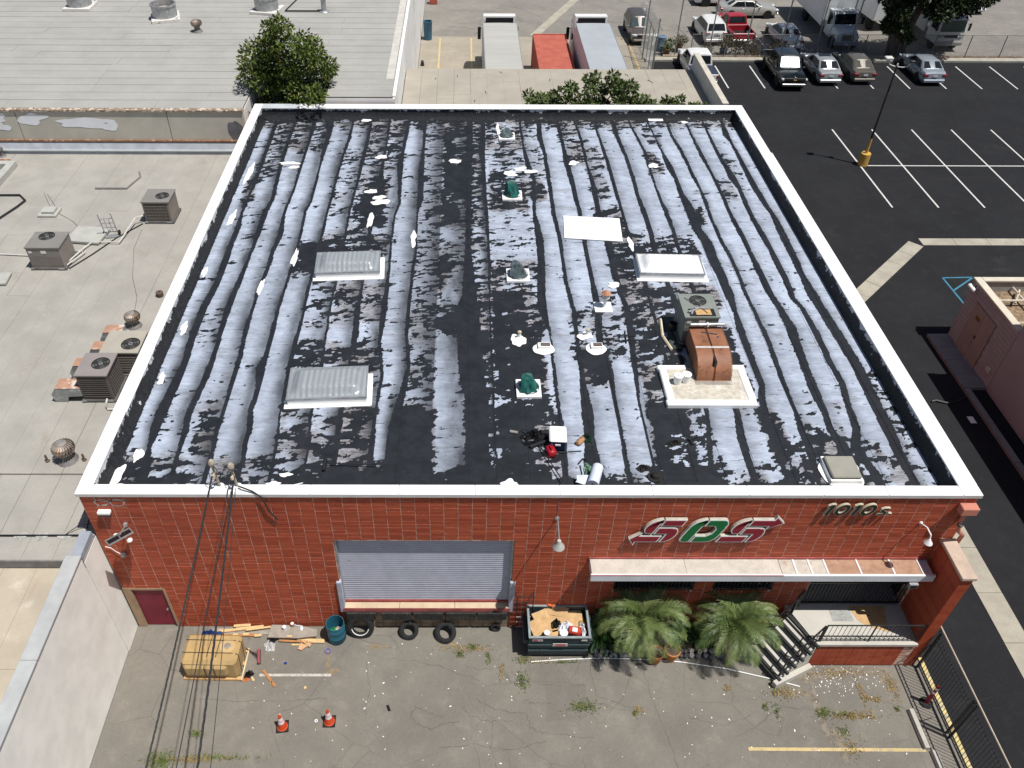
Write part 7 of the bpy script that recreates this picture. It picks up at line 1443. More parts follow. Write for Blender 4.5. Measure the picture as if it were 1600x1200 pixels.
# paint chips, weeds
b = MB(); r = random.Random(11)
for i in range(330):
    x, y = r.uniform(4, 24), -r.uniform(.3, 5.2)
    if r.random() < .35: x, y = r.gauss(22.4, .7), -abs(r.gauss(1.8, .35))
    s = r.uniform(.012, .035)*(1.5 if r.random() < .1 else 1); a = r.uniform(0, 3.1); c, q = math.cos(a)*s, math.sin(a)*s
    b.add([(x-c, y-q, .002), (x+q*.5, y-c*.5, .004), (x+c, y+q, .006), (x-q*.4, y+c*.5, .004)], [(0, 1, 2, 3)])
o = b.build('litter', WHITE); o['kind'] = 'stuff'
def weeds(name, spots, c1, c2, seed):
    r = random.Random(seed); b = MB()
    for (x, y, rx, ry, n) in spots:
        for i in range(n):
            px, py = r.gauss(x, rx), r.gauss(y, ry); a = r.uniform(0, 6.28); h = r.uniform(.03, .10); w = r.uniform(.006, .014); d = Vector((math.cos(a), math.sin(a), 0)); s = Vector((-d.y, d.x, 0))*w; p = Vector((px, py, 0)); t_ = p+d*r.uniform(.03, .1)+Vector((0, 0, h)); b.add([p-s, p+s, t_], [(0, 1, 2)])
    o = b.build(name, M(name, c1, .8, .3, 9, stains=[(c2, 5, .5, .65, .8)])); o['kind'] = 'stuff'
weeds('weeds', [(12.6, -1.2, .12, .08, 90), (12.55, -1.9, .1, .16, 160), (14.35, -2.75, .22, .1, 260), (19.9, -2.75, .05, .06, 50), (11.0, -.75, .1, .05, 90), (10.6, -1.0, .08, .06, 80), (11.5, -1.1, .05, .12, 60), (20.35, -2.1, .05, .1, 70), (21.6, -2.95, .12, .08, 150), (22.3, -2.98, .2, .04, 90), (20.2, -2.9, .05, .15, 50), (23.9, -2.83, .03, .03, 40), (2.8, -3.6, .1, .06, 100), (1.9, -4.4, .25, .15, 420), (2.1, -4.9, .12, .25, 260), (3.6, -4.3, .5, .04, 200), (22.0, -3.5, .1, .1, 60), (14.0, -1.27, .3, .02, 60), (15.9, -2.95, .03, .05, 40)], (.11, .15, .035), (.26, .22, .06), 1)
weeds('dry_weeds', [(20.6, -2.3, .25, .1, 160), (22.3, -1.65, .5, .08, 160), (23.0, -2.3, .05, .25, 80), (23.3, -2.5, .15, .05, 70), (22.5, -3.05, .4, .04, 200), (24.0, -2.1, .08, .25, 120), (22.1, -4.0, .15, .2, 100), (10.8, -.8, .5, .06, 120), (16.0, -2.9, .06, .08, 50), (18.9, -2.15, .06, .06, 40), (2.9, -4.35, .4, .05, 180), (11.9, -1.6, .05, .2, 60), (13.1, -1.25, .3, .05, 80)], (.36, .25, .08), (.28, .21, .09), 2)

# ================================================================ vehicles
TAIL = M('tail_lamp', (.22, .008, .012), .2, .15, 8, spec=.6); HEAD = M('head_lamp', (.62, .64, .66), .1, .08, 8, spec=.7); TRIM = M('black_trim', (.02, .02, .021), .5, .15, 6); ALLOY = M('alloy', (.5, .51, .52), .3, .1, 6, metal=.8); PLATE = M('plate', (.66, .66, .68), .5, .04, 8)
def wheel(parent, x, y, r, w=.22, rim=ALLOY):
    b = MB(); b.lathe([(r*.62, -w/2), (r*.9, -w/2), (r, -w*.36), (r, w*.36), (r*.9, w/2), (r*.62, w/2)], (x, y, r), 20, 'y'); o = b.build('wheel', RUBBER, parent, smooth=40)
    s = 1 if y > 0 else -1; b = MB(); yy = y+s*w*.42
    b.lathe([(r*.62, yy-s*.02), (r*.60, yy), (r*.56, yy-s*.03)], (x, 0, r), 18, 'y', caps=False)
    for i in range(5):
        a = i*2*math.pi/5; m = Matrix.Translation((x, 0, r)) @ Matrix.Rotation(a, 4, 'Y'); b.box(-.03, .03, yy-s*.025, yy-s*.005, 0, r*.58, m)
    b.lathe([(r*.14, yy-s*.03), (r*.13, yy), (.001, yy)], (x, 0, r), 10, 'y'); b.build('rim', rim, o)
    b = MB(); b.lathe([(r*.57, yy-s*.05), (.001, yy-s*.051)], (x, 0, r), 16, 'y'); b.build('brake', TRIM, o)
def loft(stations, half):
    """stations: list of (x, [(y, z) ...]) half sections from bottom centre round the side to the top centre; mirrored."""
    b = MB(); n = len(stations[0][1]); full = 2*n-2; k0 = 0
    for x, sec in stations:
        ring = [(x, y, z) for y, z in sec]+[(x, -y, z) for y, z in sec[-2:0:-1]]
        b.v += ring
    for i in range(len(stations)-1):
        for j in range(full): b.f.append((i*full+j, i*full+(j+1) % full, (i+1)*full+(j+1) % full, (i+1)*full+j))
    b.f.append(tuple(range(full))[::-1]); b.f.append(tuple((len(stations)-1)*full+j for j in range(full))); return b
def secf(w, zb, zt, crown=.03, tuck=.06): # lower body section
    return [(0, zb), (w*.86, zb), (w-.03, zb+.10), (w, zb+(zt-zb)*.45), (w-.02, zt-.14), (w-.10, zt-.01), (w*.5, zt+crown*.8), (0, zt+crown)]
def car(name, label, mat, loc, heading, sp, cat='car', glass=DKGLASS):
    t = thing(name, label, cat, loc, heading, 'parked cars')
    L, W = sp['L'], sp['W']/2; zb = sp.get('zb', .22)
    st = [(x, secf(W*wf, zb+dz, zt)) for x, wf, zt, dz in sp['hull']]
    body = loft(st, 1).build('body', mat, t, smooth=38)
    gb = sp['glass']   # (xr_base, xr_top, xf_top, xf_base, z_belt_rear, z_belt_front, z_roof, w_belt, w_roof)
    xr0, xr1, xf1, xf0, zr, zf, zt, wb, wr = gb
    # greenhouse shell (paint) with glass panes set slightly proud
    b = MB(); k = 7; ring = []
    def sect(x, z0, z1, w0, w1): return [(0, z0-.05), (w0, z0-.05), (w0, z0), (w1+(w0-w1)*.08, z1-.05), (w1-.06, z1), (w1*.5, z1+.025), (0, z1+.035)]
    sts = [(xr0, sect(xr0, zr, zr+.02, wb, wb*.96)), (xr1, sect(xr1, zr, zt-.02, wb, wr)), ((xr1+xf1)/2, sect(0, (zr+zf)/2, zt, wb, wr)), (xf1, sect(xf1, zf, zt-.03, wb, wr)), (xf0, sect(xf0, zf, zf+.02, wb, wb*.94))]
    loft(sts, 1).build('cabin', mat, t, smooth=30)
    def pane(pts, nm='window'):
        P = [Vector(p) for p in pts]; n_ = (P[1]-P[0]).cross(P[2]-P[0]).normalized(); c = sum(P, Vector())/len(P)
        if n_.dot(c-Vector((0, 0, zr*.6))) < 0: n_ = -n_
        o = n_*.014; b = MB(); m = len(P); b.add([p+o for p in P]+[p-n_*.01 for p in P], [tuple(range(m))]+[(i, (i+1) % m, m+(i+1) % m, m+i) for i in range(m)]); return b.build(nm, glass, t)
    lerp = lambda a, c, f: a+(c-a)*f
    # windscreen, rear window
    ws = sp.get('screen', None)
    w0, w1 = wb*.86, wr*.86
    a, c = .08, .90
    pane([(lerp(xf0, xf1, a), -lerp(w0, w1, a), lerp(zf+.02, zt, a)+.012), (lerp(xf0, xf1, a), lerp(w0, w1, a), lerp(zf+.02, zt, a)+.012), (lerp(xf0, xf1, c), lerp(w0, w1, c), lerp(zf+.02, zt-.03, c)+.012), (lerp(xf0, xf1, c), -lerp(w0, w1, c), lerp(zf+.02, zt-.03, c)+.012)], 'windscreen')
    pane([(lerp(xr0, xr1, .12), -lerp(w0, w1, .12), lerp(zr+.02, zt, .12)+.012), (lerp(xr0, xr1, .12), lerp(w0, w1, .12), lerp(zr+.02, zt, .12)+.012), (lerp(xr0, xr1, c), lerp(w0, w1, c), lerp(zr+.02, zt-.02, c)+.012), (lerp(xr0, xr1, c), -lerp(w0, w1, c), lerp(zr+.02, zt-.02, c)+.012)], 'rear_window')
    nside = sp.get('side', 2); xs0 = lerp(xr0, xr1, .45); 
    for s in (-1, 1):
        def side_pt(x, f): # f 0 belt ..1 roof
            lo = zr+(zf-zr)*(x-xr0)/(xf0-xr0)
            return (x, s*lerp(wb, wr+.01, f), lerp(lo+.03, zt-.07, f))
        bx = np.linspace(lerp(xr0, xr1, .35)+.05, lerp(xf0, xf1, .30), nside+1); tx = np.linspace(lerp(xr0, xr1, .98)+.08, lerp(xf0, xf1, .98)-.05, nside+1)
        for i in range(nside):
            g = .035; pane([side_pt(bx[i]+g, 0), side_pt(bx[i+1]-g, 0), side_pt(tx[i+1]-g, .98), side_pt(tx[i]+g, .98)], 'side_window')
        b = MB(); xm = lerp(xf0, xf1, .22); b.cbox(xm-.07, xm+.06, s*(wb+.04), s*(wb+.2), zf+.02, zf+.15, .02) if s > 0 else b.cbox(xm-.07, xm+.06, -(wb+.2), -(wb+.04), zf+.02, zf+.15, .02); b.build('mirror', sp.get('mirror', mat), t)
    R = sp.get('R', .33)
    for x in sp['axles']:
        for s in (-1, 1):
            wheel(t, x, s*(W-.105), R, .22, sp.get('rim', ALLOY)); b = MB(); b.lathe([(R+.055, W*.55), (R+.055, W+.002), (R+.02, W+.004)], (x, 0, R+.01), 20, 'y', caps=True) if s > 0 else b.lathe([(R+.055, -W*.55), (R+.055, -W-.002), (R+.02, -W-.004)], (x, 0, R+.01), 20, 'y', caps=True); b.build('wheel_arch', TRIM, t)
    xr, xf = sp['hull'][0][0], sp['hull'][-1][0]; zt_r, zt_f = sp['tailz'], sp['headz']
    for s in (-1, 1):
        b = MB(); y0, y1 = sorted((s*(W-.40), s*(W-.06))); b.cbox(xr-.02, xr+.20, y0, y1, zt_r-.07, zt_r+.08, .02); b.build('tail_light', TAIL, t)
        b = MB(); y0, y1 = sorted((s*(W-.48), s*(W-.08))); b.cbox(xf-.24, xf+.015, y0, y1, zt_f-.06, zt_f+.07, .025); b.build('headlight', HEAD, t)
    b = MB(); b.cbox(xf-.1, xf+.02, -W*.42, W*.42, zt_f-.10, zt_f+.05, .01); b.build('grille', TRIM, t)
    b = MB(); b.cbox(xf-.1, xf+.05, -W*.84, W*.84, zb+.05, zb+.24, .03); b.build('front_bumper', sp.get('bumper', mat), t); b = MB(); b.cbox(xr-.06, xr+.1, -W*.86, W*.86, zb+.06, zb+.28, .03); b.build('rear_bumper', sp.get('bumper', mat), t)
    zp = sp.get('platez', zt_r-.02); b = MB(); b.box(xr-.036, xr-.028, -.16, .16, zp-.08, zp+.07); b.build('licence_plate', PLATE, t)
    b = MB(); b.box(-L/2+.25, L/2-.25, -W*.9, W*.9, zb-.06, zb+.06); b.build('underbody', TRIM, t)
    b = MB()
    for s in (-1, 1):
        for x in sp.get('doors', (-.55, .45)): b.cbox(x-.09, x+.03, s*(W-.012)-.012, s*(W-.012)+.012, .80, .83, .004)
    b.build('door_handle', sp.get('mirror', mat), t)
    return t
def sedan(L=4.75, W=1.8, H=1.44, deck=1.0): 
    h = L/2
    return dict(L=L, W=W, hull=[(-h, .80, .66, .10), (-h+.05, .90, .90, .06), (-h+.22, .96, deck, 0), (-h+.75, .99, deck+.0, 0), (-.7, 1, .96, 0), (.6, 1, .95, 0), (h-1.25, .99, .93, 0), (h-.45, .95, .83, 0), (h-.1, .86, .70, .04), (h, .76, .58, .08)],
        glass=(-h+.62, -h+1.28, .22, 1.06, deck-.0, .93, H, W/2-.09, W/2-.27), axles=(-h+.98, h-.92), tailz=.78, headz=.66, R=.32)
SILVER = paint('silver_paint', (.50, .53, .56), .3, .6, .5); SILVB = paint('silver_blue_paint', (.38, .43, .49), .3, .6, .4); TAUPE = paint('taupe_paint', (.15, .138, .12), .32, .6, .3); BLKP = paint('black_paint', (.010, .015, .018), .15, .8); WHTP = paint('white_paint', (.80, .80, .79), .3, .5); REDC = paint('red_paint', (.42, .012, .028), .3, .6); CHAMP = paint('champagne_paint', (.56, .55, .51), .3, .6, .4); BRNP = paint('brown_grey_paint', (.105, .085, .08), .3, .6, .2)
N_, S__ , E_ = math.pi/2, -math.pi/2, 0.0
s = sedan(4.8, 1.82, 1.45, .98); car('parked_car', 'silver sedan with a sunroof parked right beside the black pickup', SILVER, (37.85, 47.75, 0), N_, s)
b = MB(); b.box(-.42, .12, -.42, .42, 1.488, 1.494); c0 = [o for o in bpy.data.objects if o.get('label', '').startswith('silver sedan with a sunroof')][0]; b.build('sunroof', DKGLASS, c0)
car('parked_car', 'dark taupe sedan with dusty paint, right of the sunroof sedan', TAUPE, (40.45, 47.95, 0), N_, sedan(4.75, 1.8, 1.44, .97), glass=glassy('dusty_glass', (.06, .055, .045), .15)); car('parked_car', 'silver blue sedan parked alone, half under the tree shade', SILVB, (45.55, 47.75, 0), N_, sedan(4.7, 1.8, 1.44, .99))
car('parked_car', 'white sedan with red tail lamps facing away behind the chain link fence', WHTP, (37.1, 54.75, 0), N_+.03, sedan(4.8, 1.82, 1.43, .98)); car('parked_car', 'champagne silver sedan parked side on near the top of the photo', CHAMP, (35.75, 61.3, 0), E_, sedan(5.1, 1.85, 1.42, .98))
def suv(L=4.6, W=1.85, H=1.68):
    h = L/2
    return dict(L=L, W=W, zb=.26, hull=[(-h, .86, .80, .08), (-h+.05, .94, 1.0, .04), (-h+.25, .99, 1.04, 0), (-.7, 1, 1.03, 0), (.6, 1, 1.03, 0), (h-1.1, .99, 1.02, 0), (h-.35, .95, .94, 0), (h-.08, .88, .80, .04), (h, .8, .66, .08)],
        glass=(-h+.10, -h+.48, .35, 1.12, 1.03, 1.02, H, W/2-.07, W/2-.22), axles=(-h+.9, h-.88), tailz=.98, headz=.80, R=.36, side=3)
car('parked_car', 'white crossover with red tail lamps beside the red pickup', WHTP, (31.15, 55.95, 0), N_+.04, suv(4.55, 1.85, 1.66)); car('parked_suv', 'brown grey sport utility vehicle facing the camera by the tall fence', BRNP, (25.2, 55.95, 0), S__, suv(4.7, 1.78, 1.7), 'suv', glass=glassy('teal_glass', (.03, .06, .065), .08)); car('parked_suv', 'white vehicle cut by the top edge of the photo behind the champagne sedan', WHTP, (34.2, 64.6, 0), math.pi, suv(4.8, 1.9, 1.72), 'suv'); car('parked_car', 'white car facing the camera partly under the big tree crown', WHTP, (56.2, 63.9, 0), S__+.1, suv(4.6, 1.85, 1.6))
def pickup(name, label, mat, loc, heading, L=5.6, W=1.95, H=1.78, double=False, cover=None, liner=TRIM, shade=False, glass=DKGLASS, bumper=None):
    h = L/2; bedx = -h+(1.75 if double else 2.15)
    sp = dict(L=L, W=W, zb=.34, hull=[(bedx, 1, 1.04, 0), (bedx+.3, 1, 1.04, 0), (.9, 1, 1.04, 0), (h-1.3, .99, 1.06, 0), (h-.3, .96, 1.0, 0), (h-.06, .93, .92, .04), (h, .88, .78, .06)],
        glass=(bedx+.03, bedx+.16, h-2.25, h-1.52, 1.04, 1.06, H, W/2-.07, W/2-.2), axles=(-h+1.15, h-.95), tailz=-5, headz=.86, R=.40, side=2 if double else 1, platez=-5, bumper=bumper or mat, doors=(bedx+.9, bedx+1.7) if double else (bedx+.9,))
    sp['tailz'] = .9; t = car(name, label, mat, loc, heading, sp, 'pickup truck', glass)
    for o in list(t.children):                      # the shared builder's rear pieces belong at the tail of the bed
        if o.name.split('.')[0] in ('rear_bumper', 'licence_plate', 'tail_light', 'underbody'): bpy.data.objects.remove(o)
    Wh = W/2; b = MB()
    for s in (-1, 1): y0, y1 = sorted((s*(Wh-.09), s*Wh)); b.cbox(-h, bedx-.03, y0, y1, .52, 1.05, .025)
    b.box(-h+.04, bedx-.03, -Wh+.1, Wh-.1, .50, .56); b.cbox(bedx-.10, bedx-.032, -Wh+.1, Wh-.1, .56, 1.04, .01); b.build('bed', mat, t)
    b = MB(); b.box(-h+.08, bedx-.105, -Wh+.1, Wh-.1, .562, .575)
    for s in (-1, 1): y0, y1 = sorted((s*(Wh-.098), s*(Wh-.091))); b.box(-h+.08, bedx-.105, y0, y1, .576, 1.0)
    b.build('bed_liner', liner, t)
    b = MB(); b.cbox(-h-.02, -h+.06, -Wh+.1, Wh-.1, .54, 1.04, .02); b.build('tailgate', mat, t)
    for s in (-1, 1): b = MB(); y0, y1 = sorted((s*(Wh-.15), s*(Wh+.004))); b.cbox(-h-.025, -h+.08, y0, y1, .72, .98, .015); b.build('tail_light', TAIL, t)
    b = MB(); b.cbox(-h-.14, -h-.025, -Wh*.95, Wh*.95, .42, .58, .02); b.build('rear_bumper', bumper or CHROME, t); b = MB(); b.box(-h-.15, -h-.141, -.16, .16, .45, .56); b.build('licence_plate', PLATE, t); b = MB(); b.box(-h+.2, h-.3, -Wh*.8, Wh*.8, .32, .5); b.build('underbody', TRIM, t)
    if cover is not None: b = MB(); b.cbox(-h+.05, bedx-.03, -Wh+.03, Wh-.03, 1.052, 1.09, .015); b.build('bed_cover', cover, t)
    return t, h, bedx
pickup('pickup_truck', 'red pickup truck with an empty black bed facing away', REDC, (33.35, 56.3, 0), N_+.05, 5.5, 1.85, 1.68)
t, h, bx = pickup('pickup_truck', 'black pickup truck facing the camera with a bright sun shade', BLKP, (34.85, 47.15, 0), S__-.02, 5.7, 2.0, 1.85, True, bumper=CHROME)
b = MB(); xf1, xf0 = h-2.25, h-1.52; lp = lambda a, c, f: a+(c-a)*f
P_ = [(lp(xf0, xf1, f)+.03, s*(.72-.1*f), lp(1.1, 1.85, f)+.018) for f, s in ((.12, -1), (.12, -.03), (.85, -.03), (.85, -1))]; b.quad(*P_); P_ = [(p[0], -p[1], p[2]) for p in P_]; b.quad(*P_); b.build('sun_shade', M('foil_shade', (.62, .70, .68), .25, .1, 5, metal=.55), t)
b = MB(); b.cbox(h-.04, h+.035, -.78, .78, .72, .98, .02); b.build('grille_surround', TRIM, t); b = MB(); b.box(h+.036, h+.05, -.7, .7, .83, .87); b.build('grille_bar', TRIM, t)
b = MB(); b.cbox(h+.05, h+.062, -.13, .13, .825, .885, .004); b.prism([(h+.051, .0), (h+.051, .01)], 0, .01, 'z') if False else None; b.build('emblem', M('gold_emblem', (.45, .32, .08), .4, .1, 8, metal=.5), t); MB().cbox(h-.06, h+.02, -.04, .04, 1.03, 1.07, .008).build('hood_badge', CHROME, t)
pickup('pickup_truck', 'white pickup truck with a dark bed cover behind the grey parapet', WHTP, (28.35, 47.6, 0), N_, 5.6, 1.95, 1.8, True, cover=M('navy_cover', (.03, .042, .07), .6, .12, 3))
# --- heavy trucks, trailers and the container
TRL = M('trailer_roof', (.42, .415, .39), .6, .06, .8, stains=[((.42, .38, .31), 1.2, .66, .8, .5)], stretch=(.3, 3, 1)); TRS = M('trailer_side', (.62, .63, .64), .5, .06, 1, stains=[((.35, .33, .32), 1.2, .6, .8, .4)])
def trailer(label, x, y0, y1, roof, cabcol, fair):
    t = thing('semi_trailer', label, 'truck', (x, 0, 0), 0, 'semi trailers at the loading yard'); w = 1.22
    b = MB(); b.cbox(-w, w, y0, y1, 1.15, 4.06, .03); b.build('box_body', TRS, t); b = MB(); b.grid(lambda u, v: (-w+.03+2*(w-.03)*u, y0+.03+(y1-y0-.06)*v, 4.075+.02*math.sin(math.pi*u)+.004*math.sin(v*75)), 8, 60); b.build('roof', roof, t, smooth=40)
    b = MB()
    for s in (-1, 1):
        for k in range(22): yy = y0+.2+k*(y1-y0-.4)/21; b.box(s*w-.012, s*w+.012, yy, yy+.03, 1.2, 4.0)
    b.build('side_rib', TRS, t)
    b = MB(); 
    for s in (-1, 1): b.box(s*w-.02, s*w+.02, y0, y1, 4.0, 4.1)
    b.build('roof_rail', M('dark_rail', (.3, .3, .3), .5, .1, 5), t)
    for yy in (y0+1.2, y0+2.4):
        for s in (-1, 1): wheel(t, 0, 0, .01) if False else None; b = MB(); b.lathe([(.25, s*(w-.55)), (.5, s*(w-.55)), (.5, s*w), (.25, s*w)], (0, yy, .5) if False else (0, yy, .5), 18, 'x'); b.build('wheel', RUBBER, t)
    # tractor: cab with sleeper and roof fairing beyond the box
    c = MB(); f0 = y1+.75; c.cbox(-1.22, 1.22, f0, f0+2.1, .95, 3.55, .1); c.cbox(-1.05, 1.05, f0+2.11, f0+3.6, .8, 2.0, .12); c.build('cab', cabcol, t)
    c = MB(); c.prism([(f0+.0, 3.5), (f0+2.2, 3.5), (f0+1.7, 3.95), (f0+.9, 4.2), (f0+.05, 4.28)], -1.16, 1.16, 'x'); c.build('roof_fairing', fair, t)
    c = MB(); c.box(-1.0, 1.0, f0-.06, f0-.01, 3.6, 4.2); c.build('fairing_shadow_gap', TRIM, t); c = MB(); c.box(-1.05, 1.05, f0+2.105, f0+2.12, 2.1, 3.2); c.build('windscreen', DKGLASS, t)
    for s in (-1, 1): c = MB(); c.cbox(s*1.42-.12, s*1.42+.12, f0+1.9, f0+2.0, 2.0, 2.9, .03); c.tube([(s*1.2, f0+1.9, 2.8), (s*1.42, f0+1.95, 2.85)], .025, 5); c.build('mirror', TRIM, t); 
    for s in (-1, 1):
        c = MB(); y0_, y1_ = f0-.5, f0+2.4; c.box(s*1.225-.01, s*1.225+.01, f0+.2, f0+1.0, 2.3, 2.9); c.build('side_window', DKGLASS, t)
        for yy in (f0-1.2, f0+2.7): c = MB(); c.lathe([(.25, s*.85), (.5, s*.85), (.5, s*1.2), (.25, s*1.2)], (0, yy, .5), 18, 'x'); c.build('wheel', RUBBER, t)
    return t
WF = M('white_fairing', (.78, .78, .77), .35, .04, 2)
trailer('white semi trailer parked nearest the white wall in the yard', 13.3, 36.4, 46.5, TRL, M('white_cab', (.74, .75, .76), .35, .05, 2), WF)
SHINY = M('shiny_roof', (.50, .53, .56), .35, .06, .6, metal=.25, stains=[((.5, .45, .38), 1, .66, .8, .3)])
trailer('silver roofed semi trailer with a white cab, right of the container', 20.0, 36.4, 46.5, SHINY, M('white_cab', (.74, .75, .76), .35, .05, 2), WF)
t = thing('shipping_container', 'rust red corrugated shipping container between the two semi trailers', 'container', (17.15, 0, 0)); CR_ = M('container_red', (.40, .105, .075), .7, .12, 1.5, stains=[((.50, .20, .15), 2.5, .5, .75, .5), ((.20, .06, .04), 1.5, .66, .8, .7)])
b = MB(); b.box(-1.2, 1.2, 38.0, 48.7, .1, 2.5); b.build('shell', CR_, t)
b = MB(); n = 80; b.grid(lambda u, v: (-1.16+2.32*u, 38.05+10.6*v, 2.52+.025*(1 if (int(v*n) % 2) else 0)), 1, n); b.build('roof', CR_, t)
for s in (-1, 1):
    b = MB(); b.grid(lambda u, v: (s*(1.2+.03*(1 if int(v*92) % 2 else 0)), 38.2+10.3*v, .25+2.15*u), 1, 92); b.build('side_corrugation', CR_, t)
b = MB()
for s in (-1, 1): b.cbox(s*1.2-.05, s*1.2+.05, 38, 48.75, 2.45, 2.58, .01); b.cbox(s*1.2-.06, s*1.2+.06, 48.6, 48.75, .1, 2.44, .01)
b.cbox(-1.14, 1.14, 48.62, 48.76, 2.44, 2.58, .01); b.build('frame', CR_, t)
# box truck facing the camera
def boxtruck():
    t = thing('box_truck', 'white box truck with a chrome grille facing the camera behind the fence', 'truck', (41.5, 52.6, 0), 0.0); CW = paint('truck_white', (.66, .72, .76), .35, .5); BX = M('truck_box', (.68, .70, .72), .5, .05, 1, stains=[((.45, .45, .45), 1.5, .6, .8, .4)])
    b = MB(); b.cbox(-1.25, 1.25, 2.9, 10.4, 1.0, 4.0, .05); b.build('box_body', BX, t); b = MB(); b.cbox(-1.26, 1.26, 2.86, 2.93, 3.9, 4.03, .01)
    for s in (-1, 1): b.cbox(s*1.24-.03, s*1.24+.03, 2.86, 2.93, 1.05, 3.9, .01); b.cbox(s*1.24-.03, s*1.24+.03, 2.95, 10.4, 3.95, 4.03, .01)
    b.build('corner_trim', GALV, t)
    st = [(.0, .70, .72, 1.25), (.12, .84, .60, 1.42), (.7, .92, .6, 1.52), (1.25, .96, .6, 1.6)]
    b = MB()
    secs = [(y, [(0, zb), (w*.9, zb), (w, zb+.15), (w, zt-.2), (w-.12, zt-.02), (w*.4, zt+.03), (0, zt+.05)]) for y, w, zb, zt in st]
    bb = loft(secs, 1); bb.v = [(v[1], v[0], v[2]) for v in bb.v]; bb.build('hood', CW, t, smooth=40)
    b = MB(); b.cbox(-1.0, 1.0, 1.25, 2.7, .6, 1.62, .06); b.build('cab', CW, t)
    b = MB(); b.prism([(1.2, 1.6), (2.7, 1.6), (2.7, 2.5), (1.75, 2.52), (1.6, 2.45)], -.98, .98, 'x'); b.build('cab_roof', CW, t)
    b = MB(); b.add([(-.86, 1.22, 1.68), (.86, 1.22, 1.68), (.80, 1.555, 2.38), (-.80, 1.555, 2.38)], [(0, 1, 2, 3)]); b.build('windscreen', DKGLASS, t)
    for s in (-1, 1):
        b = MB(); b.add([(s*.992, 1.42, 1.68), (s*.992, 2.4, 1.68), (s*.992, 2.4, 2.35), (s*.992, 1.72, 2.35)], [(0, 1, 2, 3)]); b.build('side_window', DKGLASS, t)
        b = MB(); b.cbox(s*1.36-.12, s*1.36+.12, 1.2, 1.3, 1.7, 2.25, .03); b.tube([(s*1.0, 1.4, 1.7), (s*1.34, 1.26, 1.75)], .02, 5); b.tube([(s*1.0, 1.4, 2.2), (s*1.34, 1.26, 2.2)], .02, 5); b.build('mirror', TRIM, t)
        b = MB(); y0, y1 = sorted((s*.55, s*.9)); b.cbox(y0, y1, -.02, .14, .92, 1.14, .03); b.build('headlight', HEAD, t)
        for yy in (.75, 7.5): b = MB(); b.lathe([(.25, s*.72), (.46, s*.72), (.48, s*.8), (.48, s*1.0), (.42, s*1.06), (.2, s*1.0)], (0, yy, .48), 20, 'x'); b.build('wheel', RUBBER, t)
    b = MB(); b.cbox(-.52, .52, -.05, .1, .78, 1.3, .04); b.build('grille_surround', CHROME, t); b = MB()
    for k in range(4): b.box(-.46, .46, -.062, -.051, .86+k*.1, .92+k*.1)
    b.build('grille', TRIM, t); b = MB(); b.cbox(-1.0, 1.0, -.12, .08, .45, .72, .03); b.build('front_bumper', M('dull_steel', (.36, .38, .4), .4, .12, 5, metal=.5), t); b = MB(); b.box(-.16, .16, -.128, -.121, .5, .62); b.build('licence_plate', PLATE, t)
    for x in (-.5, -.25, 0, .25, .5): b = MB(); b.cbox(x-.05, x+.05, 1.62, 1.74, 2.5, 2.56, .01); b.build('marker_lamp', M('amber_lamp', (.5, .18, .02), .4, .1, 8), t)
    b = MB(); b.box(-.4, .4, 0, 10, .5, .7); b.build('chassis', TRIM, t); b = MB(); b.box(-.4, .4, .05, .055, 1.36, 1.38); b.build('hood_badge', TRIM, t)
boxtruck()
t = thing('cabover_truck', 'white cab over truck with a dark windscreen under the big tree', 'truck', (49.65, 52.5, 0), 0.02); CW = M('cabover_white', (.60, .59, .56), .5, .08, 2, stains=[((.36, .34, .31), 2, .58, .75, .5)])
b = MB(); b.prism([(0, .6), (1.75, .6), (1.75, 2.55), (.45, 2.55), (.18, 2.4), (.02, 1.5)], -1.08, 1.08, 'x'); b.build('cab', CW, t); b = MB(); b.cbox(-1.2, 1.2, 2.0, 8.5, .9, 3.5, .05); b.build('box_body', M('truck_box_grey', (.42, .43, .44), .6, .08, 1.2), t)
b = MB(); b.add([(-.98, .008, 1.55), (.98, .008, 1.55), (.95, .155, 2.38), (-.95, .155, 2.38)], [(0, 1, 2, 3)]); b.build('windscreen', glassy('teal_glass', (.03, .06, .065), .08), t); b = MB(); b.box(-.95, .95, -.015, .01, 1.1, 1.28); b.build('grille', TRIM, t); b = MB(); b.cbox(-1.08, 1.08, -.1, .06, .5, .8, .03); b.build('front_bumper', M('bumper_grey', (.3, .3, .3), .6, .1, 4), t)
for s in (-1, 1):
    for q in (.62, .82): b = MB(); b.lathe([(.08, -.03), (.07, -.04), (.001, -.045)], (s*q, 0, 1.19), 12, 'y'); b.build('headlight', HEAD, t)
    b = MB(); b.cbox(s*1.3-.1, s*1.3+.1, .05, .12, 1.6, 2.2, .03); b.tube([(s*1.08, .2, 2.1), (s*1.3, .1, 2.1)], .02, 5); b.build('mirror', TRIM, t)
    b = MB(); b.add([(s*1.085, .25, 1.55), (s*1.085, 1.4, 1.55), (s*1.085, 1.4, 2.3), (s*1.085, .4, 2.3)], [(0, 1, 2, 3)]); b.build('side_window', DKGLASS, t)
    for yy in (.9, 6.4): b = MB(); b.lathe([(.25, s*.75), (.44, s*.75), (.46, s*.85), (.46, s*1.02), (.2, s*1.04)], (0, yy, .46), 18, 'x'); b.build('wheel', RUBBER, t)
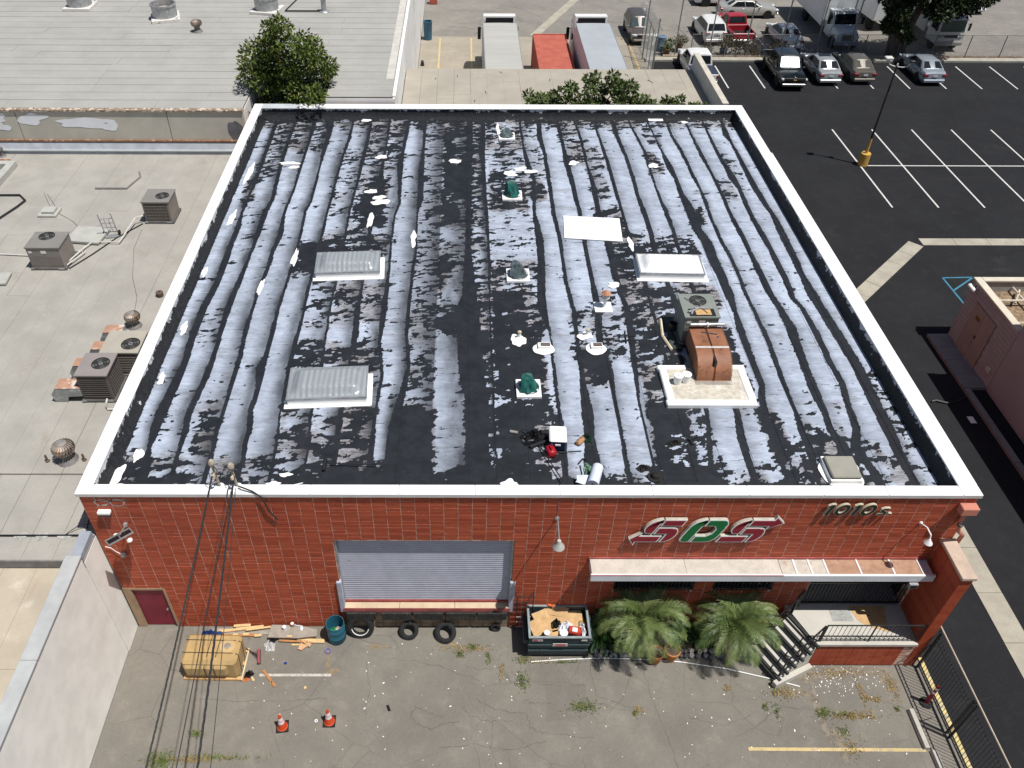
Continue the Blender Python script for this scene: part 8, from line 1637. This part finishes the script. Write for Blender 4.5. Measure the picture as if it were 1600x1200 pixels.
# second pale truck body behind the tree
t = thing('box_truck', 'pale truck body glimpsed behind the branches of the big tree', 'truck', (46.3, 57.2, 0), .1); b = MB(); b.cbox(-1.1, 1.1, 0, 6, .9, 3.2, .05); b.build('box_body', M('truck_box', (.68, .70, .72), .5, .05, 1), t)
for s in (-1, 1):
    for yy in (.8, 4.8): b = MB(); b.lathe([(.2, s*.7), (.44, s*.7), (.44, s*1.0), (.2, s*1.0)], (0, yy, .44), 16, 'x'); b.build('wheel', RUBBER, t)
# ================================================================ lamp post, fences, small things at the back
t = thing('lamp_post', 'tall thin lamp post on a yellow round base in the dark lot', 'lamp post', (35.78, 32.8, 0)); YEL = M('yellow_base', (.55, .34, .08), .8, .1, 3, stains=[((.35, .25, .12), 3, .6, .75, .5)])
b = MB(); b.lathe([(.30, 0), (.30, .78), (.28, .80), (.001, .80)], n=22); b.build('base', YEL, t, smooth=40); b = MB(); b.lathe([(.09, .8), (.075, 1.75)], n=10); b.lathe([(.12, .8), (.12, .84)], n=10); b.build('pole_foot', YEL, t, smooth=40); b = MB(); b.lathe([(.072, 1.75), (.05, 6.2)], n=10); b.build('pole', M('pole_bronze', (.035, .03, .027), .5, .2, 4), t, smooth=40)
b = MB(); b.tube([(-.45, .2, 6.52), (-.45, .2, 6.35), (-.38, .17, 6.22), (-.2, .09, 6.16), (0, 0, 6.15), (.3, -.13, 6.16), (.5, -.22, 6.24), (.6, -.27, 6.4), (.62, -.28, 6.55)], .032, 7); b.lathe([(.04, 6.1), (.05, 6.3), (.03, 6.34)], n=8); b.build('arm', M('arm_grey', (.6, .6, .58), .5, .1, 5), t, smooth=40)
b = MB(); b.cbox(-.72, -.3, .02, .38, 6.52, 6.64, .03); b.build('lamp_head', M('arm_grey', (.6, .6, .58), .5, .1, 5), t); b = MB(); b.cbox(.5, .8, -.42, -.15, 6.5, 6.62, .03); b.build('lamp_head', TRIM, t)
def chain(name, label, pts, h, pitch=.14, tall=(), postr=.035, mesh_h=None, spacing=2.72):
    t = thing(name, label, 'fence', (0, 0, 0)); PM = M('fence_post', (.20, .195, .185), .6, .2, 5, metal=.3); b = MB(); posts = []
    for (a, c) in zip(pts[:-1], pts[1:]):
        a = Vector((*a, 0)); c = Vector((*c, 0)); n = max(1, round((c-a).length/spacing)); posts += [a.lerp(c, i/n) for i in range(n+1)]
    seen = set()
    for p in posts:
        k = (round(p.x, 2), round(p.y, 2))
        if k in seen: continue
        seen.add(k); b = MB(); b.tube([p, p+Vector((0, 0, h))], postr, 6); b.build('post', PM, t)
    wr = MB(); rl = MB(); rad = .0042
    for (a, c) in zip(pts[:-1], pts[1:]):
        a = Vector((*a, 0)); c = Vector((*c, 0)); L = (c-a).length; d = (c-a)/L; nz = Vector((-d.y, d.x, 0)); mh = mesh_h or h
        rl.tube([a+Vector((0, 0, mh)), c+Vector((0, 0, mh))], .02, 5)
        def seg(p, q):
            s_ = (q-p).normalized().cross(nz)*rad; e = nz*rad
            wr.add([p+s_, p-s_, q-s_, q+s_, p+e, p-e, q-e, q+e], [(0, 1, 2, 3), (4, 5, 6, 7)])
        k = -mh
        while k < L:
            for sgn in (1, -1):
                x0, x1 = k, k+mh; z0, z1 = (.08, mh) if sgn > 0 else (mh, .08)
                if x0 < 0: z0 += (z1-z0)*(-x0)/mh; x0 = 0
                if x1 > L: z1 = z0+(z1-z0)*(L-x0)/(x1-x0); x1 = L
                if x1-x0 > .02: seg(a+d*x0+Vector((0, 0, z0)), a+d*x1+Vector((0, 0, z1)))
            k += pitch
    rl.build('rail', PM, t); o = wr.build('wire_mesh', M('fence_wire', (.24, .24, .235), .5, .2, 8, metal=.4), t); o['kind'] = 'stuff'; return t, posts
chain('chain_link_fence', 'chain link fence with rusty posts along the back of the dark lot', [(28.6, 50.9), (75, 50.9)], 1.85)
PT = M('tall_post', (.26, .26, .25), .55, .15, 5, metal=.3)
tf, ps = chain('chain_link_fence', 'tall chain link fence with coiled razor wire beside the loading yard', [(24.85, 46.9), (25.15, 53.2)], 3.0, .16, mesh_h=2.9, spacing=1.55)
b = MB(); pts = []
for i in range(420): a = i*2*math.pi/14; yy = 46.9+i*6.3/420; pts.append((24.95+.30*math.cos(a), yy, 3.35+.30*math.sin(a)))
b.tube(pts, .008, 3); o = b.build('razor_coil', GALV, tf)
for i, (x, y, hh) in enumerate(((24.8, 50.6, 4.4), (25.3, 48.6, 3.7), (27.45, 51.2, 4.4), (30.15, 51.2, 4.3), (33.0, 51.2, 4.2), (35.8, 51.2, 4.3), (38.6, 51.2, 4.4), (41.2, 51.2, 4.4))):
    t = thing('steel_post', ['tall steel post nearest the brown vehicle', 'tall steel post by the razor wire coil', 'tall steel post left of the white crossover', 'tall steel post in front of the white crossover', 'tall steel post at the tail of the red pickup', 'tall steel post left of the white sedan behind the fence', 'tall steel post between the white sedan and the box truck', 'tall steel post at the front of the box truck'][i], 'post', (x, y, 0), 0, 'tall steel posts along the fence'); b = MB(); b.tube([(0, 0, 0), (0, 0, hh)], .05, 7); b.build('pole', PT, t); b = MB(); b.lathe([(.06, hh), (.065, hh+.03), (.02, hh+.08)], n=8); b.build('cap', PT, t); b = MB(); b.tube([(0, 0, hh-.2), (.05, -.25, hh+.05)], .02, 4); b.build('arm', PT, t)
for i, (x, y, m_, lab) in enumerate(((26.6, 52.6, M('drum_blue', (.13, .19, .28), .6, .12, 4), 'blue grey plastic drum by the razor wire fence'), (26.0, 53.0, M('drum_white', (.55, .55, .53), .6, .1, 4), 'white plastic drum by the razor wire fence'))):
    t = thing('drum', lab, 'drum', (x, y, 0)); b = MB(); b.lathe([(.34, 0), (.36, .06), (.35, .4), (.365, .43), (.35, .46), (.35, .95), (.36, 1.1), (.3, 1.14), (.001, 1.14)], n=18); b.build('shell', m_, t, smooth=40); b = MB(); b.lathe([(.05, 1.14), (.05, 1.17)], (.15, .1, 0), 8); b.build('bung', TRIM, t)
t = thing('wheelie_bin', 'blue bin standing against the tall white wall in the yard', 'bin', (7.75, 55.0, 0)); b = MB(); b.lathe([(.32, 0), (.36, 1.35), (.38, 1.38), (.38, 1.45), (.33, 1.45), (.31, .2)], n=18, caps=False); b.build('shell', M('bin_blue', (.045, .13, .20), .5, .1, 4), t, smooth=40); MB().lathe([(.32, 1.1), (.001, 1.05)], n=14).build('contents', TRIM, t)
b = MB(); b.cbox(7.6, 8.3, 64.0, 64.6, 0, .9, .05); tag(b.build('red_crate', M('red_crate', (.42, .10, .07), .6, .15, 4)), 'red crate at the top edge by the tall white wall', 'crate')
b = MB(); b.lathe([(.16, 0), (.1, .35), (.05, .4)], (7.5, 49.2, 0), 10); tag(b.build('bollard', BLACKM), 'small black bollard at the foot of the tall white wall', 'bollard')
def leafcloud(b, c, rx, ry, rz, n, size, r, hollow=.35):
    for i in range(n):
        while True:
            p = Vector((r.uniform(-1, 1), r.uniform(-1, 1), r.uniform(-1, 1)))
            if p.length < 1 and p.length > hollow: break
        q = Vector((c[0]+p.x*rx, c[1]+p.y*ry, c[2]+p.z*rz)); d = (p+Vector((r.gauss(0, .5), r.gauss(0, .5), r.gauss(-.1, .5)))).normalized(); u = d.cross(Vector((r.gauss(0, 1), r.gauss(0, 1), r.gauss(0, 1)))).normalized(); s = size*r.uniform(.6, 1.3)
        b.add([q, q+d*s*.5+u*s*.22, q+d*s, q+d*s*.5-u*s*.22], [(0, 1, 2, 3)])
def leafmat(name, c1, c2, c3, amt=.3, sc_=1.2):
    m, nt, bs = newmat(name, .55, 0, .35); g = _n(nt, 'ShaderNodeNewGeometry'); vec = g.outputs['Position']
    cur = mixc(nt, g.outputs['Random Per Island'], c1, c2); cur = mixc(nt, math_(nt, 'MULTIPLY', ramp(nt, noise(nt, vec, sc_, 4), .56, .72), amt), cur, c3); nt.links.new(cur, bs.inputs['Base Color']); return m
LEAFA = leafmat('leaf_green', (.030, .058, .009), (.125, .165, .022), (.26, .14, .03), .5, 1.5); LEAFB = leafmat('leaf_grey_green', (.045, .075, .02), (.13, .17, .055), (.16, .18, .055), .5); LEAFC = leafmat('leaf_dark', (.012, .022, .007), (.040, .058, .016), (.06, .08, .018), .6)
BARK = M('bark', (.13, .105, .085), .95, .25, 5, fine=.2, bmp=(14, .6, .03))
def tree(name, label, x, y, base, trunk, limbs, clumps, leaf, lm, seed, cat='tree', per=900):
    t = thing(name, label, cat, (x, y, base)); r = random.Random(seed); b = MB()
    for pts, r0, r1 in trunk: b.tube(pts, r0, 8, r1=r1)
    b.build('trunk', BARK, t, smooth=50); b = MB()
    for pts, r0, r1 in limbs: b.tube(pts, r0, 6, r1=r1)
    if limbs: b.build('limb', BARK, t, smooth=50)
    b = MB()
    for (cx, cy, cz, rx, ry, rz, k) in clumps: leafcloud(b, (cx, cy, cz), rx, ry, rz, int(per*k), leaf, r)
    b.build('crown', lm, t); return t
r = random.Random(4); cl = []
outline = [(-2.2, 7.9, .75), (-1.5, 8.9, .8), (-.7, 9.3, .9), (.1, 9.7, .85), (-.1, 10.2, .55), (1.0, 9.3, .8), (1.6, 8.8, .8), (2.1, 8.0, .75), (1.8, 7.3, .8), (.9, 8.1, 1.1), (-.2, 8.3, 1.2), (-1.2, 8.0, 1.0), (-1.3, 7.2, .8), (-.4, 7.2, 1.0), (.6, 7.0, 1.0), (1.4, 6.5, .8), (-.9, 6.4, .85), (.2, 6.1, .9), (2.0, 6.3, .6), (-1.5, 6.1, .6), (1.1, 5.6, .7), (-.4, 5.5, .8)]
for (x, z, k) in outline:
    for q in range(3): cl.append((x*.92+r.gauss(0, .18), r.gauss(0, .75), z+r.gauss(0, .15), .62*k+.1, .62*k+.1, .45*k+.1, .34*k))
tree('leafy_tree', 'leafy green tree with bronze tips behind the left back corner of the striped roof', 1.55, 27.3, 0, [([(0, 0, 0), (.1, 0, 3), (0, .1, 5.5)], .2, .14)], [([(0, .1, 5.2), (-.8, 0, 6.6), (-1.5, .1, 8)], .09, .03), ([(0, .1, 5.3), (.6, 0, 7), (1.2, -.1, 8.6)], .09, .03), ([(0, .1, 5.4), (0, .2, 7.5), (-.1, .1, 9.6)], .09, .02), ([(0, .1, 5.0), (1.0, .2, 5.9), (1.9, .2, 6.6)], .06, .02), ([(0, .1, 5), (-.9, .2, 5.6), (-1.5, .2, 6.2)], .06, .02)], cl, .23, LEAFA, 4, per=620)
r = random.Random(8); cl = []
for (x, z, k) in [(-2.9, 6.45, .5), (-2.3, 6.75, .6), (-2.0, 6.4, .6), (-1.4, 6.7, .55), (-1.0, 6.5, .7), (-.6, 7.2, .55), (-.3, 6.7, .7), (.1, 7.4, .5), (.35, 7.85, .4), (.7, 7.0, .5), (.6, 6.4, .6), (1.2, 7.3, .6), (1.6, 7.7, .5), (1.9, 7.25, .6), (2.3, 7.4, .45), (1.7, 6.7, .5), (2.4, 6.5, .5), (3.0, 6.6, .5), (3.5, 6.4, .5), (4.1, 6.5, .4), (5.0, 6.45, .42), (5.7, 6.35, .45), (6.3, 6.3, .3), (-1.6, 6.2, .6), (0, 6.2, .7), (1.2, 6.2, .6), (2.8, 6.2, .6)]:
    for q in range(2): cl.append((x+r.gauss(0, .12), r.gauss(0, .3), z-.12+r.gauss(0, .1), .5*k, .45*k, .4*k, .22*k+.06))
tree('leafy_shrub_tree', 'grey green bushy tree showing just over the far parapet in the middle', 17.0, 26.95, 0, [([(0, 0, 0), (.1, 0, 3.5), (.3, 0, 5.6)], .14, .08)], [([(.3, 0, 5.5), (-1.2, 0, 6.1), (-2.6, 0, 6.5)], .05, .02), ([(.3, 0, 5.5), (.4, 0, 6.8), (.35, 0, 7.7)], .05, .015), ([(.3, 0, 5.5), (1.2, 0, 6.6), (1.8, 0, 7.4)], .05, .015), ([(.3, 0, 5.5), (2.6, 0, 6.1), (5.6, 0, 6.3)], .05, .015)], cl, .26, LEAFB, 8, per=520)
r = random.Random(12); cl = []
for (x, y, z, k) in [(-3.4, .2, 5.6, 1.1), (-2.3, -.6, 5.3, 1.2), (-1.3, -.4, 4.6, 1.0), (-2.0, .8, 6.6, 1.3), (-.6, 0, 6.3, 1.4), (.6, -.8, 5.4, 1.2), (1.7, -1.0, 4.6, 1.2), (2.6, -1.2, 4.1, 1.1), (3.4, -.8, 4.5, 1.1), (4.4, -.2, 5.0, 1.2), (5.2, .4, 5.6, 1.1), (2.0, .4, 6.2, 1.4), (3.6, .8, 6.4, 1.3), (.6, 1.0, 7.2, 1.4), (-1.6, -.9, 3.6, .6), (-1.2, -.7, 2.7, .55), (-.6, -.6, 2.2, .45), (6.0, 1, 6.2, .9), (-4.2, .8, 6.5, .9), (1.5, -1.4, 3.6, .7), (-5.5, -1, 7.2, 1.5), (-6.5, .8, 7.6, 1.5), (-4.0, -2.2, 7.4, 1.4), (-2.2, -2.6, 7.8, 1.4), (-7.6, -.4, 7.8, 1.2), (0, -2.2, 8.2, 1.4)]:
    for q in range(3): cl.append((x+r.gauss(0, .3), y+r.gauss(0, .4), z+r.gauss(0, .25), .95*k, .95*k, .62*k, .5*k))
tree('street_tree', 'big dark tree with pale twin trunks behind the chain link fence', 45.2, 51.6, 0, [([(-.3, 0, 0), (-.5, 0, 1.2), (-.9, 0, 2.6), (-1.4, .1, 4.2)], .5, .26), ([(.3, 0, 0), (.35, .1, 1.3), (.6, .2, 2.8), (1.1, .3, 4.6)], .46, .24), ([(0, -.2, 0), (-.1, -.1, 1.0), (0, 0, 3.8)], .4, .2)], [([(-1.3, .1, 4), (-2.4, 0, 5), (-3.6, .2, 5.8)], .16, .05), ([(1.0, .3, 4.3), (2.4, -.4, 4.9), (4.2, -.2, 5.4)], .16, .05), ([(0, 0, 3.6), (.2, .4, 5.5), (.5, .8, 7)], .16, .05)], cl, .34, LEAFC, 12, per=760)
def bush(label, x, y, s, m_, seed, pot=None):
    t = thing('potted_bush', label, 'plant', (x, y, 0)); r = random.Random(seed); b = MB(); zc = .75*s if pot else .45*s
    for q in range(5): leafcloud(b, (r.gauss(0, .18*s), r.gauss(0, .12*s), zc+r.uniform(-.1, .2)*s), .38*s, .34*s, .34*s, 90, .15*s, r, .2)
    b.build('foliage', m_, t); b = MB(); b.tube([(0, 0, 0), (.02, 0, zc)], .03, 5); b.build('stem', BARK, t)
    if pot: b = MB(); b.lathe([(.24, 0), (.3, .45), (.33, .45), (.33, .5), (.27, .5)], n=14); b.build('pot', pot, t, smooth=40)
LEAFD = leafmat('leaf_olive', (.05, .045, .02), (.12, .10, .05), (.18, .12, .05), .5); POTB = M('pot_blue', (.03, .055, .10), .5, .1, 5); POTT = M('pot_brown', (.2, .12, .06), .8, .2, 5)
for i, a in enumerate((('bush in a dark blue pot behind the kerb at the white crossover', 31.4, 51.55, 1.25, LEAFD, 1, POTB), ('broad olive bush under the tail of the red pickup', 32.6, 51.6, 1.6, LEAFD, 2, None), ('low olive bush left of the blue pot behind the kerb', 30.2, 51.6, 1.0, LEAFD, 3, None), ('brown potted bush left of the olive bushes by the tall posts', 28.0, 52.4, 1.1, LEAFD, 4, POTT), ('brown bush in front of the white sedan behind the fence', 35.7, 51.7, 1.3, LEAFD, 5, None), ('dark potted plant near the razor wire fence', 26.9, 51.7, 1.0, LEAFB, 6, POTT), ('small bush at the end of the olive row by the pickup', 33.9, 51.5, 1.0, LEAFD, 7, None))): bush(*a)
